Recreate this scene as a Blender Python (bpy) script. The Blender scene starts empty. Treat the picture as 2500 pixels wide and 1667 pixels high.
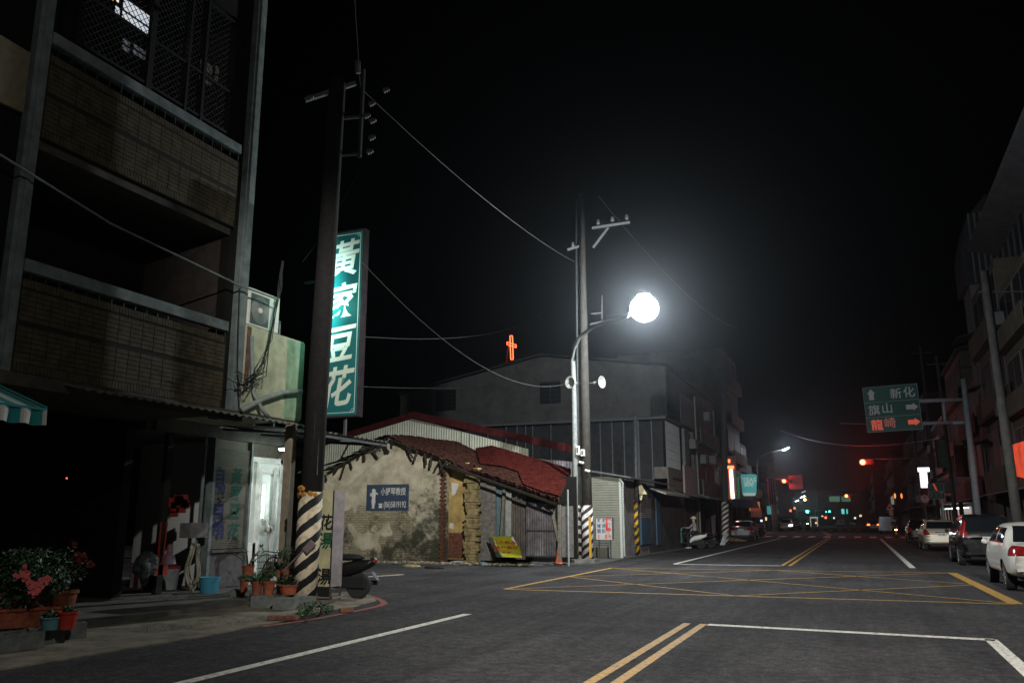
import bpy, bmesh, math, random
from mathutils import Vector, Matrix, noise
random.seed(7)
PI = math.pi
sc = bpy.context.scene
# ------------------------------------------------------------------ camera
FPX = 2040.0
PITCH = math.atan(434.6/FPX); YAW = math.atan(844/(FPX/math.cos(PITCH))); EYE = 1.5
cam_d = bpy.data.cameras.new('camera'); cam = bpy.data.objects.new('camera', cam_d)
sc.collection.objects.link(cam); sc.camera = cam
cam_d.sensor_width = 36; cam_d.lens = FPX/2500*36; cam_d.clip_end = 3000
cam.location = (0, 0, EYE); cam.rotation_euler = (PI/2+PITCH, 0, YAW)
# ------------------------------------------------------------------ world, exposure
w = bpy.data.worlds.new('World'); sc.world = w; w.use_nodes = True
wn = w.node_tree; bgn = wn.nodes['Background']
sky = wn.nodes.new('ShaderNodeTexSky'); sky.sky_type = 'NISHITA'; sky.sun_disc = False
sky.sun_elevation = math.radians(-4); sky.sun_rotation = math.radians(200)
wn.links.new(sky.outputs[0], bgn.inputs[0]); bgn.inputs[1].default_value = 0.006
sc.view_settings.view_transform = 'Standard'; sc.view_settings.look = 'None'
sc.view_settings.exposure = 0; sc.view_settings.gamma = 1
sc.cycles.use_denoising = True
sc.cycles.denoising_prefilter = 'ACCURATE'
sc.cycles.max_bounces = 6; sc.cycles.diffuse_bounces = 3; sc.cycles.glossy_bounces = 3
sc.cycles.transmission_bounces = 4; sc.cycles.volume_bounces = 0; sc.cycles.transparent_max_bounces = 6
sc.cycles.sample_clamp_indirect = 4
LAMP_POWER = 5600; LAMP2_POWER = 6300

# ------------------------------------------------------------------ measuring: photo pixel (2500 px wide) -> place
_R = Vector((math.cos(YAW), math.sin(YAW), 0))
_F = Vector((-math.sin(YAW)*math.cos(PITCH), math.cos(YAW)*math.cos(PITCH), math.sin(PITCH)))
_U = _R.cross(_F); _C = Vector((0, 0, EYE))
def ray(x, y): return _F + _R*((x-1250)/FPX) + _U*((833.5-y)/FPX)
def G(x, y, z=0.0): d = ray(x, y); return _C + d*((z-EYE)/d.z)
def PX(x, y, X): d = ray(x, y); return _C + d*(X/d.x)
def PY(x, y, Y): d = ray(x, y); return _C + d*(Y/d.y)
def PV(x, y, p): d = ray(x, y); return _C + d*(math.hypot(p[0], p[1])/math.hypot(d.x, d.y))

# ------------------------------------------------------------------ materials
MATS = {}
def mat(name, col=(), rough=0.7, var=0.0, scale=6.0, metal=0.0, bump=0.0, bscale=None, emit=None, est=1.0, spec=0.2, coat=0.0, col2=None, detail=6):
    if name in MATS: return MATS[name]
    m = bpy.data.materials.new(name); m.use_nodes = True; MATS[name] = m
    nt = m.node_tree; b = nt.nodes['Principled BSDF']
    c = (col[0], col[1], col[2], 1)
    b.inputs['Base Color'].default_value = c; b.inputs['Roughness'].default_value = rough
    b.inputs['Metallic'].default_value = metal; b.inputs['Specular IOR Level'].default_value = spec
    b.inputs['Coat Weight'].default_value = coat
    if var or bump or col2:
        tc = nt.nodes.new('ShaderNodeTexCoord')
        n = nt.nodes.new('ShaderNodeTexNoise'); n.inputs['Scale'].default_value = scale; n.inputs['Detail'].default_value = detail
        n.inputs['Roughness'].default_value = 0.65
        nt.links.new(tc.outputs['Object'], n.inputs['Vector'])
        if var or col2:
            r = nt.nodes.new('ShaderNodeValToRGB'); r.color_ramp.elements[0].position = 0.34; r.color_ramp.elements[1].position = 0.66
            lo = [x*(1-var) for x in col] if not col2 else col2
            hi = [min(1, x*(1+var*0.6)) for x in col] if not col2 else col
            r.color_ramp.elements[0].color = (*lo, 1); r.color_ramp.elements[1].color = (*hi, 1)
            nt.links.new(n.outputs['Fac'], r.inputs['Fac']); nt.links.new(r.outputs['Color'], b.inputs['Base Color'])
        if bump:
            n2 = n
            if bscale:
                n2 = nt.nodes.new('ShaderNodeTexNoise'); n2.inputs['Scale'].default_value = bscale; n2.inputs['Detail'].default_value = 4
                nt.links.new(tc.outputs['Object'], n2.inputs['Vector'])
            bp = nt.nodes.new('ShaderNodeBump'); bp.inputs['Strength'].default_value = bump; bp.inputs['Distance'].default_value = 0.03
            nt.links.new(n2.outputs['Fac'], bp.inputs['Height']); nt.links.new(bp.outputs['Normal'], b.inputs['Normal'])
    if emit:
        b.inputs['Emission Color'].default_value = (*emit, 1); b.inputs['Emission Strength'].default_value = est
    return m
def nodes(m): return m.node_tree, m.node_tree.nodes['Principled BSDF']

# ------------------------------------------------------------------ mesh collector
class MB:
    def __init__(s): s.v = []; s.f = []; s.mi = []; s.m = 0
    def add(s, vs, fs):
        o = len(s.v); s.v += [tuple(v) for v in vs]
        for f in fs: s.f.append(tuple(i+o for i in f)); s.mi.append(s.m)
        return s
    def box(s, x0, x1, y0, y1, z0, z1):
        v = [(x, y, z) for z in (z0, z1) for y in (y0, y1) for x in (x0, x1)]
        return s.add(v, [(0,2,3,1),(4,5,7,6),(0,1,5,4),(2,6,7,3),(0,4,6,2),(1,3,7,5)])
    def obox(s, c, u, v, n, a, b, t):   # centre, unit axes, half sizes
        c = Vector(c); u = Vector(u).normalized()*a; v = Vector(v).normalized()*b; n = Vector(n).normalized()*t
        vs = [c+u*i+v*j+n*k for k in (-1,1) for j in (-1,1) for i in (-1,1)]
        return s.add(vs, [(0,2,3,1),(4,5,7,6),(0,1,5,4),(2,6,7,3),(0,4,6,2),(1,3,7,5)])
    def bar(s, p0, p1, a, b=None, up=(0,0,1)):
        p0 = Vector(p0); p1 = Vector(p1); d = (p1-p0); L = d.length
        if L < 1e-6: return s
        d /= L; up = Vector(up)
        if abs(d.dot(up)) > 0.97: up = Vector((1,0,0))
        u = d.cross(up).normalized(); v = u.cross(d)
        return s.obox((p0+p1)/2, d, u, v, L/2, a/2, (b or a)/2)
    def cyl(s, p0, p1, r0, r1=None, n=12, cap=True):
        r1 = r0 if r1 is None else r1
        p0 = Vector(p0); p1 = Vector(p1); d = (p1-p0).normalized()
        a = Vector((0,0,1)) if abs(d.z) < .9 else Vector((1,0,0))
        u = d.cross(a).normalized(); w_ = d.cross(u)
        vs = []
        for p, r in ((p0, r0), (p1, r1)):
            for i in range(n):
                t = 2*PI*i/n; vs.append(p+u*(r*math.cos(t))+w_*(r*math.sin(t)))
        fs = [(i, (i+1) % n, n+(i+1) % n, n+i) for i in range(n)]
        if cap: fs += [tuple(range(n-1,-1,-1)), tuple(range(n, 2*n))]
        return s.add(vs, fs)
    def tube(s, pts, r, n=8, r1=None):
        pts = [Vector(p) for p in pts]; N = len(pts); vs = []
        for i, p in enumerate(pts):
            d = (pts[min(i+1, N-1)]-pts[max(i-1, 0)]).normalized()
            a = Vector((0,0,1)) if abs(d.z) < .9 else Vector((1,0,0))
            u = d.cross(a).normalized(); w_ = d.cross(u)
            rr = r if r1 is None else r+(r1-r)*i/(N-1)
            for k in range(n):
                t = 2*PI*k/n; vs.append(p+u*(rr*math.cos(t))+w_*(rr*math.sin(t)))
        fs = []
        for i in range(N-1):
            for k in range(n): fs.append((i*n+k, i*n+(k+1) % n, (i+1)*n+(k+1) % n, (i+1)*n+k))
        fs += [tuple(range(n-1,-1,-1)), tuple((N-1)*n+k for k in range(n))]
        return s.add(vs, fs)
    def lathe(s, c, prof, n=20, axis=(0,0,1)):
        c = Vector(c); d = Vector(axis).normalized(); a = Vector((1,0,0)) if abs(d.x) < .9 else Vector((0,1,0))
        u = (a-d*a.dot(d)).normalized(); w_ = d.cross(u); vs = []
        for r, h in prof:
            for k in range(n):
                t = 2*PI*k/n; vs.append(c+d*h+u*(r*math.cos(t))+w_*(r*math.sin(t)))
        fs = []
        for i in range(len(prof)-1):
            for k in range(n): fs.append((i*n+k, i*n+(k+1) % n, (i+1)*n+(k+1) % n, (i+1)*n+k))
        if prof[0][0] > 1e-4: fs.append(tuple(range(n-1,-1,-1)))
        if prof[-1][0] > 1e-4: fs.append(tuple((len(prof)-1)*n+k for k in range(n)))
        return s.add(vs, fs)
    def ball(s, c, rx, ry=None, rz=None, n=12, m_=8):
        ry = ry or rx; rz = rz or rx; vs = []
        for i in range(m_+1):
            ph = -PI/2+PI*i/m_
            for k in range(n):
                t = 2*PI*k/n; vs.append((c[0]+rx*math.cos(ph)*math.cos(t), c[1]+ry*math.cos(ph)*math.sin(t), c[2]+rz*math.sin(ph)))
        fs = [(i*n+k, i*n+(k+1) % n, (i+1)*n+(k+1) % n, (i+1)*n+k) for i in range(m_) for k in range(n)]
        return s.add(vs, fs)
    def quad(s, *p): return s.add(p, [tuple(range(len(p)))])
    def prism(s, pts, ext):   # polygon pushed along a vector
        n = len(pts); e = Vector(ext); pts = [Vector(p) for p in pts]
        return s.add(pts+[p+e for p in pts], [tuple(range(n-1,-1,-1)), tuple(range(n, 2*n))]+[(i, (i+1) % n, n+(i+1) % n, n+i) for i in range(n)])
    def sheet(s, o, u, v, nu, pitch, depth, nrm, thick=0.0):   # corrugated sheet: o corner, u along the waves, v down the ribs
        o = Vector(o); u = Vector(u); v = Vector(v); nrm = Vector(nrm).normalized(); L = u.length; N = max(2, int(L/pitch)*4)
        vs = []
        for j in (0, 1):
            for i in range(N+1):
                t = i/N; vs.append(o+u*t+v*j+nrm*(depth*math.sin(t*L/pitch*2*PI)))
        return s.add(vs, [(i, i+1, N+2+i, N+1+i) for i in range(N)])
    def build(s, name, mats, parent=None, smooth=False, local=False, bevel=0.0):
        me = bpy.data.meshes.new(name)
        off = Vector((0,0,0))
        if parent is not None and not local:
            r = parent
            while r.parent: r = r.parent
            off = Vector(r.location)
        me.from_pydata([(x-off.x, y-off.y, z-off.z) for x, y, z in s.v], [], s.f)
        for m in (mats if isinstance(mats, (list, tuple)) else [mats]): me.materials.append(m)
        for p, i in zip(me.polygons, s.mi): p.material_index = i
        bm = bmesh.new(); bm.from_mesh(me)
        bmesh.ops.remove_doubles(bm, verts=bm.verts, dist=1e-6)
        bmesh.ops.recalc_face_normals(bm, faces=bm.faces); bm.to_mesh(me); bm.free()
        if smooth:
            for p in me.polygons: p.use_smooth = True
        o = bpy.data.objects.new(name, me); sc.collection.objects.link(o)
        if parent is not None: o.parent = parent
        if bevel:
            b = o.modifiers.new('bevel', 'BEVEL'); b.width = bevel; b.segments = 2; b.limit_method = 'ANGLE'
        return o
def tag(o, label=None, cat=None, group=None, kind=None):
    if label: o['label'] = label
    if cat: o['category'] = cat
    if group: o['group'] = group
    if kind: o['kind'] = kind
    return o
def thing(name, label, cat, loc=(0,0,0), rz=0.0, group=None):
    o = bpy.data.objects.new(name, None); sc.collection.objects.link(o)
    o.location = loc; o.rotation_euler = (0, 0, rz); o.empty_display_size = 0.2
    return tag(o, label, cat, group)
def struct(name, mb, m, **k): o = mb.build(name, m, **k); o['kind'] = 'structure'; return o
def one(name, label, cat, mb, m, group=None, **k): return tag(mb.build(name, m, **k), label, cat, group)
def dup(root, loc, rz, label=None):
    r = root.copy(); sc.collection.objects.link(r); r.location = loc; r.rotation_euler = (0, 0, rz)
    if label: r['label'] = label
    def rec(a, b):
        for ch in list(a.children):
            c = ch.copy(); sc.collection.objects.link(c); c.parent = b; rec(ch, c)
    rec(root, r); return r
# text as real letter meshes
def letters(items, m, parent, name='lettering', local=False, off=0.0, depth=0.004, shear=0.0, nrm=None):
    """items: (string, centre, right, up, size)"""
    mb = MB()
    for it in items:
        s_, c, r, u, size = it[:5]; kx = it[5] if len(it) > 5 else 1
        cu = bpy.data.curves.new('t', 'FONT'); cu.body = s_; cu.size = size; cu.align_x = 'CENTER'; cu.align_y = 'CENTER'
        cu.offset = off*size; cu.shear = shear; cu.resolution_u = 3; cu.extrude = 0
        ob = bpy.data.objects.new('t', cu); sc.collection.objects.link(ob)
        bpy.context.view_layer.update()
        me = bpy.data.meshes.new_from_object(ob.evaluated_get(bpy.context.evaluated_depsgraph_get()))
        c = Vector(c); r = Vector(r).normalized(); u = Vector(u).normalized(); n = r.cross(u)
        xs = [v.co.x for v in me.vertices]; ys = [v.co.y for v in me.vertices]
        cx = (min(xs)+max(xs))/2 if xs else 0; cy = (min(ys)+max(ys))/2 if ys else 0
        mb.add([c+r*((v.co.x-cx)*kx)+u*(v.co.y-cy)+n*depth for v in me.vertices], [tuple(p.vertices) for p in me.polygons])
        bpy.data.objects.remove(ob); bpy.data.curves.remove(cu); bpy.data.meshes.remove(me)
    return mb.build(name, m, parent, local=local)
EX, EY, EZ = Vector((1,0,0)), Vector((0,1,0)), Vector((0,0,1))

# ------------------------------------------------------------------ shared materials
def asphalt_mat():
    m = mat('asphalt', (.075,.073,.075), rough=.96, spec=.1)
    nt, b = nodes(m); tc = nt.nodes.new('ShaderNodeTexCoord')
    n1 = nt.nodes.new('ShaderNodeTexNoise'); n1.inputs['Scale'].default_value = 38; n1.inputs['Detail'].default_value = 9; n1.inputs['Roughness'].default_value = .85
    n2 = nt.nodes.new('ShaderNodeTexNoise'); n2.inputs['Scale'].default_value = .35; n2.inputs['Detail'].default_value = 8; n2.inputs['Roughness'].default_value = .7
    v = nt.nodes.new('ShaderNodeTexVoronoi'); v.inputs['Scale'].default_value = 60
    for n in (n1, n2, v): nt.links.new(tc.outputs['Object'], n.inputs['Vector'])
    r1 = nt.nodes.new('ShaderNodeValToRGB'); r1.color_ramp.elements[0].position = .38; r1.color_ramp.elements[1].position = .68
    r1.color_ramp.elements[0].color = (.02,.0195,.0215,1); r1.color_ramp.elements[1].color = (.092,.09,.091,1)
    r2 = nt.nodes.new('ShaderNodeValToRGB'); r2.color_ramp.elements[0].position = .36; r2.color_ramp.elements[1].position = .62
    r2.color_ramp.elements[0].color = (.6,.6,.63,1); r2.color_ramp.elements[1].color = (1.15,1.12,1.1,1)
    mx = nt.nodes.new('ShaderNodeMixRGB'); mx.blend_type = 'MULTIPLY'; mx.inputs[0].default_value = 1
    nt.links.new(n1.outputs['Fac'], r1.inputs[0]); nt.links.new(n2.outputs['Fac'], r2.inputs[0])
    nt.links.new(r1.outputs[0], mx.inputs[1]); nt.links.new(r2.outputs[0], mx.inputs[2])
    last = mx.outputs[0]
    for sc_, lo, hi, p0, p1 in (((7,7,7), .6, 1.35, .36, .64), ((1.6,.06,1), .72, 1.2, .35, .65), ((20,20,20), .7, 1.3, .35, .65)):
        mp = nt.nodes.new('ShaderNodeMapping'); mp.inputs['Scale'].default_value = sc_; nt.links.new(tc.outputs['Object'], mp.inputs[0])
        nn = nt.nodes.new('ShaderNodeTexNoise'); nn.inputs['Scale'].default_value = 1; nn.inputs['Detail'].default_value = 6; nn.inputs['Roughness'].default_value = .7; nt.links.new(mp.outputs[0], nn.inputs['Vector'])
        rr = nt.nodes.new('ShaderNodeMapRange'); rr.inputs[1].default_value = p0; rr.inputs[2].default_value = p1; rr.inputs[3].default_value = lo; rr.inputs[4].default_value = hi; nt.links.new(nn.outputs['Fac'], rr.inputs[0])
        m3 = nt.nodes.new('ShaderNodeVectorMath'); m3.operation = 'SCALE'; nt.links.new(last, m3.inputs[0]); nt.links.new(rr.outputs[0], m3.inputs['Scale']); last = m3.outputs[0]
    nt.links.new(last, b.inputs['Base Color'])
    bp = nt.nodes.new('ShaderNodeBump'); bp.inputs['Strength'].default_value = .6; bp.inputs['Distance'].default_value = .008
    nt.links.new(v.outputs['Distance'], bp.inputs['Height']); nt.links.new(bp.outputs['Normal'], b.inputs['Normal'])
    return m
ASPH = asphalt_mat()
def paint_mat(name, col, wear=.5):
    m = mat(name, col, rough=.7); nt, b = nodes(m); tc = nt.nodes.new('ShaderNodeTexCoord')
    n = nt.nodes.new('ShaderNodeTexNoise'); n.inputs['Scale'].default_value = 14; n.inputs['Detail'].default_value = 10; n.inputs['Roughness'].default_value = .8
    nt.links.new(tc.outputs['Object'], n.inputs['Vector'])
    r = nt.nodes.new('ShaderNodeValToRGB'); r.color_ramp.elements[0].position = .38; r.color_ramp.elements[1].position = .38+.2*wear+.02
    r.color_ramp.elements[0].color = (.09,.088,.085,1); r.color_ramp.elements[1].color = (*col, 1)
    nt.links.new(n.outputs['Fac'], r.inputs[0]); nt.links.new(r.outputs[0], b.inputs['Base Color']); return m
WHITEP = paint_mat('white_paint', (.62,.6,.54)); YELP = paint_mat('yellow_paint', (.5,.27,.035), .8); REDP = paint_mat('red_paint', (.4,.07,.05), 1.4)
CONC = mat('concrete', (.16,.155,.14), .9, .45, 3, bump=.5, bscale=40)
CONCD = mat('dark_concrete', (.1,.098,.09), .9, .4, 2.5, bump=.3, bscale=30)
APRONM = mat('apron_concrete', (.2,.175,.135), .95, .5, 2.2, bump=.6, bscale=60)
BLACK = mat('black_plastic', (.012,.012,.013), .6); RUBBER = mat('rubber', (.018,.018,.018), .85)
STEEL = mat('galvanised_steel', (.085,.09,.088), .6, .3, 9); RUST = mat('rusty_steel', (.09,.05,.03), .9, .5, 20)
DKSTEEL = mat('dark_steel', (.05,.052,.055), .6, .3, 10, metal=.3)
GLASSD = mat('dark_glass', (.01,.012,.014), .06, spec=.8)
TERRA = mat('terracotta', (.26,.075,.04), .9, .55, 7, bump=.3); TERRAD = mat('dark_terracotta', (.2,.065,.035), .9, .4, 9)
SOIL = mat('soil', (.03,.022,.015), 1, .4, 30); CHROME = mat('chrome', (.6,.6,.6), .15, metal=1)
LEAF = mat('leaf_green', (.06,.12,.055), .55, .5, 7); LEAFD = mat('leaf_dark_green', (.025,.055,.025), .5, .5, 7); LEAFG = mat('leaf_grey_green', (.08,.12,.08), .6, .4, 9)
BARK = mat('bark', (.07,.05,.035), .95, .4, 20); WOODD = mat('old_wood', (.03,.023,.017), .9, .5, 15, bump=.4)
WOODL = mat('pale_wood', (.17,.16,.12), .85, .35, 12)
WPLAST = mat('white_plastic', (.62,.62,.58), .45, .1, 5)
MARK = {'white': WHITEP, 'yellow': YELP}

# ================================================================== LAND AND ROAD
mb = MB(); mb.quad((-400,-60,0), (400,-60,0), (400,900,0), (-400,900,0)); struct('ground', mb, ASPH)
def line(name, pts, wd, m, z=.004, close=False):
    mb = MB()
    for a, b in zip(pts[:-1], pts[1:]):
        a = Vector((*a, z)); b = Vector((*b, z)); d = (b-a).normalized(); n = Vector((-d.y, d.x, 0))*wd/2
        mb.quad(a-n, b-n, b+n, a+n)
    return struct(name, mb, m)
line('road_marking', [(-6.0,-2), (-6.0,12.9)], .15, WHITEP)
line('road_marking', [(-6.0,29.9), (-6.0,73.2)], .15, WHITEP)
for dx in (-.12, .12):
    line('road_marking', [(-2.34+dx,-2), (-2.34+dx,13.0)], .11, YELP)
    line('road_marking', [(-2.34+dx,30.05), (-2.34+dx,76.5)], .11, YELP)
    line('road_marking', [(-2.6+dx,88), (-6.0+dx,150)], .11, YELP)
line('road_marking', [(-2.15,12.95), (1.5,12.7)], .2, WHITEP)
line('road_marking', [(-6.0,29.7), (-2.5,30.0)], .2, WHITEP)
line('road_marking', [(-2.1,75.9), (1.6,75.9)], .25, WHITEP)
line('road_marking', [(1.46,-2), (1.46,12.75)], .15, WHITEP)
line('road_marking', [(1.5,30.2), (1.58,75)], .18, WHITEP)
for i in range(12):
    x = -9.3+i*1.27
    mb = MB(); mb.quad((x,79.2,.004), (x+.55,79.2,.004), (x+.55,84.3,.004), (x,84.3,.004)); struct('crosswalk_stripe', mb, WHITEP)
for i in range(10):
    x = -12+i*1.3
    mb = MB(); mb.quad((x,134,.004), (x+.6,134,.004), (x+.6,140,.004), (x,140,.004)); struct('crosswalk_stripe', mb, WHITEP)
PATCHM = mat('patch_asphalt', (.04,.04,.042), .9, .5, 30, bump=.4, bscale=80); IRON = mat('cast_iron', (.05,.045,.04), .6, .4, 30, bump=.8, bscale=60)
for x, y, r, l in ((-3.9,23.4,.33,'round cast iron manhole cover inside the yellow box, near its middle'),(-.9,27.1,.33,'round manhole cover at the far edge of the yellow box')):
    mb = MB(); mb.cyl((x,y,.002),(x,y,.009), r, None, 28); one('manhole_cover', l, 'manhole cover', mb, IRON)
for P in (((-9.5,20.5),(-8.0,20.2),(-7.8,22.1),(-9.4,22.6)),((-13,19.5),(-10.4,19.3),(-10.6,20.6),(-12.8,20.9)),((-1.5,34),(.6,34),(.6,47),(-1.2,47))):
    mb = MB(); mb.quad(*[(x, y, .002) for x, y in P]); struct('road_patch', mb, PATCHM)
def crack(x, y, a, n, w0=.009):
    mb = MB(); p = Vector((x, y, .0035))
    for k in range(n):
        a += random.gauss(0, .16); q = p+Vector((math.cos(a), math.sin(a), 0))*random.uniform(.12,.3); d = (q-p).normalized(); nn = Vector((-d.y, d.x, 0))*w0*random.uniform(.3,.7)
        mb.quad(p-nn, q-nn*.8, q+nn*.8, p+nn); p = q
    struct('road_crack', mb, mat('crack', (.018,.018,.018), 1))
for args in ((-4.6,13.5,.2,20),(-6.9,19,1.2,24),(-9,18.2,.1,16),(1.0,20,1.8,20),(-5.2,31,1.4,24)): crack(*args)
# box junction
bA, bB, bC, bD = (-7.33,17.7), (2.55,18.1), (2.4,27.9), (-7.35,26.6)
def lp(a, b, t): return (a[0]+(b[0]-a[0])*t, a[1]+(b[1]-a[1])*t)
line('road_marking', [bA, bB], .12, YELP); line('road_marking', [bB, bC], .24, YELP, .006); line('road_marking', [bD, bC], .1, YELP, .005); line('road_marking', [bA, bD], .14, YELP, .007)
for a, b in ((bA, bC), (bD, bB), (lp(bA,bB,.5), lp(bB,bC,.5)), (lp(bA,bB,.5), lp(bA,bD,.5)), (lp(bD,bC,.5), lp(bA,bD,.5)), (lp(bD,bC,.5), lp(bB,bC,.5))):
    line('road_marking', [a, b], .08, YELP, .008)
line('road_marking', [tuple(G(842,1411).xy), tuple(G(985,1402).xy)], .18, WHITEP)
line('road_marking', [tuple(G(842,1398).xy), tuple(G(985,1401).xy)], .1, YELP)
# red no-stopping line round the corner
rc = [G(x, y).xy for x, y in ((640,1530),(760,1513),(880,1490),(925,1480),(938,1474),(933,1467),(918,1460),(893,1452),(870,1442),(850,1430))]
line('road_marking', [tuple(p) for p in rc], .13, REDP, .009)
# aprons (concrete in front of the shops)
ap = [(-60,-6), (-7.9,-6), (-8.15,3), (-8.2,6.4), (-8.05,9.2), (-8.15,10.8), (-8.45,12.2), (-8.3,13.1), (-8.55,14.3), (-9.5,15.5), (-11,16.9), (-60,17.3)]
mb = MB(); mb.prism([(x, y, -.2) for x, y in ap], (0,0,.215)); struct('apron_pavement', mb, APRONM)
mb = MB(); mb.prism([(-40,-6,.0), (-10.2,-6,.0), (-10.2,16.6,.0), (-40,16.6,.0)], (0,0,.09)); struct('arcade_floor', mb, CONCD)
ap2 = [(-60,26.0), (-18,26.0), (-13,26.2), (-10.2,27.0), (-9.2,28.3), (-8.45,28.9), (-8.3,30.2), (-8.6,34), (-8.4,45), (-8.9,60), (-9.2,110), (-14,160), (-60,160)]
mb = MB(); mb.prism([(x, y, -.2) for x, y in ap2], (0,0,.24)); struct('left_pavement', mb, CONCD)
ap3 = [(5.2,-6), (60,-6), (60,230), (6.5,230), (5.6,110), (5.2,60)]
mb = MB(); mb.prism([(x, y, -.2) for x, y in ap3], (0,0,.3)); struct('right_pavement', mb, CONCD)
# debris strip and rubble under the old wall
mb = MB()
for i in range(260):
    x = random.uniform(-18, -10); y = 26.75-abs(random.gauss(0, .35)); s_ = random.uniform(.02, .09)
    mb.ball((x, y, .03+s_*.3), s_*random.uniform(.8,1.6), s_, s_*.6, 6, 4)
tag(mb.build('rubble', mat('rubble', (.2,.17,.12), .95, .5, 8)), 'small broken masonry lying along the foot of the old wall', 'rubble', kind='stuff')

# ================================================================== STREET LAMPS
HEADM = mat('lamp_glare_globe', (1,1,1), .3, emit=(.86,.95,1), est=40)
def point(name, loc, power, col, r=.12, typ='POINT', rot=None, size=None, blend=.5):
    l = bpy.data.lights.new(name, typ); l.energy = power; l.color = col; l.shadow_soft_size = r
    if typ == 'SPOT': l.spot_size = size; l.spot_blend = blend
    o = bpy.data.objects.new(name, l); sc.collection.objects.link(o); o.location = loc
    if rot: o.rotation_euler = rot
    return o
def stripes_mat(name, c1, c2, pitch, n):
    m = mat(name, c1, .7); nt, b = nodes(m); tc = nt.nodes.new('ShaderNodeTexCoord'); sp = nt.nodes.new('ShaderNodeSeparateXYZ')
    nt.links.new(tc.outputs['Object'], sp.inputs[0])
    def mth(op, a, b_=None):
        k = nt.nodes.new('ShaderNodeMath'); k.operation = op
        for i, v in enumerate((a, b_)):
            if v is None: continue
            if isinstance(v, (int, float)): k.inputs[i].default_value = v
            else: nt.links.new(v, k.inputs[i])
        return k.outputs[0]
    an = mth('ARCTAN2', sp.outputs[1], sp.outputs[0])
    ph = mth('SUBTRACT', mth('DIVIDE', sp.outputs[2], pitch), mth('MULTIPLY', an, n/(2*PI)))
    nz = nt.nodes.new('ShaderNodeTexNoise'); nz.inputs['Scale'].default_value = 5; nt.links.new(tc.outputs['Object'], nz.inputs['Vector'])
    ph = mth('ADD', ph, mth('MULTIPLY', nz.outputs['Fac'], .18))
    st = mth('GREATER_THAN', mth('FRACT', ph), .52)
    n2 = nt.nodes.new('ShaderNodeTexNoise'); n2.inputs['Scale'].default_value = 9; n2.inputs['Detail'].default_value = 8; nt.links.new(tc.outputs['Object'], n2.inputs['Vector'])
    rr = nt.nodes.new('ShaderNodeValToRGB'); rr.color_ramp.elements[0].position = .3; rr.color_ramp.elements[1].position = .5
    rr.color_ramp.elements[0].color = (*[k*.55 for k in c1], 1); rr.color_ramp.elements[1].color = (*c1, 1); nt.links.new(n2.outputs['Fac'], rr.inputs[0])
    mx = nt.nodes.new('ShaderNodeMixRGB'); nt.links.new(st, mx.inputs[0]); nt.links.new(rr.outputs[0], mx.inputs[1]); mx.inputs[2].default_value = (*c2, 1)
    nt.links.new(mx.outputs[0], b.inputs['Base Color']); return m
STRW = stripes_mat('stripes_white', (.54,.46,.33), (.013,.013,.014), .335, 3)
STRW2 = stripes_mat('stripes_white_small', (.5,.46,.42), (.02,.02,.025), .3, 3)
STRY = stripes_mat('stripes_yellow', (.45,.25,.02), (.02,.02,.02), .36, 2)

# main lamp
LB = G(1405,1374); LB.z = 0
t = thing('street_lamp', 'tall curved street lamp with blazing white head and yellow-black band on the corner kerb', 'street lamp', LB)
pA = [(LB.x, LB.y, 0)]
LPM = mat('lamp_pole_paint', (.2,.215,.205), .6, .25, 9)
prs = [(1404,1100,0),(1401,940,0),(1399,882,0),(1401,850,.1),(1414,824,.35),(1446,799,1.0),(1488,783,1.9),(1531,773,2.6)]
arm = [PY(x, y, LB.y-dy) for x, y, dy in prs]
LH = PY(1573,753, LB.y-3.2)
mb = MB(); mb.tube([(LB.x, LB.y, 0)]+arm[:3], .11, 12, .085); mb.build('pole', LPM, t, smooth=True)
mb = MB(); mb.tube(arm[2:]+[LH+Vector((-.32,.05,.1))], .085, 10, .06); mb.build('arm', LPM, t, smooth=True)
mb = MB(); mb.cyl((LB.x, LB.y, .02), (LB.x, LB.y, 1.35), .115, .112, 16); sl = mb.build('stripe_band', STRY, t, smooth=True)
mb = MB(); mb.lathe(LH+Vector((0,0,.38)), [(.0,.14),(.2,.12),(.24,.07),(.0,.06)], 20); hd = mb.build('lamp_head', mat('lamp_housing', (.25,.26,.27), .5, emit=(.8,.9,1), est=.0), t, smooth=True)
mb = MB(); mb.ball(LH, .46, .46, .44, 40, 26); nt, b_ = nodes(HEADM); tb = nt.nodes.new('ShaderNodeBsdfTransparent'); em_ = nt.nodes.new('ShaderNodeEmission'); ad_ = nt.nodes.new('ShaderNodeAddShader'); tb.inputs[0].default_value = (.9,.9,.9,1); em_.inputs[0].default_value = (.86,.95,1,1); em_.inputs[1].default_value = 8
nt.links.new(tb.outputs[0], ad_.inputs[0]); nt.links.new(em_.outputs[0], ad_.inputs[1]); nt.links.new(ad_.outputs[0], nt.nodes['Material Output'].inputs['Surface'])
gl = mb.build('lamp_glare_globe', HEADM, hd, smooth=True)  # globe made oversized to stand in for the glare round the lamp
LCOL = (.92,.98,1.0)
point('street_lamp_light', LH+Vector((0,0,.0)), LAMP_POWER, LCOL, .12)
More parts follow.
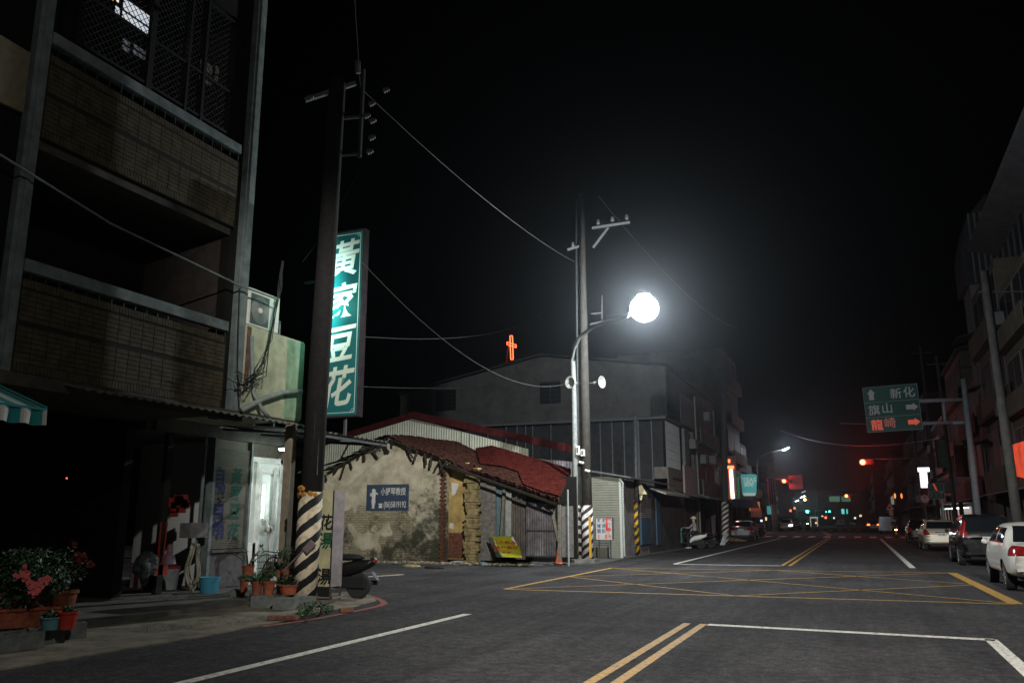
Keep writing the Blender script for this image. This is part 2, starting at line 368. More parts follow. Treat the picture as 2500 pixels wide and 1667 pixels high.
# lamp on the right kerb, just behind the photographer
t2 = thing('street_lamp', 'street lamp on the right kerb behind the viewpoint, outside the picture', 'street lamp', (5.5,-.5,0))
L2 = Vector((3.2,-.2,9.0))
mb = MB(); mb.tube([(5.5,-.5,0),(5.5,-.5,8.2),(5.2,-.45,8.8),(4.4,-.3,9.1),(3.5,-.2,9.15)], .09, 10, .05); mb.build('pole', STEEL, t2, smooth=True)
mb = MB(); mb.box(2.9,3.6,-.33,-.07,9.1,9.2); mb.build('lamp_head', STEEL, t2)
l2 = point('street_lamp_light', L2, LAMP2_POWER, (1,.97,.9), .15)
# road-lighting optic: throws along the street, most strongly towards the horizontal, little across it
l2.data.use_nodes = True; nt = l2.data.node_tree; em = nt.nodes['Emission']; ge = nt.nodes.new('ShaderNodeNewGeometry'); sp = nt.nodes.new('ShaderNodeSeparateXYZ'); nt.links.new(ge.outputs['Incoming'], sp.inputs[0])
def lm_(op, a, b_=None):
    k = nt.nodes.new('ShaderNodeMath'); k.operation = op
    for i, v in enumerate((a, b_)):
        if v is None: continue
        if isinstance(v, (int, float)): k.inputs[i].default_value = v
        else: nt.links.new(v, k.inputs[i])
    return k.outputs[0]
def sst(v, a, b_):
    k = nt.nodes.new('ShaderNodeMapRange'); k.interpolation_type = 'SMOOTHSTEP'; k.inputs[1].default_value = a; k.inputs[2].default_value = b_; nt.links.new(v, k.inputs[0]); return k.outputs[0]
hor = lm_('SQRT', lm_('ADD', lm_('MULTIPLY', sp.outputs[0], sp.outputs[0]), lm_('MULTIPLY', sp.outputs[1], sp.outputs[1])))
caz = lm_('DIVIDE', lm_('ABSOLUTE', sp.outputs[1]), hor)
down = lm_('ABSOLUTE', lm_('MINIMUM', sp.outputs[2], 0))
g_ = lm_('POWER', lm_('MAXIMUM', down, .16), -1.1)
st_ = lm_('MULTIPLY', lm_('MULTIPLY', g_, sst(caz, .6, .82)), sst(down, .03, .2))
st_ = lm_('ADD', st_, lm_('MULTIPLY', sst(down, .3, .6), .22))
st_ = lm_('ADD', st_, .13)  # even fill in all directions, added to brighten the tiled front
nt.links.new(st_, em.inputs['Strength'])
# ================================================================== NEAR LEFT: TILED SHOPHOUSE
TILE = mat('beige_tile', (.075,.063,.042), .8, .4, 5, spec=.1); GROUT = mat('grout', (.02,.02,.017), .95)
PAINTG = mat('weathered_grey_paint', (.15,.18,.18), .8, .35, 4, bump=.2); SLABM = mat('slab_concrete', (.06,.053,.045), .9, .4, 4, bump=.2)
DARKIN = mat('dark_interior', (.008,.0075,.007), .95); CREAMW = mat('cream_wall', (.36,.37,.26), .9, .3, 2.5, bump=.15)
FXX = -10.5
B = thing('shophouse', 'dark three-storey shophouse with beige tiled balcony fronts and grey pillars, at the left edge', 'building', (-10.5, 10, 0))
mb = MB()   # body behind the balconies
mb.box(-16,-12.7,-6,12.2,3.4,13); mb.box(-12.7,-10.62,-6,12.2,11.2,13)
mb.box(-16.2,-16,-6,12.2,.1,3.4); mb.box(-16,-12.75,12.0,12.2,.1,3.4)  # back wall set deep and near-black to stand in for the arcade's shadow
mb.build('wall', DARKIN, B)
for z in (3.33, 6.76): mb = MB(); mb.box(-12.7,-10.6,7.8,11.95,z,z+.13); mb.build('floor_slab', SLABM, B)
mb = MB(); mb.box(-10.56,-10.44,7.35,12.46,3.28,3.46); mb.build('slab_edge', SLABM, B)
mb = MB(); mb.box(-10.8,-10.6,11.96,12.16,3.3,12.9); mb.box(-10.8,-10.6,7.3,7.56,3.3,12.9); mb.build('recessed_jamb', DARKIN, B)
for y0, y1 in ((7.56,7.78), (12.16,12.42)):
    mb = MB(); mb.box(-10.75,-10.47,y0,y1,3.3,12.9); mb.box(-10.468,-10.45,y0+.07,y1-.07,3.3,12.9); mb.build('pillar', PAINTG, B, bevel=.01)
mb = MB(); mb.box(-12.7,-10.76,11.98,12.12,3.46,11.2); mb.build('side_wall', mat('return_wall', (.05,.04,.036), .9, .3, 4), B)
mb = MB(); mb.box(-10.8,-10.58,-6,7.3,3.3,13); mb.build('neighbour_wall', DARKIN, B)
mb = MB(); mb.box(-12.75,-10.58,-6,7.79,3.31,3.45); mb.box(-12.69,-10.76,7.55,7.75,3.47,11.15); mb.build('party_wall', DARKIN, B)
def tile_panel(z0, z1):
    mb = MB(); mb.box(-10.6,-10.51,7.8,11.96,z0,z1); p = mb.build('tile_panel', GROUT, B)
    t_ = MB(); y = 7.82; tw = .242
    rows = int((z1-z0-.26)/.0735)
    def tl(y0, y1, a, b):
        d = random.uniform(0, .004); t_.box(-10.51,-10.5+d,y0,y1,a,b)
    for i in range(17):
        for r in range(rows):
            if r == rows//2: continue
            z = z0+.14+r*.0735; tl(y+i*tw+.006, y+(i+1)*tw-.006, z, z+.064)
    n = int(4.12/.06)
    for i in range(n):
        tl(7.82+i*.06+.005, 7.82+(i+1)*.06-.005, z0+.01, z0+.13); tl(7.82+i*.06+.005, 7.82+(i+1)*.06-.005, z1-.12, z1-.005)
    t_.build('tiles', TILE, p)
tile_panel(3.47, 4.79); tile_panel(6.9, 8.22)
for zt in (5.02, 8.52):
    mb = MB(); mb.box(-10.62,-10.47,7.8,11.96,zt-.13,zt+.05); mb.build('rail_cap', PAINTG, B, bevel=.01)
    for i in range(18): mb = MB(); mb.box(-10.55,-10.53,7.95+i*.235,7.965+i*.235,zt-.26,zt-.12); mb.build('rail_bar', DKSTEEL, B)
# upper windows behind the wire mesh
WINLIT = mat('lit_window', (.5,.5,.5), .5, emit=(.72,.78,.85), est=.75); WINDIM = mat('dim_window', (.2,.2,.22), .5, emit=(.4,.42,.5), est=.12)
WINFAINT = mat('faint_window', (.2,.2,.2), .5, emit=(.5,.45,.4), est=.035); WINYEL = mat('yellow_window', (.5,.4,.2), .5, emit=(.9,.6,.15), est=.4)
def window(px0, py0, px1, py1, m, X=-11.2):
    a = PX(px0, py0, X); b = PX(px1, py1, X)
    z0, z1 = sorted((a.z, b.z)); mb = MB(); mb.box(X-.05,X-.01,a.y,b.y,z0,z1); o = mb.build('window', m, B)
    f = MB(); k = .035
    for q in ((a.y-k,a.y,z0-k,z1+k),(b.y,b.y+k,z0-k,z1+k)): f.box(X-.05,X+.01,*q)
    f.box(X-.05,X+.01,a.y,b.y,z1,z1+k); f.box(X-.05,X+.01,a.y,b.y,z0-k,z0); f.box(X-.04,X+.012,a.y,b.y,(z0+z1)/2-.012,(z0+z1)/2+.012)
    f.build('frame', BLACK, o)
window(302,-6,376,118-10,WINLIT); window(300,92,316,132,WINDIM); window(326,106,370,160,WINDIM); window(262,-60,290,14,WINYEL)
window(489,140,516,214,WINFAINT); window(526,158,556,226,WINFAINT); window(285,-20,292,40,WINLIT)
mb = MB()   # wire mesh over the top balcony: diamond wires
y0, y1, z0, z1 = 8.3, 11.9, 8.75, 11.1
n = 30; st = .125
for s_ in (1,-1):
    k = -int((z1-z0)/st)-1
    while k*st < (y1-y0)+(z1-z0):
        pts = []
        c = y0+k*st if s_ == 1 else y0+k*st
        ya, za = (c, z0) if s_ == 1 else (c, z0)
        yb, zb = (c+s_*(z1-z0), z1)
        if s_ == -1: ya, yb = c, c-(z1-z0)
        def clip(ya, za, yb, zb):
            if (ya < y0 and yb < y0) or (ya > y1 and yb > y1): return None
            def cl(y, z, yo, zo):
                if y < y0: t = (y0-y)/(yo-y); return y0, z+(zo-z)*t
                if y > y1: t = (y1-y)/(yo-y); return y1, z+(zo-z)*t
                return y, z
            a = cl(ya, za, yb, zb); b = cl(yb, zb, ya, za); return a, b
        r_ = clip(ya, za, yb, zb)
        if r_ and abs(r_[0][0]-r_[1][0]) > .02: mb.bar((-10.66, r_[0][0], r_[0][1]), (-10.66, r_[1][0], r_[1][1]), .009)
        k += 1
mb.build('wire_mesh', DKSTEEL, B)
mb = MB()
for y in (8.3, 9.72, 9.78, 10.6, 11.0, 11.9): mb.box(-10.7,-10.62,y-.03,y+.03,8.57,11.2)
for z in (8.75, 9.6, 11.1): mb.box(-10.7,-10.63,8.3,11.9,z-.025,z+.025)
mb.build('window_frame', BLACK, B)
mb = MB(); mb.tube([(-10.3,6.5,6.4),(-10.3,9,5.95),(-10.3,12,5.75),(-10.2,13.0,5.72)], .018, 6); mb.build('conduit', PAINTG, B)
mb = MB(); a = PX(0,85,FXX); b = PX(75,130,FXX); c = PX(57,275,FXX); d = PX(-10,245,FXX)
mb.prism([a, b, c, d], (-.06,0,0)); mb.build('wall_panel', mat('beige_panel', (.17,.15,.1), .9, .2, 10), B)
# arcade back wall, tiles, painted shutter, sill
WX = -12.6
AY = PX(398,1400,WX).y
mb = MB(); mb.box(WX-.1,WX,AY,12.9,.1,3.3); mb.build('arcade_wall', GROUT, B)
mb = MB()
for i in range(int((12.9-AY)/.1)):
    for r in range(11):
        if random.random() < .985: mb.box(WX,WX+.012,AY+i*.1,AY+(i+1)*.1-.008,.12+r*.25,.12+(r+1)*.25-.012)
mb.build('arcade_tiles', mat('yellow_tile', (.2,.16,.08), .6, .35, 7), B)
shy0 = PX(506,1349,WX).y; shy1 = PX(592,1349,WX).y; sz = PX(512,1349,WX).z
mb = MB(); mb.box(WX-.1,WX+.05,shy0,shy1,.1,sz); mb.box(WX-.1,WX+.12,shy0,shy1,sz,sz+.06); mb.build('sill_wall', mat('sill_grey', (.09,.085,.09), .9, .3, 6), B)
mb = MB()
for i in range(60):
    z = sz+.08+i*.036
    if z > 3.0: break
    mb.box(WX-.02,WX+.03,shy0+.02,shy1,z,z+.026)
mb.box(WX-.1,WX-.03,shy0,shy1,sz,3.2)
sh = mb.build('shutter', mat('shutter_slat', (.12,.115,.09), .6, .15, 4), B)
mb = MB(); mb.box(WX-.1,WX+.08,shy0-.08,shy0,.1,3.2); mb.box(WX-.1,WX+.08,shy1,shy1+.06,.1,3.2); mb.build('shutter_post', PAINTG, B)
tx = []; tx2 = []
for ch, py in zip('自製自銷', (1162,1204,1246,1292)): tx.append((ch, PX(536-(py-1162)*.03,py,WX+.035), EY, EZ, .4))
for ch, py in zip('黃家豆花', (1162,1203,1246,1296)): tx2.append((ch, PX(577-(py-1162)*.05,py,WX+.035), EY, EZ, .38))
letters(tx, mat('blue_paint', (.018,.02,.075), .7), sh, off=.03); letters(tx2, mat('green_paint', (.006,.06,.05), .7), sh, off=.02, shear=.15)
# lit doorway
dy0 = PX(604,1200,WX).y; dy1 = PX(690,1200,WX).y; dz1 = PX(640,1117,WX).z
WHITEF = mat('white_door_frame', (.6,.62,.58), .5, .15, 5); ROOMW = mat('room_wall', (.6,.62,.6), .8)
mb = MB(); mb.box(WX-.1,WX,shy1+.06,dy0,.1,3.3); mb.box(WX-.1,WX,dy1,16.9,.1,3.3); mb.box(WX-.1,WX,dy0,dy1,dz1,3.3); mb.build('front_wall', mat('dark_beige_wall', (.1,.09,.07), .9, .3, 5), B)
mb = MB(); mb.box(-15.3,-15.2,dy0-.5,16.9,.1,3.2); mb.box(-15.2,WX-.1,dy0-.55,dy0-.45,.1,3.2); mb.box(-15.2,WX-.1,16.9,17.0,.1,3.2); mb.box(-15.2,WX-.1,dy0-.45,16.9,3.1,3.2); mb.build('room', ROOMW, B)
D = MB(); X0 = WX-.04; X1 = WX+.05
D.box(X0,X1,dy0,dy0+.09,.1,dz1); D.box(X0,X1,dy0+.22,dy0+.33,.1,dz1-.1); D.box(X0,X1,dy1-.2,dy1-.1,.1,dz1); D.box(X0,X1,dy0+.09,dy1-.1,dz1-.12,dz1)
D.box(X0-.06,X1-.02,dy0+.33,dy1-.2,dz1-.36,dz1-.24); D.box(X0,X1,dy0+.33,dy0+.42,.1,dz1-.3); D.box(X0,X1,dy1-.42,dy1-.3,.1,dz1-.2); D.box(X0,X1,dy0+.09,dy0+.33,.1,1.0)
dr = D.build('door', WHITEF, B, bevel=.006)
mb = MB(); mb.box(WX-1.2,WX-1.1,dy0+.35,dy1-.6,.1,dz1-.3); mb.build('dark_gap_sheet', BLACK, B)  # black sheet added for the dark gap between the door frames
TUBEL = mat('fluorescent', (1,1,1), .5, emit=(.82,.95,.9), est=60)
mb = MB(); mb.cyl((WX-.75,dy0-.1,2.95),(WX-.75,dy0+1.1,2.95),.03,None,8); mb.build('tube_lamp', TUBEL, B)
mb = MB(); mb.cyl((WX-.35,dy1-.25,1.55),(WX-.35,dy1-.25,2.3),.02,None,8); mb.build('tube_lamp', TUBEL, B)
mb = MB(); yc = (dy0+dy1)/2; mb.cyl((-11.7,yc-.75,3.02),(-11.7,yc+.15,3.02),.02,None,8); mb.build('tube_lamp', mat('added_tube', (1,1,1), .5, emit=(.85,1,.92), est=85), B)  # added lamp outside the door, kept out of view, brightens frames and fan
mb = MB(); mb.box(-11.8,-11.6,yc-.65,yc+.55,3.06,3.08); mb.box(-11.62,-11.6,yc-.65,yc+.55,2.9,3.06); mb.build('tube_shield', BLACK, B)  # shield added to hide the extra tube from the camera
mb = MB(); mb.box(WX+.02,WX+.035,PX(705,1120,WX).y,PX(718,1120,WX).y,PX(710,1190,WX).z,PX(710,1165,WX).z); mb.build('number_plate', mat('teal_plate', (.02,.2,.25), .6), B)
# annex block, roof terrace, pillar, canopy
mb = MB(); mb.box(-14,FXX,12.46,14.3,3.47,5.14); mb.build('annex_wall', CREAMW, B, bevel=.01)
mb = MB(); mb.box(FXX,FXX+.02,13.75,14.3,3.5,5.1); mb.build('annex_panel', mat('annex_green', (.2,.3,.2), .9, .5, 1.6), B)  # right end of the annex wall in a greener, mottled tone
mb = MB(); mb.box(-12.6,-12.5,12.46,16.9,3.2,3.46); mb.box(-16,-12.6,12.3,17,3.2,3.46); mb.build('annex_roof', CONCD, B)
mb = MB(); mb.box(-10.72,-10.55,14.12,14.28,.1,3.45); mb.build('post', mat('beige_post', (.2,.17,.12), .9, .3, 5), B)
mb = MB(); mb.sheet((-10.52,8.6,3.42), (0,5.7,0), (.42,0,-.1), 0, .19, .022, (0,0,1)); mb.sheet((-12.4,14.3,3.5), (0,3.0,0), (2.3,0,-.22), 0, .19, .022, (0,0,1))
mb.build('canopy', mat('canopy_sheet', (.16,.16,.15), .7, .4, 5), B)
mb = MB(); mb.bar((-12.4,16.9,3.36),(-10.1,16.9,3.18),.05); mb.bar((-12.4,16.9,2.6),(-10.1,16.9,3.1),.04); mb.bar((-11.2,16.9,2.9),(-11.0,16.9,3.25),.03)
for y in (14.35,15.6,16.9): mb.bar((-12.5,y,3.4),(-10.15,y,3.2),.05)
mb.bar((-10.15,14.3,3.2),(-10.15,17.2,3.2),.05); mb.build('canopy_frame', DKSTEEL, B)
mb = MB(); mb.tube([PX(590,1000,-10.35),PX(640,975,-10.35),PX(690,958,-10.35),PX(735,955,-10.35)], .05, 10); mb.tube([PX(615,820,-10.42),PX(616,920,-10.42),PX(620,960,-10.42),PX(640,1000,-10.3),PX(655,1018,-10.3)], .04, 8); mb.build('drain_pipe', mat('grey_pipe', (.22,.24,.23), .6, .2, 8), B, smooth=True)
mb = MB(); mb.box(FXX,FXX+.03,PX(604,800,FXX).y,PX(612,800,FXX).y,3.9,5.1); mb.build('stain_strip', mat('brown_strip', (.13,.08,.06), .8, .4, 9), B)
mb = MB()
for y in (14.5,15.2,15.9): mb.box(-12.5,-12.42,y,y+.06,3.5,6.1)
for z in (4.4,5.3,6.1): mb.box(-12.5,-12.42,14.5,15.96,z-.03,z+.03)
mb.build('terrace_frame', DKSTEEL, B)
# AC unit on the annex parapet
AC = thing('air_conditioner', 'white air conditioner outdoor unit standing on the cream parapet under the balcony', 'air conditioner', (-10.7,13.0,5.14))
ACW = mat('ac_white', (.55,.55,.5), .5, .12, 6)
mb = MB(); mb.box(-10.92,-10.54,12.53,13.48,5.16,5.9); mb.build('casing', ACW, AC, bevel=.02)
mb = MB(); mb.box(-10.54,-10.53,12.6,13.14,5.2,5.8); fg = mb.build('fan_recess', mat('ac_recess', (.06,.08,.08), .6), AC)
mb = MB()
for r in (.05,.08,.11,.14,.17,.2,.23,.26): mb.tube([(-10.52, 12.87+r*math.cos(a*PI/12)*.98, 5.5+r*math.sin(a*PI/12)) for a in range(25)], .003, 4)
mb.build('fan_grille', ACW, fg); mb = MB(); mb.cyl((-10.53,12.87,5.5),(-10.515,12.87,5.5),.055,.055,20); mb.build('hub', ACW, fg)
mb = MB()
for i in range(9): mb.box(-10.86,-10.6,12.515,12.53,5.24+i*.065,5.262+i*.065)
mb.build('side_vent', BLACK, AC)
mb = MB(); mb.box(-10.528,-10.522,13.25,13.4,5.72,5.725); mb.box(-10.528,-10.522,13.25,13.4,5.76,5.765); mb.box(-10.9,-10.6,12.7,12.8,5.13,5.16); mb.box(-10.9,-10.6,13.2,13.3,5.13,5.16); mb.build('foot', BLACK, AC)
# cable tangle
mb = MB()
base = [PX(x, y, -10.2) for x, y in ((690,640),(684,700),(676,760),(660,830),(645,890),(620,930),(596,945),(578,925))]
for k in range(7):
    j = lambda s_: Vector((random.gauss(0,s_), random.gauss(0,s_), random.gauss(0,s_)))
    mb.tube([p+j(.02 if i < 4 else .07) for i, p in enumerate(base)], .008, 5)
for k in range(4):
    a = PX(578+random.uniform(-8,8), 920+random.uniform(-20,20), -10.3); b = PX(640+random.uniform(-10,10), 915+random.uniform(-10,10), -10.3)
    mb.tube([a, (a*2+b)/3+Vector((0,0,-.12*random.random()-.03)), (a+b*2)/3+Vector((0,0,-.15*random.random()-.03)), b], .008, 5)
mb.tube([PX(586,700,-10.4),PX(582,800,-10.4),PX(580,900,-10.4),PX(584,1000,-10.38)], .01, 5)
one('cable_bundle', 'tangled black cables drooping over the cream annex wall below the air conditioner', 'cables', mb, BLACK)

# striped awning of the neighbouring shop, far left
AW = thing('awning', 'teal and white striped shop awning jutting in at the left edge', 'awning', (-9.6,6.8,2.9))
ST1 = mat('awning_teal', (.02,.2,.2), .8); ST2 = mat('awning_white', (.42,.42,.38), .8, .1, 5)
ax1 = PX(113,1000,-9.0); ex = -9.0; yE = ax1.y; zT = ax1.z+.0; zB = PX(113,1040,-9.0).z
mb = MB(); i = 0; y = yE
while y > -1:
    mb.m = (i+1) % 2; y2 = y-(.05 if i == 0 else .145)
    N = 4
    for q in range(N):
        ya = y+(y2-y)*q/N; yb = y+(y2-y)*(q+1)/N
        wv = lambda yy: .015*math.sin(yy*22)
        mb.quad((ex+wv(ya),ya,zT),(ex+wv(yb),yb,zT),(ex+wv(yb)*2,yb,zB+wv(yb)*.5),(ex+wv(ya)*2,ya,zB+wv(ya)*.5))
        mb.quad((-10.5,ya,zT+.55),(-10.5,yb,zT+.55),(ex,yb,zT),(ex,ya,zT))
    y = y2; i += 1
mb.build('fabric', [ST1, ST2], AW)
mb = MB(); mb.prism([(-10.5,yE+.002,zT+.55),(ex,yE+.002,zT),(ex,yE+.002,zB),(-10.5,yE+.002,zB+.3)], (0,.01,0)); mb.bar((-10.5,yE,zT+.57),(ex,yE,zT+.02),.03); mb.bar((ex,yE,zT),(ex,-1,zT),.03); mb.build('side_flap', ST1, AW)

# ================================================================== VERTICAL SIGN
SG = thing('shop_sign', 'tall backlit teal box sign with cream brush characters behind the near pole', 'sign', (-10,14.8,3.6))
sx0, sx1, sy0, sy1 = -10.32, PY(878,800,14.6).x, 14.6, 14.8
sz0 = PY(866,1012,14.6).z; sz1 = PY(884,562,14.6).z
def glow_mat(name, col, lo, hi, cz, cx, rz, rx, base):
    m = mat(name, base, .35); nt, b = nodes(m); tc = nt.nodes.new('ShaderNodeTexCoord'); mp = nt.nodes.new('ShaderNodeMapping')
    mp.inputs['Location'].default_value = (-cx/rx, 0, -cz/rz); mp.inputs['Scale'].default_value = (1/rx, 0, 1/rz)
    nt.links.new(tc.outputs['Object'], mp.inputs[0]); g = nt.nodes.new('ShaderNodeTexGradient'); g.gradient_type = 'SPHERICAL'; nt.links.new(mp.outputs[0], g.inputs[0])
    mr = nt.nodes.new('ShaderNodeMapRange'); mr.inputs['To Min'].default_value = lo; mr.inputs['To Max'].default_value = hi; mr.interpolation_type = 'SMOOTHERSTEP'
    nt.links.new(g.outputs['Fac'], mr.inputs[0]); nt.links.new(mr.outputs[0], b.inputs['Emission Strength']); b.inputs['Emission Color'].default_value = (*col, 1); return m
# tube lamp inside the box sits near the middle: brighter panel there
cz_ = PY(800,735,14.6).z-3.6; cx_ = PY(792,735,14.6).x+10
FACE = glow_mat('sign_face_lit', (.012,.30,.30), .05, 3.2, cz_, cx_, 1.75, .75, (.01,.07,.075))
CHARM = glow_mat('sign_char_lit', (.5,.9,.78), .12, 3.0, cz_, cx_, 1.9, 1.3, (.3,.3,.24))
mb = MB(); mb.box(sx0,sx1+.03,sy0+.01,sy1,sz0-.04,sz1+.05); mb.build('casing', mat('sign_casing', (.03,.025,.029), .95, .25, 5, spec=0), SG, bevel=.01)
mb = MB(); mb.quad((sx0,sy0,sz0),(sx1,sy0,sz0),(sx1,sy0,sz1),(sx0,sy0,sz1)); fc = mb.build('face', FACE, SG)
mb = MB(); e = .05; q = .012
mb.box(sx1-e-q,sx1-e,sy0-.006,sy0-.001,sz0+e,sz1-e); mb.box(sx0+e,sx0+e+q,sy0-.006,sy0-.001,sz0+e,sz1-e); mb.box(sx0+e,sx1-e,sy0-.006,sy0-.001,sz1-e-q,sz1-e); mb.box(sx0+e,sx1-e,sy0-.006,sy0-.001,sz0+e,sz0+e+q)
for zc in (sz0+e, sz1-e):
    for r in (.05,.09): mb.tube([(sx1-e-r*math.cos(a*PI/16), sy0-.004, zc+(r*math.sin(a*PI/16))*(1 if zc < 5 else -1)) for a in range(9)], .005, 4)
mb.build('border', CHARM, fc)
its = []
for ch, px, py, s_ in (('黃',806,636,.84),('家',800,738,.82),('豆',797,842,.84),('花',800,945,.88)):
    c = PY(px, py, sy0-.005); c.x = sx1-.47; its.append((ch, c, EX+EZ*.1, EZ-EX*.06, s_, .9))
letters(its, CHARM, fc, off=.02, shear=.24)
mb = MB(); mb.bar((-10.3,14.75,2.9),(-10.3,14.75,sz0),.06); mb.bar((-9.7,14.75,3.2),(-9.7,14.75,sz0),.05); mb.bar((-10.6,14.75,4.6),(sx0,14.75,4.6),.05); mb.bar((-10.9,14.75,6.6),(sx0,14.75,6.6),.05); mb.build('bracket', DKSTEEL, SG)
point('sign_tube_light', ((sx0+sx1)/2-.1, sy0-.3, 6.0), 20, (.25,1,.8), .3)

# ================================================================== NEAR UTILITY POLE
NP = Vector((-9.33,13.1,0))
U = thing('utility_pole', 'thick dark utility pole with black and cream stripes, in front of the teal sign', 'utility pole', NP)
PBIT = mat('dark_pole', (.010,.0092,.009), .95, .4, 12, bump=.3)
mb = MB(); mb.cyl(NP, NP+Vector((.16,.05,10.3)), .215, .165, 24); mb.build('shaft', PBIT, U, smooth=True)
mb = MB(); mb.cyl(NP+Vector((0,0,.02)), NP+Vector((.031,.01,2.0)), .224, .216, 32); mb.build('stripe_band', STRW, U, smooth=True)
mb = MB()
for i in range(16):
    a = random.uniform(-PI, 0); mb.ball(NP+Vector((.03+.2*math.cos(a), .2*math.sin(a), 2.02+random.uniform(-.1,.06))), .05,.03,.045, 8, 6)
mb.build('orange_foam', mat('orange_foam', (.35,.17,.04), .9, .4, 20), U, smooth=True)
def ins(mb, p, s_=1.0, ax=(0,0,1)):
    mb.lathe(p, [(.03*s_,0),(.07*s_,.03*s_),(.03*s_,.05*s_),(.07*s_,.09*s_),(.03*s_,.11*s_),(.05*s_,.15*s_),(.0,.17*s_)], 10, ax)
mb = MB(); p_ = [PV(x, y, NP.xy) for x, y in ((762,222),(832,207),(760,222),(772,238))]
ca, cb = PV(745,245,NP.xy), PV(868,204,NP.xy); mb.bar(ca, cb, .08); mb.bar(PV(828,216,NP.xy), PV(828,262,NP.xy), .2, .12); mb.build('crossarm', mat('arm_grey', (.1,.1,.1), .7, .3, 5), U)
mb = MB(); mb.bar(PV(888,170,NP.xy), PV(878,385,NP.xy), .06); mb.bar(PV(835,290,NP.xy), PV(885,285,NP.xy), .05); mb.bar(PV(832,380,NP.xy), PV(882,376,NP.xy), .04); mb.build('bracket', DKSTEEL, U)
CER = mat('ceramic', (.1,.09,.085), .6)
for x, y in ((900,255),(888,285),(902,297),(900,338),(895,372),(935,222),(750,240)): mb = MB(); ins(mb, PV(x, y, NP.xy), .9, (1,0,.1)); mb.build('insulator', CER, U, smooth=True)
mb = MB(); mb.cyl(PV(873,150,NP.xy), PV(873,178,NP.xy), .06); mb.build('insulator', CER, U, smooth=True)
mb = MB()
a = PV(787,1010,NP.xy); mb.box(a.x-.03,a.x+.02,a.y-.25,a.y-.1,a.z-.5,a.z); mb.tube([NP+Vector((.2,-.08,2.3)),NP+Vector((.2,-.08,4)),NP+Vector((.18,-.08,7))],.02,6); mb.build('meter_plate', STEEL, U)

# ================================================================== NEAR LEFT: POTS, BLOCKS, PLANTS, CLUTTER
def leafball(mb, c, rx, ry, rz, n, size, flat=.3):
    for i in range(n):
        while True:
            p = Vector((random.uniform(-1,1), random.uniform(-1,1), random.uniform(-1,1)))
            if p.length < 1 and random.random() < .35+.65*p.length: break
        if noise.noise(Vector((p.x*2.2+c[0]*3, p.y*2.2+c[1]*3, p.z*2.2))) < -.12: continue
        q = Vector((c[0]+p.x*rx, c[1]+p.y*ry, c[2]+p.z*rz))
        d = Vector((random.gauss(0,1), random.gauss(0,1), random.gauss(0,.6))).normalized(); u = d.cross(Vector((random.random(), random.random(), random.random()))).normalized()
        s_ = size*random.uniform(.6,1.4)
        mb.m = i % 2
        mb.add([q-d*s_, q+u*s_*.38+Vector((0,0,s_*flat*.3)), q+d*s_, q-u*s_*.38], [(0,1,2,3)])
def flower(mb, c, s_):
    c = Vector(c); n = Vector((.45,-.85,.25)).normalized(); u = n.cross(EZ).normalized(); v = u.cross(n)
    for k in range(5):
        a = 2*PI*k/5+random.random()*.4; d = u*math.cos(a)+v*math.sin(a); t_ = n.cross(d)
        mb.add([c, c+d*s_*.6+t_*s_*.38+n*s_*.12, c+d*s_*1.05+n*s_*.2, c+d*s_*.6-t_*s_*.38+n*s_*.12], [(0,1,2,3)])
def pot_prof(r, h): return [(0,0),(r*.72,0),(r*.95,h*.86),(r*1.06,h*.87),(r*1.06,h),(r*.93,h),(r*.9,h*.9),(0,h*.9)]
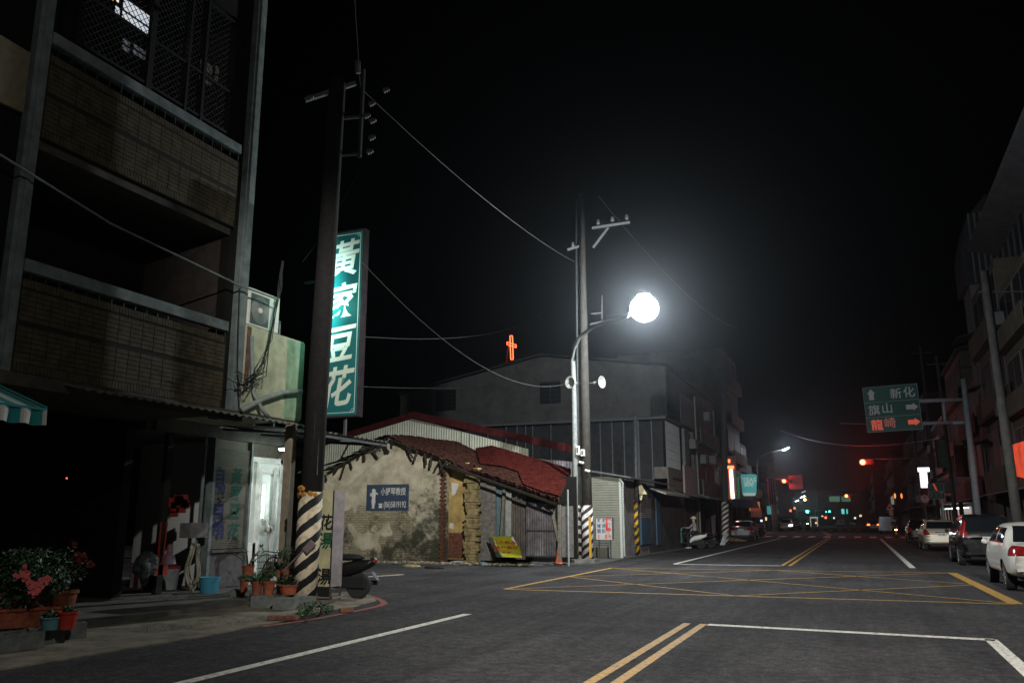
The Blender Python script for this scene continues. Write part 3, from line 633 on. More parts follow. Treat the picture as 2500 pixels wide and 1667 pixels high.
def plant(name, label, cat, p, r, h, potm, kind, fr=None, lm=None, group=None, bowl=False):
    p = Vector(p); t = thing(name, label, cat, p, 0, group)
    mb = MB(); mb.lathe(p, pot_prof(r, h), 22); mb.build('pot', potm, t, smooth=False)
    mb = MB(); mb.cyl(p+Vector((0,0,h*.85)), p+Vector((0,0,h*.93)), r*.88, None, 16); mb.build('soil', SOIL, t)
    fr = fr or r*1.4; lm = lm or [LEAF, LEAFD]
    if kind == 'bush':
        st = MB(); c = p+Vector((0,0,h+fr*1.1))
        for k in range(7):
            a = random.random()*2*PI; e_ = c+Vector((math.cos(a)*fr*.7, math.sin(a)*fr*.7, random.uniform(-.3,.6)*fr))
            st.tube([p+Vector((0,0,h*.9)), (p+e_)/2+Vector((0,0,h*.6)), e_], .02, 5, .005)
        st.build('stem', BARK, t)
        mb = MB(); leafball(mb, c, fr, fr, fr*.9, int(520*fr/.3), .035); mb.build('foliage', lm, t)
    elif kind == 'spiky':
        mb = MB()
        for k in range(46):
            a = random.random()*2*PI; el = random.uniform(.2,1.4); L = fr*random.uniform(.8,1.3); b_ = p+Vector((0,0,h*.9))
            d = Vector((math.cos(a)*math.cos(el), math.sin(a)*math.cos(el), math.sin(el))); n_ = d.cross(EZ).normalized()*.012
            m_ = b_+d*L*.6; e_ = b_+d*L+Vector((0,0,-L*.25)); mb.m = k % 2; mb.add([b_-n_, b_+n_, m_+n_, e_, m_-n_], [(0,1,2,3,4)])
        mb.build('foliage', lm, t)
    elif kind == 'broad':
        mb = MB(); st = MB()
        for k in range(13):
            a = k*2.4; el = random.uniform(.5,1.3); L = fr*random.uniform(.7,1.2); b_ = p+Vector((0,0,h*.9))
            d = Vector((math.cos(a)*math.cos(el), math.sin(a)*math.cos(el), math.sin(el))); e_ = b_+d*L; n_ = d.cross(EZ).normalized()
            st.tube([b_, b_+d*L*.5+Vector((0,0,.03)), e_], .008, 5); dd = (d+Vector((0,0,-.9))).normalized(); s_ = fr*.3; mb.m = k % 2
            mb.add([e_, e_+dd*s_*.4+n_*s_*.45, e_+dd*s_*1.3, e_+dd*s_*.4-n_*s_*.45], [(0,1,2,3)])
        st.build('stem', BARK, t); mb.build('foliage', lm, t)
    elif kind == 'low':
        mb = MB(); leafball(mb, p+Vector((0,0,h+fr*.25)), fr, fr, fr*.45, int(420*fr/.3), .03); mb.build('foliage', lm, t)
    return t
BLOCKM = mat('cinder_block', (.14,.15,.14), .95, .35, 10, bump=.5)
def block(px, py, label, z=.015, rz=0.3, L=.4, holes=3, h=.19, group=None):
    p = G(px, py, z) if not isinstance(px, Vector) else px
    d = .19; mb = MB(); hw = (L-.04*(holes+1))/holes
    mb.box(-L/2,L/2,.0,.035,0,h); mb.box(-L/2,L/2,d-.035,d,0,h)
    for i in range(holes+1): x = -L/2+i*(hw+.04); mb.box(x,x+.04,.035,d-.035,0,h)
    mb.box(-L/2+.05,L/2-.04,-.003,.0,h*.68,h*.71)
    t = mb.build('cinder_block', BLOCKM); t.location = p; t.rotation_euler.z = rz; return tag(t, label, 'cinder block', group), p
gb = 'cinder blocks under the flower pots'
rz0 = math.radians(62)
b1,_ = block(0, 1592, 'cinder block with dark open cells, cut by the left edge of the photo', rz=rz0, group=gb)
b2,_ = block(60, 1585, 'cinder block under the terracotta trough, between two other blocks', rz=rz0, group=gb)
b3,_ = block(113, 1572, 'cinder block under the blue bowl pot', rz=rz0, group=gb)
b4,_ = block(168, 1560, 'cinder block under the small red pot, right end of the row', rz=rz0, group=gb)
FLM = mat('pink_flower', (.6,.14,.14), .7, .2, 20); FLD = mat('dark_red_flower', (.2,.04,.045), .7, .3, 20)
# trough planter
zt = .2; tp = G(40,1530,zt); T = thing('trough_planter', 'long terracotta trough planter on the blocks, holding a leafy bush with pink flowers', 'planter', tp)
u = Vector((math.cos(rz0), math.sin(rz0), 0)); v = Vector((-u.y, u.x, 0))
mb = MB(); 
def frust(mb, c, u, v, a0, b0, a1, b1, h, open_=True):
    c = Vector(c); vs = [c+u*i*a0+v*j*b0 for i, j in ((-1,-1),(1,-1),(1,1),(-1,1))]+[c+u*i*a1+v*j*b1+EZ*h for i, j in ((-1,-1),(1,-1),(1,1),(-1,1))]
    mb.add(vs, [(3,2,1,0),(0,1,5,4),(1,2,6,5),(2,3,7,6),(3,0,4,7)]+([] if open_ else [(4,5,6,7)]))
frust(mb, tp, u, v, .36,.12,.42,.16,.2); frust(mb, tp+EZ*.2, u, v, .44,.18,.44,.18,.035); mb.build('pot', TERRA, T)
mb = MB(); frust(mb, tp+EZ*.15, u, v, .38,.14,.39,.15,.03, False); mb.build('soil', SOIL, T)
mb = MB(); fcs = PV(60,1410,tp.xy); 
for cx, cy, r in ((30,1440,.33),(60,1400,.3),(100,1385,.3),(40,1380,.28),(130,1420,.2)):
    c = PV(cx, cy, tp.xy); leafball(mb, c, r, r, r*.85, 700, .035)
mb.build('foliage', [LEAF, LEAFD], T)
for cx, cy in ((85,1385),(70,1397),(60,1399),(80,1402),(95,1415),(92,1425),(103,1432),(112,1420),(102,1438),(124,1407),(136,1410),(12,1445),(8,1462),(98,1420),(110,1430)):
    c = PV(cx, cy, tp.xy)+Vector((.33,-.38,0))*.9; mb = MB()
    for q in range(5): flower(mb, c+Vector((random.gauss(0,.022), random.gauss(0,.022), random.gauss(0,.022))), random.uniform(.024,.034))
    mb.build('flower', FLM, T)
mb = MB()
for k in range(8):
    e_ = PV(random.uniform(10,130), random.uniform(1390,1440), tp.xy); mb.tube([tp+EZ*.2+u*random.uniform(-.3,.3), (tp+e_)/2+EZ*.2, e_], .014, 5, .004)
mb.build('stem', BARK, T)
plant('potted_plant', 'pale blue bowl pot with sparse greenery on a block beside the trough', 'potted plant', G(122,1536,.2), .13, .15, mat('blue_glaze', (.09,.2,.22), .4, .2, 8), 'low', .11)
plant('potted_plant', 'small bright red plastic pot on the rightmost block of the left row', 'potted plant', G(162,1535,.2), .12, .21, mat('red_pot', (.33,.03,.02), .6, .25, 8), 'low', .07)
t = plant('potted_plant', 'large terracotta pot with spreading bush and dark red flowers behind the small red pot', 'potted plant', G(152,1500,.015), .2, .38, TERRAD, 'bush', .34, [LEAFD, LEAFG])
for cx, cy in ((190,1330),(197,1352),(203,1365),(222,1370),(236,1380),(200,1350),(210,1358)):
    c = PV(cx, cy, G(152,1500).xy)+Vector((.15,-.2,0)); mb = MB()
    for k in range(5): flower(mb, c+Vector((random.gauss(0,.025), random.gauss(0,.025), random.gauss(0,.025))), .035)
    mb.build('flower', FLD, t)
t = plant('potted_plant', 'dark bush in a hidden pot behind the trough, its crown above the pink flowers', 'potted plant', G(75,1480,.015), .18, .3, TERRAD, 'bush', .42, [LEAFD, LEAFD])
# middle cluster by the striped pole
MG = [('terracotta pot with broad dark leaves in front of the lit doorway',605,1405,.12,.2,TERRA,'broad',.4),
 ('slim upright terracotta pot left of two taller red pots, in front of the pole',595,1445,.085,.24,TERRA,'spiky',.14),
 ('terracotta pot right of the pierced grey block, first of a pair',626,1452,.1,.24,TERRAD,'spiky',.25),
 ('bright terracotta cylinder pot, right one of a pair before the pole',655,1452,.115,.24,TERRA,'bush',.13),
 ('wide shallow terracotta bowl with grey-green leaves against the striped pole',705,1450,.2,.17,TERRA,'low',.27),
 ('small terracotta pot at the left edge of the striped pole, above the wide bowl',722,1415,.08,.15,TERRA,'low',.1),
 ('dark pot with a twisted little bonsai and red berries beside the pole',700,1412,.1,.18,TERRAD,'bush',.22),
 ('small brown pot behind the styrofoam box',680,1408,.08,.16,TERRAD,'spiky',.14),
 ('dark green plastic tub with leafy weeds left of the slim terracotta pot',560,1432,.14,.26,mat('green_tub', (.02,.045,.03), .7),'bush',.15)]
for i, (lb, px, py, r, h, pm, kd, fr) in enumerate(MG):
    z = .2 if i in (1,2,3,4) else (.42 if i in (0,5,6,7) else .015)
    plant('potted_plant', lb, 'potted plant', G(px, py, z), r, h, pm, kd, fr, group='flower pots clustered by the striped pole')
mb = MB(); c = PV(734,1380,G(700,1412,.42).xy)
for k in range(4): mb.ball(c+Vector((random.gauss(0,.03),0,random.gauss(0,.03))), .014)
one('red_berries', 'tiny cluster of red berries hanging from the bonsai beside the striped pole', 'berries', mb, FLM)
block(588,1466,'pierced grey block with four tall slots under the slim terracotta pot', rz=.25, L=.44, holes=4, h=.2)
block(692,1488,'grey block under the wide terracotta bowl, chipped at its middle', rz=.2)
block(735,1484,'grey block partly behind weeds at the foot of the striped pole', rz=.15, L=.3, holes=2)
block(638,1482,'dark grey block in the middle of the stack under the pair of red pots', rz=.3)
BRK = mat('brick', (.16,.07,.05), .95, .4, 12, bump=.4)
for lb, px, py, z, r_ in (('loose reddish brick lying in front of the grey blocks, left one',672,1512,.02,.3),('loose reddish brick lying flat in front of the grey blocks, right one',712,1512,.02,.1),('broken brick on the ground by the sign board foot',845,1493,.02,.9),('brick propped under the pierced grey block',615,1470,.02,.2)):
    p = G(px, py, z); mb = MB(); a = Vector((math.cos(r_), math.sin(r_), 0)); mb.obox(p+EZ*.03, a, Vector((-a.y,a.x,0)), EZ, .11,.055,.03); one('brick', lb, 'brick', mb, BRK, bevel=.006, group='loose bricks at the pole foot')
mb = MB()
for cx, cy, r in ((745,1495,.13),(770,1498,.16),(760,1490,.12),(800,1492,.1),(735,1508,.08)): c = G(cx, cy, .03); leafball(mb, c+EZ*r*.5, r, r, r*.8, 260, .025)
tag(mb.build('weeds', [LEAF, LEAFD]), 'green weeds growing round the foot of the striped pole', 'weeds', kind='stuff')
mb = MB()
for i in range(900):
    t_ = random.random(); p = G(320+t_*400+random.gauss(0,9), 1545-t_*40+random.gauss(0,4), .0); a = random.random()*2*PI; h = random.uniform(.01,.05)
    mb.add([p, p+Vector((.006,0,0)), p+Vector((math.cos(a)*.02, math.sin(a)*.02, h))], [(0,1,2)])
tag(mb.build('grass_tufts', LEAFD), 'thin grass growing along the apron edge', 'grass', kind='stuff')
# styrofoam box with newspaper
bp = G(672,1400,.42); t = thing('planter_box', 'weathered wooden crate holding papers and a white bottle, above the red pots', 'crate', bp)
mb = MB(); mb.box(bp.x-.25,bp.x+.25,bp.y,bp.y+.3,bp.z-.05,bp.z+.24); mb.build('crate_body', mat('crate_brown', (.14,.09,.06), .95, .3, 8), t, bevel=.01)
mb = MB(); mb.cyl(bp+Vector((.0,.1,.26)), bp+Vector((.14,.1,.42)), .05, .045, 12); mb.build('bottle', WPLAST, t, smooth=True)
for k in range(5): mb = MB(); a = bp+Vector((.3+k*.03,.1,.1)); mb.bar(a, a+Vector((.18+.03*k,.05,.62-.05*k)), .03,.06); mb.build('board_strip', mat('pinkish_wood', (.25,.17,.14), .85, .2, 9), t)
# broom / shovel leaning on pole
mb = MB(); a = PV(752,1330,(-9.3,12.8)); b = PV(690,1395,(-9.4,12.75)); mb.tube([a,b], .014, 6); mb.obox(a+Vector((.03,0,-.03)), (a-b), EY, (a-b).cross(EY), .1,.02,.07); one('hand_shovel', 'small grey shovel with a reddish handle leaning against the striped pole', 'shovel', mb, mat('shovel_grey', (.12,.09,.09), .7))
# bicycle handlebars with basket behind the pots
bb = G(665,1440,.09); bz = thing('bicycle', 'bicycle parked behind the flower pots, with a wire front basket and chrome handlebar', 'bicycle', bb)
c0 = PV(668,1352,bb.xy)
mb = MB(); mb.tube([c0+Vector((-.3,0,.0)),c0+Vector((-.25,.02,.06)),c0+Vector((0,.05,.03)),c0+Vector((.25,.02,.08)),c0+Vector((.42,-.05,.04))], .013, 6); mb.tube([c0+Vector((-.25,0,.05)),c0+Vector((-.3,-.02,.14))], .01, 5); mb.ball(c0+Vector((-.31,-.02,.17)), .04); mb.build('handlebar', CHROME, bz, smooth=True)
mb = MB()
for i in range(9):
    for (xa, ya, xb, yb) in ((-.22+i*.05,-.25,-.18+i*.04,-.22),(-.22+i*.05,.05,-.18+i*.04,.03)): mb.bar(c0+Vector((xa,ya,-.02)), c0+Vector((xb,yb,-.28)), .006)
for z in (-.02,-.15,-.28): mb.bar(c0+Vector((-.22,-.25,z)), c0+Vector((.2,-.25,z)), .008); mb.bar(c0+Vector((-.22,.05,z)), c0+Vector((.2,.05,z)), .008); mb.bar(c0+Vector((-.22,-.25,z)), c0+Vector((-.22,.05,z)), .008); mb.bar(c0+Vector((.2,-.25,z)), c0+Vector((.2,.05,z)), .008)
mb.build('basket', DKSTEEL, bz)
mb = MB(); fw = Vector((c0.x, c0.y, .42)); mb.tube([fw+Vector((0,.33*math.cos(a*PI/12),.33*math.sin(a*PI/12))) for a in range(25)], .018, 6); rw = fw+Vector((0,1.02,0)); mb.tube([rw+Vector((0,.33*math.cos(a*PI/12),.33*math.sin(a*PI/12))) for a in range(25)], .018, 6); mb.build('wheel', RUBBER, bz)
mb = MB(); mb.tube([fw, c0+Vector((0,.08,0))], .018, 6); mb.tube([c0+Vector((0,.15,-.1)), fw+Vector((0,.6,-.1)), rw, fw+Vector((0,.75,.45)), c0+Vector((0,.15,-.15))], .018, 6); mb.build('frame', DKSTEEL, bz)
mb = MB(); mb.ball(fw+Vector((0,.75,.5)), .08,.13,.04); mb.build('saddle', BLACK, bz)
# standing fan
fp = PX(652,1400,-12.0); fp.z = .09; t = thing('standing_fan', 'white standing electric fan turned towards the lit doorway', 'fan', fp)
hz = PX(655,1292,-12.0).z
mb = MB(); mb.lathe(fp, [(0,0),(.2,0),(.2,.02),(.05,.05),(.035,.08)], 20); mb.build('base', WPLAST, t, smooth=True)
mb = MB(); mb.cyl(fp+EZ*.05, (fp.x,fp.y,hz-.1), .032, .026, 12); mb.build('stand', WPLAST, t, smooth=True)
hc = Vector((fp.x, fp.y, hz)); ax = Vector((-.75,.5,.12)).normalized()
mb = MB(); mb.lathe(hc-ax*.02, [(.0,-.02),(.055,-.02),(.075,.03),(.075,.13),(.05,.17)], 16, ax); mb.build('motor', WPLAST, t, smooth=True)
fr = MB(); uu = ax.cross(EZ).normalized(); vv = uu.cross(ax); fcn = hc+ax*.26
for r in (.06,.11,.16,.205): fr.tube([fcn-ax*(.04*(1-(r/.205)**2)*-1)+uu*r*math.cos(a*PI/12)+vv*r*math.sin(a*PI/12) for a in range(25)], .005, 4)
for k in range(36): a = k*PI/18; fr.tube([hc+ax*.15+(uu*math.cos(a)+vv*math.sin(a))*.05, fcn+(uu*math.cos(a)+vv*math.sin(a))*.205, hc+ax*.33+(uu*math.cos(a)+vv*math.sin(a))*.03], .0035, 3)
fr.build('cage', WPLAST, t)
mb = MB()
for k in range(3):
    a = k*2*PI/3; d = uu*math.cos(a)+vv*math.sin(a); e_ = ax.cross(d); mb.add([fcn+d*.03, fcn+d*.1+e_*.08+ax*.02, fcn+d*.19+e_*.05+ax*.02, fcn+d*.19-e_*.05-ax*.01, fcn+d*.08-e_*.04-ax*.01], [(0,1,2,3,4)])
mb.build('blade', mat('fan_blade', (.35,.45,.45), .3), t)
# wash stand box with hose, upright pipe
p = PX(482,1290,-12.4); t = thing('wash_box', 'grey wall-hung metal box with a coiled hose hanging below it', 'box', p)
z0 = PX(482,1312,-12.4).z; z1 = PX(482,1276,-12.4).z
mb = MB(); mb.box(-12.58,-12.3,p.y-.3,p.y+.2,z0,z1); mb.build('casing', mat('box_grey', (.17,.165,.16), .7, .3, 8), t, bevel=.01)
mb = MB(); mb.cyl((-12.4,p.y+.05,z1),(-12.4,p.y+.05,3.2),.035); mb.cyl((-12.4,p.y+.0,z0),(-12.4,p.y,z0-.18),.02); mb.build('pipe', PAINTG, t)
mb = MB()
for k in range(6):
    r = random.uniform(.12,.2); hh = random.uniform(.75,.95); o = random.uniform(-.05,.05)
    mb.tube([(-12.42+.03*math.sin(a), p.y+o+r*math.sin(2*PI*a/24), z0-.12-hh/2+hh/2*math.cos(2*PI*a/24)) for a in range(25)], .017, 6)
mb.build('hose', mat('hose', (.2,.18,.13), .6, .2, 12), t, smooth=True)
def bucket(px, py, label, r, h, m, lidm=None):
    p = G(px, py, .09); t = thing('bucket', label, 'bucket', p); mb = MB(); mb.lathe(p, [(0,0),(r*.82,0),(r,h*.95),(r*1.05,h*.95),(r*1.05,h),(r*.97,h),(r*.93,h*.9),(0,h*.85)], 24); mb.build('body', m, t, smooth=False)
    mb = MB(); mb.tube([p+Vector((r*1.04*math.cos(a*PI/10), -r*.2-.1*math.sin(a*PI/10), h*.9-.12*math.sin(a*PI/10))) for a in range(11)], .006, 5); mb.build('handle', STEEL, t)
    if lidm: mb = MB(); mb.lathe(p+EZ*h, [(r*1.08,0),(r*1.06,.05),(0,.1)], 20); mb.build('lid', lidm, t)
bucket(510,1446,'bright blue plastic tub on the arcade floor beside the hose', .2, .3, mat('blue_plastic', (.05,.25,.36), .5))
bucket(406,1438,'large white plastic bucket with a reddish cover under the red decoration', .24, .42, mat('white_bucket', (.3,.33,.34), .5, .2, 6), mat('red_cloth', (.2,.03,.03), .9))
p = G(350,1436,.09); t = thing('carton', 'red and white printed carton leaning beside the white bucket', 'carton', p)
mb = MB(); mb.box(p.x-.4,p.x+.25,p.y,p.y+.4,.09,.6); cb_ = mb.build('box', mat('carton_red', (.13,.018,.018), .8, .2, 5), t)
mb = MB()
for k in range(3): mb.box(p.x-.38+k*.22,p.x-.29+k*.22,p.y-.004,p.y-.001,.1,.58)
mb.build('white_band', mat('carton_white', (.3,.28,.28), .8), cb_)
mb = MB(); mb.lathe(PX(412,1376,-12.3), [(0,0),(.13,0),(.1,.15),(.06,.2),(.055,.35),(0,.38)], 14); one('jug', 'blue and pink plastic jug standing on the white bucket', 'jug', mb, mat('jug_blue', (.05,.2,.3), .5, col2=(.3,.1,.1), scale=3))
mb = MB(); a = PX(420,1215,-12.56); b = PX(455,1260,-12.56)
for k in range(16):
    y = a.y+(b.y-a.y)*random.random(); z = a.z+(b.z-a.z)*random.random(); s_ = random.uniform(.05,.11); mb.obox((-12.57,y,z), EY, EZ, EX, s_, s_*.8, .008)
one('red_decoration', 'red paper decoration stuck on the tiled arcade wall', 'decoration', mb, mat('red_paper', (.22,.02,.015), .8))
for lb, xa, xb in (('red broom handle leaning on the arcade tiles, left one',393,384),('dark red mop handle leaning on the arcade tiles, right one',408,396)):
    mb = MB(); mb.tube([PX(xa,1275,-12.5), PX(xb,1380,-12.2)], .018, 6); p2 = PX(xb,1380,-12.2); mb.obox(p2-EZ*.08, EY, EZ, EX, .12,.1,.03); one('broom', lb, 'broom', mb, mat('red_handle', (.25,.03,.02), .7), group='brooms against the arcade wall')
mb = MB(); p = PX(360,1345,-12.3)
mb.ball((p.x,p.y,p.z-.25), .18,.24,.26, 28, 20)
mb.v = [tuple(Vector(v)+(Vector(v)-Vector((p.x,p.y,p.z-.1)))*(.45*noise.noise(Vector(v)*5)+.2*noise.noise(Vector(v)*13))) for v in mb.v]
one('plastic_bag', 'crumpled grey plastic bag heaped by the arcade wall', 'bag', mb, mat('bag_grey', (.05,.06,.06), .5, .4, 8))
mb = MB(); c = PX(163,1167,-10.7); mb.ball(c, .012); one('indicator_light', 'tiny red indicator light glowing in the dark arcade', 'light', mb, mat('red_led', (1,.1,.05), .5, emit=(1,.06,.03), est=4))
# standing signboard
YS = 13.95
q = thing('signboard', 'upright cream box signboard with black and green characters beside the striped pole', 'sign', (PY(812,1430,YS).x,YS,0))
SQ = PY(838,1320,YS+.3); Sx1 = PY(812,1320,YS).x; Sx0 = Sx1-.62; Sz0 = PY(800,1432,YS).z; Sz1 = PY(800,1197,YS).z
mb = MB(); mb.box(Sx0,Sx1,YS,YS+.3,Sz0,Sz1); mb.build('casing', mat('sign_beige', (.36,.33,.2), .8, .3, 3, bump=.1), q, bevel=.01)
mb = MB(); mb.prism([(Sx1,YS,Sz0),(SQ.x,YS+.3,Sz0),(SQ.x,YS+.3,Sz1),(Sx1,YS,Sz1)], (-.02,.03,0)); mb.build('side_panel', mat('sign_side', (.24,.22,.23), .7, .25, 4), q)
mb = MB(); mb.box(Sx0,Sx1,YS-.015,YS-.002,Sz1-.5,Sz1-.485); mb.box(Sx1-.02,Sx1,YS-.016,YS-.003,Sz0,Sz1); mb.box(Sx0,Sx1-.02,YS-.03,YS-.004,Sz0-.18,Sz0); mb.build('trim', BLACK, q)
mb = MB()
for x, y in ((Sx1-.02,YS+.03),(SQ.x-.02,YS+.28),(Sx0+.1,YS+.1)): mb.bar((x,y,0),(x,y,Sz0+.02),.03)
mb.bar((Sx1,YS+.05,.05),(Sx1-.6,YS+.1,.35),.03); mb.build('leg', RUST, q)
yq = YS-.012; cxs = PY(795,1300,yq).x
letters([('花',(cxs,yq,PY(797,1274,yq).z),EX,EZ,.31),('湯',(cxs,yq,PY(797,1407,yq).z),EX,EZ,.33)], BLACK, q, off=.02)
letters([('湯',(cxs,yq,PY(797,1319,yq).z),EX,EZ,.33)], mat('dark_green_paint', (.01,.06,.03), .7), q, off=.02)
mb = MB(); mb.tube([G(775,1480,.15), G(800,1472,.25), G(838,1452,.35)], .015, 6); mb.tube([G(782,1495,.02), G(785,1480,.2), G(775,1472,.3)], .012, 6); one('loose_pipe', 'bent grey conduit lying across the legs of the cream signboard', 'pipe', mb, STEEL, smooth=True)

# ================================================================== OLD HOUSE AT THE CORNER
def rb(mb, px0, py0, px1, py1, Y, th=.06):   # box facing the viewer whose front face spans these photo points on plane Y
    a = PY(px0, py0, Y); b = PY(px1, py1, Y); x0, x1 = sorted((a.x, b.x)); z0, z1 = sorted((a.z, b.z)); mb.box(x0, x1, Y, Y+th, max(z0, -.02), z1); return mb
def oldwall_mat():
    m = mat('old_plaster', (.42,.36,.21), .95); nt, b = nodes(m); tc = nt.nodes.new('ShaderNodeTexCoord')
    def N(scale, det=8, ro=.65):
        n = nt.nodes.new('ShaderNodeTexNoise'); n.inputs['Scale'].default_value = scale; n.inputs['Detail'].default_value = det; n.inputs['Roughness'].default_value = ro; nt.links.new(tc.outputs['Object'], n.inputs['Vector']); return n
    def ramp(f, p0, c0, p1, c1):
        r = nt.nodes.new('ShaderNodeValToRGB'); r.color_ramp.elements[0].position = p0; r.color_ramp.elements[1].position = p1; r.color_ramp.elements[0].color = (*c0,1); r.color_ramp.elements[1].color = (*c1,1); nt.links.new(f, r.inputs[0]); return r.outputs[0]
    def mix(a, b_, f, t='MIX'):
        x = nt.nodes.new('ShaderNodeMixRGB'); x.blend_type = t
        if isinstance(f, float): x.inputs[0].default_value = f
        else: nt.links.new(f, x.inputs[0])
        nt.links.new(a, x.inputs[1]); nt.links.new(b_, x.inputs[2]); return x.outputs[0]
    base = ramp(N(2.2).outputs['Fac'], .35, (.25,.23,.165), .62, (.45,.42,.32))
    sp = nt.nodes.new('ShaderNodeSeparateXYZ'); nt.links.new(tc.outputs['Object'], sp.inputs[0])
    cb_ = nt.nodes.new('ShaderNodeCombineXYZ'); nt.links.new(sp.outputs[0], cb_.inputs[0]); nt.links.new(sp.outputs[2], cb_.inputs[1])
    br = nt.nodes.new('ShaderNodeTexBrick'); br.inputs['Scale'].default_value = 1; br.inputs['Brick Width'].default_value = .26; br.inputs['Row Height'].default_value = .085; br.inputs['Mortar Size'].default_value = .012
    br.inputs['Color1'].default_value = (.31,.28,.19,1); br.inputs['Color2'].default_value = (.2,.185,.13,1); br.inputs['Mortar'].default_value = (.17,.155,.11,1); nw = N(3.0, 3); wv = nt.nodes.new('ShaderNodeVectorMath'); wv.operation = 'MULTIPLY_ADD'; wv.inputs[1].default_value = (.1,.1,0); nt.links.new(nw.outputs['Color'], wv.inputs[0]); nt.links.new(cb_.outputs[0], wv.inputs[2]); nt.links.new(wv.outputs[0], br.inputs['Vector'])
    # plaster has fallen off the lower part
    ad = nt.nodes.new('ShaderNodeMath'); ad.operation = 'MULTIPLY_ADD'; nt.links.new(sp.outputs[2], ad.inputs[0]); ad.inputs[1].default_value = -.22; ad.inputs[2].default_value = .47
    a2 = nt.nodes.new('ShaderNodeMath'); a2.operation = 'ADD'; nt.links.new(ad.outputs[0], a2.inputs[0]); nt.links.new(N(1.1).outputs['Fac'], a2.inputs[1])
    att = nt.nodes.new('ShaderNodeAttribute'); att.attribute_name = 'fallen'; msk = att.outputs['Fac']
    c = mix(base, br.outputs['Color'], msk)
    # black mildew patches
    n3 = N(1.6, 12, .75); a3 = nt.nodes.new('ShaderNodeMath'); a3.operation = 'MULTIPLY_ADD'; nt.links.new(sp.outputs[2], a3.inputs[0]); a3.inputs[1].default_value = -.07; nt.links.new(n3.outputs['Fac'], a3.inputs[2])
    xr = nt.nodes.new('ShaderNodeMapRange'); xr.inputs[1].default_value = -2.0; xr.inputs[2].default_value = .8; xr.inputs[3].default_value = -.07; xr.inputs[4].default_value = .1; nt.links.new(sp.outputs[0], xr.inputs[0])
    a4 = nt.nodes.new('ShaderNodeMath'); a4.operation = 'ADD'; nt.links.new(a3.outputs[0], a4.inputs[0]); nt.links.new(xr.outputs[0], a4.inputs[1])
    st = ramp(a4.outputs[0], .37, (1,1,1), .5, (.16,.175,.17))
    c = mix(c, st, .95, 'MULTIPLY')
    nt.links.new(c, b.inputs['Base Color'])
    bp = nt.nodes.new('ShaderNodeBump'); bp.inputs['Strength'].default_value = .5; bp.inputs['Distance'].default_value = .02
    h = N(16).outputs['Fac']; nt.links.new(h, bp.inputs['Height']); nt.links.new(bp.outputs['Normal'], b.inputs['Normal'])
    return m
OLDW = oldwall_mat()
BRICKD = mat('old_brick', (.13,.055,.035), .95, .55, 14, bump=.4); MUD = mat('crumbling_render', (.25,.2,.1), .98, .5, 5, bump=1.0, bscale=12)
ROOFT = mat('faded_roof_tile', (.036,.016,.012), .95, .6, 6, bump=.5, spec=0); RED = mat('red_roof_sheet', (.05,.010,.008), .9, .5, 5, spec=0)
CORR = mat('weathered_sheet', (.15,.14,.15), .65, .4, 4, metal=.2); PLANK = mat('grey_plank', (.16,.15,.14), .9, .4, 9)
O = thing('old_house', 'derelict plastered house with a sagging red tiled roof at the side-street corner', 'house', (-14,27,0))
YW = 26.9
wl = [(-18.5,0),(-13.45,0),(-13.45,3.5),(-14.1,3.8),(-15.0,4.15),(-15.65,4.42),(-16.3,4.15),(-17.3,3.7),(-18.5,3.2)]
mb = MB(); mb.prism([(x, YW+.03, z) for x, z in wl], (0,.3,0)); mb.build('wall_core', OLDW, O)
def wtop(x):
    P = sorted([q for q in wl if q[1] > 1]); 
    for (a, b), (c, d) in zip(P[:-1], P[1:]):
        if a <= x <= c and c > a: return b+(d-b)*(x-a)/(c-a)
    return P[0][1]
def fnoise(x, y, z): return noise.noise(Vector((x,y,z)))*.55+noise.noise(Vector((x*2.1,y*2.1,z*2.1+5)))*.3+noise.noise(Vector((x*4.6,y*4.6,z*4.6)))*.2
NX_, NZ_ = 300, 150; vs = []; fal = []
for i in range(NX_+1):
    x = -18.5+5.05*i/NX_; tpz = wtop(x)
    for k in range(NZ_+1):
        z = tpz*k/NZ_; v = .44-.2*z+.5+.75*fnoise(x*.9, 7, z*.9)-.0; f_ = min(1, max(0, (v-.66)/.035)) if z < tpz-.05 else 1
        bx = (x/.26+(.5 if int(z/.085) % 2 else 0)) % 1; bz = (z/.085) % 1
        joint = 1 if (bx < .06 or bz < .16) else 0
        y = YW-.022*(1-f_)-.006*fnoise(x*3, 2, z*3)-(0 if joint else .008)*f_-(.004*noise.noise(Vector((x*25,1,z*25))))
        vs.append((x, y, z)); fal.append(f_)
mb = MB(); mb.add(vs, [(i*(NZ_+1)+k, (i+1)*(NZ_+1)+k, (i+1)*(NZ_+1)+k+1, i*(NZ_+1)+k+1) for i in range(NX_) for k in range(NZ_)])
fw_ = mb.build('front_wall', OLDW, O); at_ = fw_.data.attributes.new('fallen', 'FLOAT', 'POINT'); 
if len(fw_.data.vertices) == len(fal): at_.data.foreach_set('value', fal)
for p_ in fw_.data.polygons: p_.use_smooth = True
mb = MB(); mb.box(-18.5,-18.2,YW+.3,31.5,0,3.2); mb.box(-18.2,-12.2,31.2,31.5,0,3.3); mb.build('back_wall', OLDW, O)
mb = MB()   # toothed brick edge
z = .02; k = 0
while z < 3.4:
    d = .045 if k % 2 else 0; mb.obox((-13.5+random.uniform(-.012,.012), YW-.02+random.uniform(-.01,.01), z+.035), (1,random.uniform(-.12,.12),0), (0,1,0), EZ, .05+d*.8, .07+d*.6, .03); z += .073; k += 1
mb.build('brick_edge', BRICKD, O)
mb = MB(); rb(mb, 1088,1130,1140,1365,YW+.45,.12); mb.build('inner_wall', mat('ochre_plaster', (.36,.26,.1), .95, .35, 3, bump=.3), O)
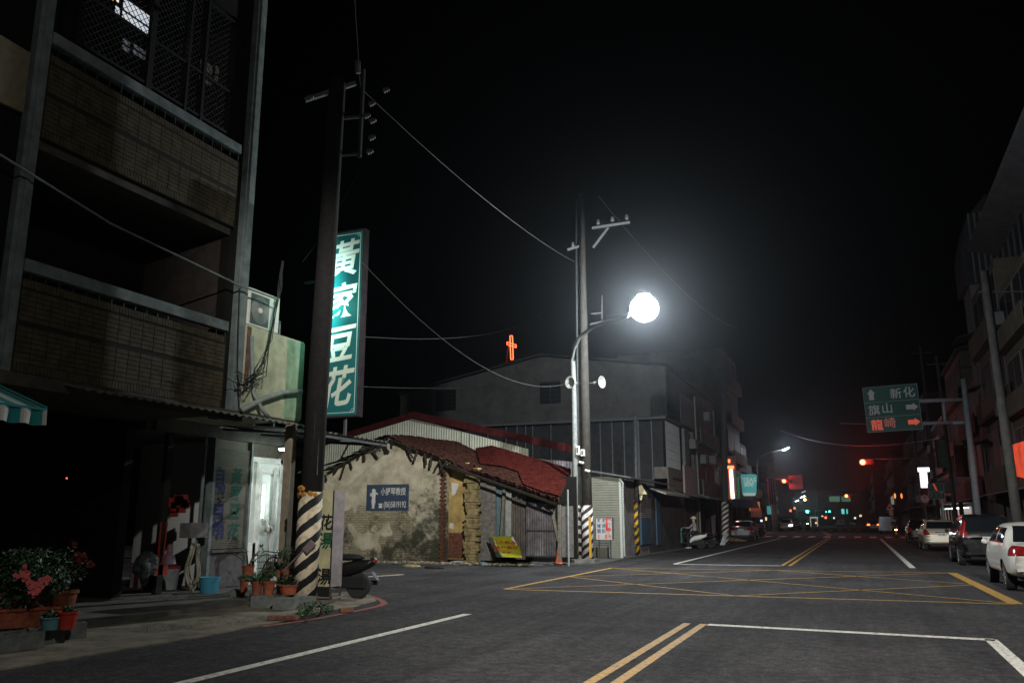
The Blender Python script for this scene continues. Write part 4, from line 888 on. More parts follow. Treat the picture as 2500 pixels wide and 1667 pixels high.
mb = MB(); rb(mb, 1095,1300,1128,1362,YW+.4,.05); mb.build('red_brick_patch', BRICKD, O)
for pts in (((1102,1178),(1120,1180),(1112,1205),(1103,1210)),((1098,1275),(1107,1277),(1107,1292),(1096,1288)),((1096,1345),(1101,1350),(1102,1362),(1094,1361))):
    mb = MB(); mb.prism([PY(x,y,YW+.43) for x, y in pts], (0,.01,0)); mb.build('white_plaster_patch', mat('white_plaster', (.5,.5,.46), .9), O)
mb = MB()   # crumbling pier
z = 0
while z < 3.2:
    h = random.uniform(.07,.16); mb.obox((-12.42+random.uniform(-.05,.05), YW+.12+random.uniform(-.04,.04), z+h/2), (1,random.uniform(-.2,.2),0), (random.uniform(-.2,.2),1,0), EZ, .25+random.uniform(-.06,.04), .15, h/2); z += h*.97
mb.build('crumbling_pier', MUD, O, bevel=.015)
mb = MB(); rb(mb, 1167,1150,1210,1368,YW+.5,.03); rb(mb, 1185,1165,1208,1225,YW+.46,.03); mb.build('grey_panel', PLANK, O)
mb = MB(); rb(mb, 1212,1175,1232,1330,YW+.6,.05); mb.build('blue_post', mat('blue_grey_paint', (.1,.16,.18), .8, .3, 8), O)
for xa, ya, xb, yb, w_ in ((1232,1195,1224,1322,.12),(1347,1240,1364,1320,.1),(1366,1232,1367,1372,.13)):
    mb = MB(); a = PY(xa,ya,YW+.35); b = PY(xb,yb,YW+.35); mb.bar(a, b, w_, .09); mb.build('prop', WOODL, O)
mb = MB(); rb(mb, 1234,1198,1248,1330,YW+.55,.04); mb.build('white_post', mat('dull_white', (.3,.32,.3), .8, .2, 6), O)
mb = MB(); a = PY(1250,1190,YW+.7); b = PY(1285,1365,YW+.7); mb.sheet((a.x,a.y,a.z), (b.x-a.x,0,0), (0,0,b.z-a.z), 0, .09, .014, (0,1,0)); mb.build('brown_sheet', mat('brown_sheet', (.1,.085,.075), .8, .4, 3), O)
mb = MB(); a = PY(1285,1228,YW+.45); b = PY(1357,1357,YW+.45); mb.sheet((a.x,a.y,a.z), (b.x-a.x,0,0), (0,0,b.z-a.z), 0, .085, .014, (0,1,0))
mb.build('sheet_gate', CORR, O)
mb = MB()
for y_ in (1228, 1295, 1357): p = PY(1285,y_,YW+.42); q_ = PY(1357,y_,YW+.42); mb.bar(p, (q_.x,q_.y,p.z), .05)
mb.build('gate_rail', DKSTEEL, O)
mb = MB(); a = PY(1386,1195,YW+.3); mb.cyl((a.x,a.y,0),(a.x,a.y,a.z), .03); mb.build('drain_pipe', mat('dull_white', ()), O)
mb = MB(); rb(mb, 1365,1235,1400,1360,YW+.9,.05); mb.build('side_panel', PLANK, O)
# tiled roof: sagging grid from the broken gable edge to the back
fr_ = [PY(x, y, Y) for x, y, Y in ((945,1062,26.45),(1000,1086,26.45),(1060,1110,26.45),(1120,1136,26.5),(1180,1153,26.5),(1240,1172,26.45),(1290,1192,26.35),(1325,1205,26.2),(1365,1217,26.1))]
bk_ = [PY(x, y, 30.8) for x, y in ((985,1062),(1030,1067),(1075,1072),(1118,1077),(1160,1098),(1200,1092),(1260,1108),(1330,1130),(1395,1150))]
def pl(P, t): i = min(int(t*(len(P)-1)), len(P)-2); f = t*(len(P)-1)-i; return P[i].lerp(P[i+1], f)
mb = MB(); NX, NY = 90, 46; vs = []
for j in range(NY+1):
    for i in range(NX+1):
        s_ = i/NX; t_ = j/NY; p = pl(fr_, s_).lerp(pl(bk_, s_), t_); sag = -.10*math.sin(PI*t_)*math.sin(PI*min(1, s_*1.1))
        row = .018*abs(math.sin(t_*NY*.5*PI*1.0))+.03*(noise.noise(Vector((i//3*1.7, j//2*2.3, 4)))); stp = .018*((i % 3)/3)
        jit = .02*noise.noise(Vector((i*.5, j*.5, 3)))+.04*noise.noise(Vector((i*.06, j*.08, 9)))
        if j == 0: jit += random.uniform(-.05,.03)
        vs.append(p+Vector((0, random.uniform(-.06,.03) if j == 0 else 0, sag*.3+row-stp+jit)))
vs2 = [v-EZ*.07 for v in vs]; W_ = NX+1; fs = []
for j in range(NY):
    for i in range(NX):
        if s_ and random.random() < .012 and j < 10: continue
        a = j*W_+i; fs.append((a,a+1,a+1+W_,a+W_))
mb.add(vs, fs); mb.m = 0; mb.add(vs2, [tuple(reversed(f)) for f in fs if f[0] >= W_ or True])
rf = mb.build('tiled_roof', ROOFT, O)
# red sheet patches laid over the lower right of the roof
mb = MB(); Nn = 14
def rp(s_, t_, dz): p = pl(fr_, s_).lerp(pl(bk_, s_), t_); return p+EZ*dz
for (s0, s1, t0, t1) in ((.72,1.0,.02,1.0),(.5,.72,.35,1.0)):
    vs = []; 
    for j in range(Nn+1):
        for i in range(Nn*2+1):
            s_ = s0+(s1-s0)*i/(Nn*2); t_ = t0+(t1-t0)*j/Nn
            vs.append(rp(s_, t_, .07+.012*noise.noise(Vector((i*.4,j*.4,1)))+(.01 if i % 2 else 0)-.10*.3*math.sin(PI*t_)*math.sin(PI*min(1,s_*1.1))+.04*noise.noise(Vector((s_*NX*.06, t_*NY*.08, 9)))))
    mb.add(vs, [(j*(Nn*2+1)+i, j*(Nn*2+1)+i+1, (j+1)*(Nn*2+1)+i+1, (j+1)*(Nn*2+1)+i) for j in range(Nn) for i in range(Nn*2)])
mb.build('red_roof_sheet', RED, O)
# left slope and broken fascia boards
mb = MB(); lf = [Vector((-15.9,26.6,4.55)), Vector((-18.6,26.7,3.25))]; lb_ = [Vector((-17.9,31,5.0)), Vector((-20.2,31,3.7))]
for i in range(20):
    for q in range(1):
        a = lf[0].lerp(lf[1], i/20); b = lf[0].lerp(lf[1], (i+.95)/20); c = lb_[0].lerp(lb_[1], (i+.95)/20); d = lb_[0].lerp(lb_[1], i/20)
        j = random.uniform(-.12,.2); mb.quad(a+Vector((0,j,0)), b+Vector((0,j,0)), c, d)
mb.build('left_roof_slope', ROOFT, O)
mb = MB()
for i in range(46):
    s_ = random.random()**1.3; p = Vector((-15.7,26.6,4.42)).lerp(Vector((-18.3,26.6,3.12)), s_) if random.random() < .55 else pl(fr_, random.uniform(0,.42))-EZ*.08
    L = random.uniform(.15,.6); a = random.uniform(-.9,.9); d = Vector((math.sin(a), random.uniform(-.1,.1), -abs(math.cos(a)))); 
    if random.random() < .5: d = Vector((-.9,0,-.42)) if p.x < -15.8 else Vector((.9,0,-.35))
    mb.bar(p, p+d*L, random.uniform(.05,.16), .04)
mb.build('broken_batten', WOODD, O)
mb = MB()
for i in range(18): s_ = .35+.65*i/18; p = rp(s_, .02, -.12); q_ = rp(s_, .7, -.16); mb.bar(p, q_, .05,.06)
for s_ in (.0,.35,.7): mb.bar(rp(.3,s_,-.2), rp(.98,s_,-.2), .08)
mb.build('rafter', WOODD, O)
mb = MB(); mb.box(-12.1,-9.2,28.8,28.9,0,3); mb.build('inner_back_wall', DARKIN, O)
# violin sign
V = thing('wall_sign', 'dark blue sign with a violinist figure and phone number on the old cream wall', 'sign', PY(946,1215,YW))
a = PY(896,1183,YW-.03); b = PY(997,1246,YW-.03)
mb = MB(); mb.box(a.x,b.x,YW-.035,YW-.001,b.z,a.z); mb.build('panel', mat('sign_blue', (.035,.055,.09), .6, .2, 4), V)
SW = mat('sign_white', (.5,.5,.47), .6); yy = YW-.036
mb = MB(); mb.box(a.x,b.x,yy-.004,yy,a.z-.02,a.z); mb.box(a.x,b.x,yy-.004,yy,b.z,b.z+.02); mb.box(b.x-.02,b.x,yy-.004,yy,b.z,a.z); mb.box(a.x,a.x+.02,yy-.004,yy,b.z,a.z); mb.build('rim', mat('rim', (.05,.07,.1), .5), V)
letters([('小提琴教授',PY(960,1199,yy),EX,EZ,.29,.72),('(06)5819192',PY(964,1233,yy),EX,EZ,.3,.6)], SW, V, off=.012)
fg_ = PY(912,1216,yy)
def sil(pts, s_=.012): return [(fg_.x+x*s_, yy-.003, fg_.z+y*s_) for x, y in pts]
mb = MB(); mb.cyl((fg_.x,yy-.004,fg_.z+.27),(fg_.x,yy-.001,fg_.z+.27),.075,None,14)
mb.prism(sil([(-5,17),(5,17),(8,12),(6,3),(7,-10),(3,-26),(5,-30),(-6,-30),(-4,-26),(-7,-10),(-5,3),(-9,9)]), (0,.002,0)); mb.prism(sil([(4,16),(15,10),(16,13),(6,20)]), (0,.002,0)); mb.prism(sil([(-8,16),(-14,9),(-12,6),(-5,12)]), (0,.002,0)); mb.prism(sil([(-12,14),(2,20),(2,21),(-13,15)]), (0,.002,0))
mb.build('violinist_figure', SW, V)
ph = PY(929,1234,yy); mb = MB(); mb.prism([(ph.x+x*.01,yy-.003,ph.z+y*.01) for x, y in ((-8,-8),(8,-8),(7,0),(3,4),(9,4),(9,8),(-9,8),(-9,4),(-3,4),(-7,0))], (0,.002,0)); mb.build('phone_symbol', SW, V)
# yellow banner on board
p = PY(1230,1358,26.5); t = thing('banner_board', 'crumpled yellow banner with faded red characters on a leaning board', 'banner', p)
K = [PY(x, y, Y) for x, y, Y in ((1200,1309,26.6),(1252,1309,26.6),(1262,1328,26.45),(1270,1343,26.35),(1274,1361,26.1),(1226,1359,26.1))]
mb = MB(); n_ = (K[1]-K[0]).cross(K[5]-K[0]).normalized(); mb.prism(K, (0,.03,.01)); yb = mb.build('yellow_sheet', mat('banner_yellow', (.24,.23,.015), .6, .15, 6), t)
mb = MB(); mb.prism([PY(1200,1309,26.55), PY(1190,1312,26.9), PY(1213,1360,26.6), PY(1226,1360,26.1)], (0,.02,0)); mb.build('white_back', mat('dull_white', ()), t)
mb = MB(); mb.prism([PY(1252,1309,26.53), PY(1248,1315,26.53), PY(1262,1331,26.4)], (0,-.01,0)); mb.prism([PY(1226,1351,26.08), PY(1230,1354,26.05), PY(1226,1360,26.05)], (0,-.01,0)); mb.build('folded_corner', mat('paper_white', (.5,.5,.48), .8), t)
up_ = (K[0]-K[5]).normalized(); rt = EX
letters([('小心安全',PY(1232,1326,26.42),rt,EZ,.2),('請勿靠近',PY(1236,1339,26.3),rt,EZ,.22),('停 車',PY(1236,1350,26.2),rt,EZ,.14)], mat('faded_red', (.25,.05,.01), .8), yb, off=.02)
p = PY(1292-112,1357,26.3); mb = MB(); mb.ball((p.x,p.y,.06), .16,.12,.08, 10, 6); one('blue_bag', 'small crumpled blue bag on the ground left of the yellow banner', 'bag', mb, mat('blue_bag', (.06,.14,.18), .6))
# cone
p = G(1365,1378); t = thing('traffic_cone', 'orange traffic cone standing at the kerb below the roof corner', 'traffic cone', p)
mb = MB(); mb.lathe(p, [(.15,.03),(.13,.05),(.035,.68),(.03,.7),(0,.7)], 20); mb.build('cone', mat('cone_orange', (.75,.1,.03), .55, .2, 8), t, smooth=True)
mb = MB(); mb.obox(p+EZ*.02, EX, EY, EZ, .2,.2,.02); mb.build('base', BLACK, t, bevel=.01)
mb = MB(); c = G(885,1362,.02)
for k in range(900):
    b_ = c+Vector((random.gauss(0,.42), random.gauss(0,.15), 0)); h = random.uniform(.2,.75)*max(.3,1-abs(b_.x-c.x)); d = Vector((random.gauss(0,.15), random.gauss(0,.1), h)); mb.m = k % 2; mb.add([b_, b_+Vector((.02,0,0)), b_+d], [(0,1,2)])
one('wild_grass', 'clump of wild green grass against the foot of the stained wall', 'grass', mb, [LEAF, LEAFD])
c = G(1040,1370,.02)
for k, (px, py, l) in enumerate(((1005,1382,'flat pale rubble slab near the stained wall foot'),(1120,1372,'pale cement lump under the crumbling pier'),(1060,1385,'dark curved board lying flat on the rubble'))):
    p = G(px, py, .03); mb = MB(); mb.ball(p, .35,.16,.07, 9, 6); one('debris', l, 'debris', mb, [MUD, mat('white_plaster', ()), WOODD][k])

# ================================================================== GABLE HOUSE BEHIND
GH = thing('gable_house', 'pale sheet-metal gable with red roof edging rising behind the derelict house', 'house', (-16,32,0))
Yg = 32.0; apx = PY(1009,1021,Yg); R_ = PY(1290,1096,Yg); L_ = PY(800,1085,Yg); E_ = PY(1395,1108,Yg)
PALE = mat('pale_sheet', (.34,.35,.28), .75, .15, 2)
mb = MB(); N = 60
top = lambda x: apx.z+(x-apx.x)*((R_.z-apx.z)/(R_.x-apx.x)) if x > apx.x else apx.z+(x-apx.x)*((L_.z-apx.z)/(L_.x-apx.x))
xs = [-23+(R_.x+23)*i/(N*3) for i in range(N*3+1)]
for a, b in zip(xs[:-1], xs[1:]):
    i = xs.index(a); d0 = .02 if i % 2 else 0; d1 = .02 if (i+1) % 2 else 0
    mb.quad((a,Yg+d0,0),(b,Yg+d1,0),(b,Yg+d1,top(b)),(a,Yg+d0,top(a)))
mb.build('front_wall', PALE, GH)
mb = MB()
for x in (PY(1127,1090,Yg).x, PY(1147,1090,Yg).x): mb.box(x-.015,x+.015,Yg-.02,Yg+.01,3,top(x))
mb.build('wall_seam', mat('seam_grey', (.15,.15,.13), .8), GH)
mb = MB(); a = PY(1290,1112,Yg+.1); b = PY(1395,1150,Yg+.1); mb.sheet((R_.x,Yg+.1,R_.z-.35), (E_.x-R_.x,0,-.2), (0,0,-1.2), 0, .12, .015, (0,1,0)); mb.build('side_sheet', mat('mauve_sheet', (.16,.14,.15), .7, .3, 4), GH)
mb = MB()
def slab(A, B_, h, y0, y1, up): mb.prism([(A[0],y0,A[1]+up),(B_[0],y0,B_[1]+up),(B_[0],y0,B_[1]+up+h),(A[0],y0,A[1]+up+h)], (0,y1-y0,0))
slab((-23,top(-23)), (apx.x,apx.z), .26, Yg-.15, 37.5, .0); slab((apx.x,apx.z), (E_.x+.05,E_.z+.05), .3, Yg-.15, 33.2, 0)
mb.build('roof', mat('red_roof_edge', (.045,.009,.009), .9, .4, 5, spec=0), GH)

# ================================================================== BIG HALL
H = thing('hall', 'large dark metal-clad hall with a low gable, two windows and a glazed storey below', 'building', (-18,47,0))
Yh = 47.0; SID = mat('dark_siding', (.11,.105,.1), .8, .3, 1.2); SID2 = mat('dark_window', (.015,.015,.018), .7, spec=.15)
poly = [(-26.8,7.0),(-26.8,9.36),(-17.1,11.19),(-9.6,10.1),(-9.6,7.25)]
wins = []
mb = MB(); mb.prism([(x,Yh,z) for x, z in poly], (0,18,0)); mb.build('upper_wall', SID, H)
mb = MB()
for i in range(110): x = -26.7+i*.157; zt_ = 9.36+(x+26.8)*.1887 if x < -17.1 else 11.19-(x+17.1)*.1453; mb.box(x,x+.05,Yh-.007,Yh,7.05+(x+26.8)*.012,zt_)
mb.build('siding_rib', SID, H)
for (a, b, c, d) in ((1064,953,1112,1001),(1318,933,1369,984)):
    mb = MB(); rb(mb, a, b, c, d, Yh-.06, .03); o = mb.build('window', SID2, H); mb = MB()
    p = PY(a,b,Yh-.08); q_ = PY(c,d,Yh-.08); mb.box(p.x,q_.x,Yh-.08,Yh-.06,p.z-.04,p.z+.02); mb.box((p.x+q_.x)/2-.02,(p.x+q_.x)/2+.02,Yh-.08,Yh-.06,q_.z,p.z)
    for k in range(5): z = q_.z+(p.z-q_.z)*k/5; mb.box(p.x,q_.x,Yh-.075,Yh-.062,z,z+.02)
    mb.build('frame', DKSTEEL, o)
mb = MB(); mb.prism([(-26.9,Yh-.25,9.42),(-17.1,Yh-.25,11.27),(-9.5,Yh-.25,10.18),(-9.5,Yh-.25,10.26),(-17.1,Yh-.25,11.36),(-26.9,Yh-.25,9.5)], (0,18.4,0)); mb.build('roof', DKSTEEL, H)
mb = MB(); mb.box(-26,-9.55,Yh-.5,Yh,7.05,7.15); mb.build('ledge', mat('ledge_grey', (.16,.16,.17), .8), H)
mb = MB(); mb.box(-26,-9.7,Yh+.1,56,0,3.7); mb.box(-26,-9.9,Yh+.3,56,3.7,7.05); mb.build('lower_wall', mat('dark_lower', (.05,.05,.055), .7, .3, 2), H)
mb = MB()
for px in (1190,1235,1262,1283,1300,1345,1405,1466,1495,1524,1557,1560,1592): x = PY(px,1100,Yh-.05).x; mb.box(x-.03,x+.03,Yh-.05,Yh-.0,3.7,7.05)
mb.build('mullion', mat('mullion_grey', (.2,.21,.22), .6, .2, 6), H)
mb = MB(); mb.box(-26,-9.66,Yh-.0,Yh+.08,2.9,3.75); mb.build('parapet', mat('parapet_grey', (.085,.085,.09), .9, .3, 2), H)
# street face of the hall: balconies, grilles, boards
def fx(mb, px0, py0, px1, py1, X=-9.6, th=.08, side=1):
    a = PX(px0,py0,X); b = PX(px1,py0,X); z1 = a.z; z0 = PX(px0,py1,X).z; y0, y1 = sorted((a.y,b.y)); mb.box(X-th*side if side > 0 else X, X if side > 0 else X+th, y0, y1, min(z0,z1), max(z0,z1)); return mb
DUL = mat('dull_balcony', (.24,.21,.19), .9, .3, 3); PINKB = mat('pinkish_board', (.45,.34,.36), .85, .2, 4); GRYB = mat('grey_board', (.24,.25,.26), .85, .25, 4)
mb = MB(); mb.box(-10.5,-9.6,47,51.3,7.1,8.5); mb.build('balcony', DUL, H); mb = MB(); mb.box(-10.5,-9.58,51.35,56,7.3,9.2); mb.build('board', GRYB, H)
mb = MB(); mb.box(-10.4,-9.6,47,51.3,2.95,4.4); mb.build('balcony', DUL, H); mb = MB(); mb.box(-9.62,-9.5,51.35,55.6,2.75,4.75); mb.build('board', PINKB, H)
mb = MB(); mb.box(-9.59,-9.57,48.2,51,3.75,3.85); mb.box(-9.59,-9.57,48.2,51,7.9,8.0); mb.build('balcony_slot', BLACK, H)
mb = MB()
for i in range(15): y = 47.2+i*.28; mb.cyl((-9.7,y,4.4),(-9.7,y,7.0),.025,None,6)
for z in (4.9,5.4,5.9,6.4): mb.box(-9.72,-9.69,47.1,51.2,z,z+.02)
mb.build('window_grille', mat('grille_grey', (.35,.36,.36), .5), H)
mb = MB(); mb.box(-9.8,-9.62,52.5,54.0,4.8,7.1); mb.build('curtain_window', GRYB, H)
mb = MB(); mb.sheet((-9.7,46.9,3.1), (0,16,0), (1.5,0,-.35), 0, .25, .02, (0,0,1)); mb.build('arcade_canopy', mat('canopy_dark', (.12,.12,.12), .7), H)
mb = MB()
for y in (47.2,51.3,55.9): mb.box(-9.9,-9.6,y,y+.3,0,2.9)
mb.build('arcade_pillar', mat('pillar_grey', (.17,.16,.15), .9, .3, 4), H)
# neon cross
NC = mat('red_neon', (1,.2,.1), .4, emit=(1,.085,.03), est=5.5); NCW = mat('neon_core', (1,.5,.2), .4, emit=(1,.3,.1), est=6)
t = thing('neon_cross', 'glowing red neon cross on the hall roof', 'cross', PY(1250,876,52))
mb = MB(); a = PY(1248,820,52); b = PY(1250,877,52); u = .16
l_ = PY(1238,838,52); r_ = PY(1260,845,52)
for d in (-.09,.09): mb.tube([a+EX*d, b+EX*d], .03, 6); mb.tube([l_+EZ*d, r_+EZ*d], .03, 6)
for e_, f_ in ((a-EX*.09, a+EX*.09), (b-EX*.09, b+EX*.09), (l_-EZ*.09, l_+EZ*.09), (r_-EZ*.09, r_+EZ*.09)): mb.tube([e_, f_], .03, 6)
mb.build('neon_tube', NC, t)
mb = MB(); mb.tube([PY(1245,817,52.2), PY(1237,879,52.2)], .02, 5); mb.tube([b, b-EZ*1.4], .03, 6); mb.tube([PY(1237,879,52.2), PY(1237,879,52.2)-EZ*1.2], .02, 5); mb.build('stay', mat('red_stay', (.5,.05,.03), .5), t)

# ================================================================== WHITE SHOP AND ITS SIGNS
Sx = [PY(x, 1300, 33).x for x in (1450, 1517)]
SH = thing('barber_shop', 'small white clapboard shop wall with a pitched canopy beside the paired poles', 'shop', (-9.2,33,0))
CLAP = mat('white_clapboard', (.16,.16,.13), .75, .12, 3)
mb = MB(); x0, x1 = -10.8, Sx[1]
for i in range(32): z = .02+i*.098; mb.prism([(x0,33,z),(x0,32.975,z),(x0,33,z+.095)], (x1-x0,0,0))
mb.box(x0,x1,33.0,33.05,0,3.2); mb.build('clapboard_wall', CLAP, SH)
mb = MB(); mb.box(x1-.04,x1+.06,32.94,33.06,0,3.12); mb.build('corner_trim', mat('trim_white', (.35,.36,.33), .6), SH)
mb = MB(); mb.tube([(x1+.05,32.9,3.05),(x1+.15,32.88,2.9),(x1+.12,32.9,2.7),(x1+.12,32.92,.1)], .04, 8); mb.build('drain_pipe', mat('dull_white', ()), SH)
mb = MB(); mb.box(x0,x1-.1,33.05,38,0,3.1); mb.build('body', mat('shop_body', (.14,.13,.13), .9, .3, 3), SH)
mb = MB(); a = PY(1455,1157,32.6); b = PY(1625,1178,40); mb.prism([(a.x-.5,32.7,3.42),(x1+.5,32.7,3.1),(x1+.5,32.7,3.16),(a.x-.5,32.7,3.5)], (0,9,0)); mb.build('roof', STEEL, SH)
mb = MB(); mb.box(-9.0,-8.75,38.0,46.8,0,3.0); mb.build('shop_front', mat('dark_shopfront', (.05,.05,.055), .8, .4, 1.5), SH)
mb = MB(); a = PX(1565,1220,-8.7); b = PX(1590,1220,-8.7)
for i in range(22): mb.box(-8.75,-8.71,a.y,b.y,.7+i*.08,.7+i*.08+.06)
mb.build('roller_shutter', mat('shutter_brown', (.16,.14,.14), .7, .2, 3), SH)
mb = MB(); fx(mb, 1601,1200,1610,1330,-8.7); fx(mb,1566,1265,1590,1330,-8.69); mb.build('door_leaf', mat('blue_door', (.03,.06,.09), .7), SH)
mb = MB(); mb.prism([(-8.9,38,2.95),(-7.9,38,2.6),(-7.9,38,2.68),(-8.9,38,3.05)], (0,6,0)); mb.build('canopy', mat('canopy_pale', (.22,.21,.19), .8, .3, 3), SH)
# barber board
p = PY(1475,1315,31.9); t = thing('barber_board', 'white price board with red and blue characters on legs before the clapboard wall', 'sign', (p.x,31.9,0))
a = PY(1455,1264,31.9); b = PY(1495,1317,31.9)
mb = MB(); mb.box(a.x,b.x,31.88,31.92,b.z,a.z); mb.build('board', mat('board_white', (.36,.37,.35), .6, .08, 5), t)
mb = MB(); mb.box(a.x,b.x,31.87,31.93,a.z,a.z+.03); mb.box(b.x,b.x+.05,31.87,31.95,b.z,a.z+.03); mb.box(a.x-.02,a.x,31.87,31.93,b.z,a.z); mb.build('frame', mat('frame_dark', (.06,.06,.07), .7), t)
mb = MB(); mb.bar((a.x+.1,31.92,0),(a.x+.1,31.92,b.z),.04); mb.bar((b.x-.08,31.92,0),(b.x-.08,31.92,b.z),.04); mb.build('leg', DKSTEEL, t)
W = b.x-a.x; Hh = a.z-b.z; yb = 31.875
def col(chars, fx_, size, ys): return [(c, (a.x+W*fx_, yb, a.z-Hh*y_), EX, EZ, size) for c, y_ in zip(chars, ys)]
letters(col('理頭髮',.78,.23,(.14,.38,.62))+col('1',.17,.2,(.86,))+col('0',.62,.2,(.86,))+col('元',.86,.13,(.86,)), mat('sign_red', (.55,.03,.02), .6), t, off=.03)
letters(col('不洗頭',.5,.16,(.12,.36,.6))+col('不修面',.19,.16,(.12,.36,.6)), mat('sign_navy', (.03,.06,.14), .6), t, off=.015)
# whiteboard
p = G(1592,1345); t = thing('menu_board', 'greenish white menu board on legs beside the yellow-striped post', 'sign', (p.x,p.y,0))
mb = MB(); a = PY(1576,1289,p.y); b = PY(1609,1340,p.y); mb.box(a.x,b.x,p.y,p.y+.03,b.z,a.z); mb.build('board', mat('menu_white', (.3,.34,.31), .7, .2, 2), t)
mb = MB(); mb.bar((a.x+.05,p.y,0),(a.x+.05,p.y,b.z),.03); mb.bar((b.x-.05,p.y,0),(b.x-.05,p.y,b.z),.03); mb.build('leg', DKSTEEL, t)
mb = MB()
for i in range(7):
    for k in range(4): x = a.x+.06+k*(b.x-a.x)/4.2; mb.box(x,x+random.uniform(.06,.13),p.y-.006,p.y-.002,b.z+.1+i*.13,b.z+.12+i*.13)
mb.build('chalk_line', mat('menu_green', (.08,.2,.15), .8), t)
plant('potted_plant', 'large potted shrub between the clapboard corner and the yellow-striped post', 'potted plant', G(1538,1355,.04), .3, .4, mat('slate_pot', (.07,.08,.09), .6), 'bush', .5, [LEAFD, LEAFD])
# yellow striped post with folded triangle sign
p = G(1556,1357); t = thing('warning_post', 'grey post with yellow-black stripes carrying a bent pale triangular sign', 'post', p)
tp = PV(1551,1015,p.xy); mb = MB(); mb.cyl(p, (tp.x,tp.y,tp.z), .1, .085, 12); mb.build('post', DKSTEEL, t, smooth=True)
mb = MB(); mb.cyl(p+EZ*.02, p+EZ*2.3, .115, .11, 16); mb.build('stripe_band', STRY, t, smooth=True)
mb = MB(); mb.box(p.x-.26,p.x-.18,p.y-.1,p.y-.07,.1,2.3); mb.build('side_board', WOODL, t)
mb = MB(); mb.prism([PV(1558,1168,p.xy), PV(1580,1206,p.xy), PV(1561,1206,p.xy)], (.0,-.02,0)); mb.prism([PV(1562,1208,p.xy), PV(1569,1208,p.xy), PV(1567,1220,p.xy), PV(1562,1220,p.xy)], (0,-.02,0)); mb.build('triangle_plate', mat('pale_yellow_plate', (.5,.45,.28), .6), t)
# paired poles behind the lamp
p = Vector((-8.97,29.34,0)); t = thing('utility_pole', 'tall concrete utility pole with black and white stripes beside the street lamp', 'utility pole', p)
mb = MB(); mb.cyl(p, (p.x-.0,p.y,13.9), .2, .11, 20); mb.build('shaft', mat('pole_concrete', (.05,.046,.04), .85, .3, 6, bump=.2), t, smooth=True)
mb = MB(); mb.cyl(p+Vector((-.33,.12,0)), (p.x-.24,p.y+.1,13.8), .08,.05,10); mb.build('steel_riser', STEEL, t, smooth=True)
mb = MB(); mb.cyl(p+EZ*.02, p+EZ*2.0, .212, .208, 24); mb.build('stripe_band', STRW2, t, smooth=True)
mb = MB(); mb.cyl(p+Vector((-.33,.12,.02)), p+Vector((-.33,.12,2.0)), .09,.09,14); mb.build('riser_stripes', STRW2, t, smooth=True)
mb = MB(); mb.obox(p+Vector((.14,-.17,.9)), EX, EZ, EY, .05,.7,.01); mb.build('yellow_plate', mat('yellow_plate', (.5,.27,.02), .6), t)
for nm, pts in (('crossarm', ((1445,557),(1538,543))), ('crossarm', ((1385,610),(1420,600))), ('brace', ((1448,605),(1485,556)))):
    mb = MB(); mb.bar(PV(*pts[0],p.xy), PV(*pts[1],p.xy), .08); mb.build(nm, STEEL, t)
for x, y in ((1460,545),(1495,538),(1530,533),(1398,600)): mb = MB(); ins(mb, PV(x,y,p.xy)-EZ*.05, 1.2); mb.build('insulator', mat('ceramic', ()), t, smooth=True)
mb = MB(); mb.bar(PV(1440,792,p.xy), PV(1472,785,p.xy), .05); mb.bar(PV(1443,766,p.xy), PV(1470,764,p.xy), .05); mb.bar(PV(1470,720,p.xy), PV(1470,780,p.xy), .05); mb.build('bracket', DKSTEEL, t)
for nm, pc, d in (('loudspeaker',PV(1462,934,p.xy),Vector((.9,-.35,0))),('loudspeaker',PV(1402,937,p.xy)+Vector((-.0,-.25,0)),Vector((-.35,-1,-.05)))):
    lb = 'grey horn loudspeaker on the right side of the concrete pole' if nm and d.x > 0 else 'horn loudspeaker seen mouth-on, behind the curved lamp post'
    k = thing(nm, lb, 'loudspeaker', pc, 0, 'horn loudspeakers on the pole'); d.normalize()
    mb = MB(); mb.lathe(pc-d*.22, [(0,-.05),(.055,-.05),(.07,.02),(.06,.08),(.07,.14),(.12,.24),(.2,.34),(.23,.36),(.235,.37),(.2,.36),(.05,.16)], 20, d); mb.build('horn', mat('horn_grey', (.22,.22,.2), .5), k, smooth=True)
    mb = MB(); mb.bar(pc-d*.1, p+EZ*pc.z, .03); mb.build('bracket', DKSTEEL, k)
def sbox(px, py, w_, h_, lb, cat='equipment box', m=WPLAST, nm='equipment_box'):
    c = PV(px,py,(p.x,p.y-.25)); k = thing(nm, lb, cat, c); mb = MB(); mb.box(c.x-w_/2,c.x+w_/2,c.y-.06,c.y+.06,c.z-h_/2,c.z+h_/2); mb.build('casing', m, k, bevel=.01)
    mb = MB(); mb.box(c.x-w_*.3,c.x+w_*.3,c.y-.066,c.y-.06,c.z-h_*.3,c.z+h_*.3); mb.build('cover', mat('cover_dark', (.1,.11,.13), .5), k)
    mb = MB(); mb.bar(c+Vector((0,.06,0)), (p.x,p.y,c.z), .02); mb.build('bracket', DKSTEEL, k)
sbox(1411,1099,.12,.33,'tall narrow beige box clamped between the lamp post and the concrete pole')
sbox(1423,1105,.14,.24,'grey box with dark face just right of the tall narrow beige box')
for px, py, l in ((1419,1128,'white diamond-shaped camera bracket below the two pole boxes'),(1434,1148,'white bullet camera pointing right, lowest on the concrete pole')):
    c = PV(px,py,(p.x,p.y-.25)); k = thing('security_camera', l, 'camera', c); mb = MB(); mb.lathe(c-EX*.08, [(0,0),(.045,0),(.05,.02),(.05,.17),(.045,.2)], 14, (1,-.4,-.2)); mb.build('camera_body', WPLAST, k, smooth=True)
    mb = MB(); mb.bar(c, (p.x,p.y,c.z+.06), .02); mb.build('bracket', WPLAST, k)
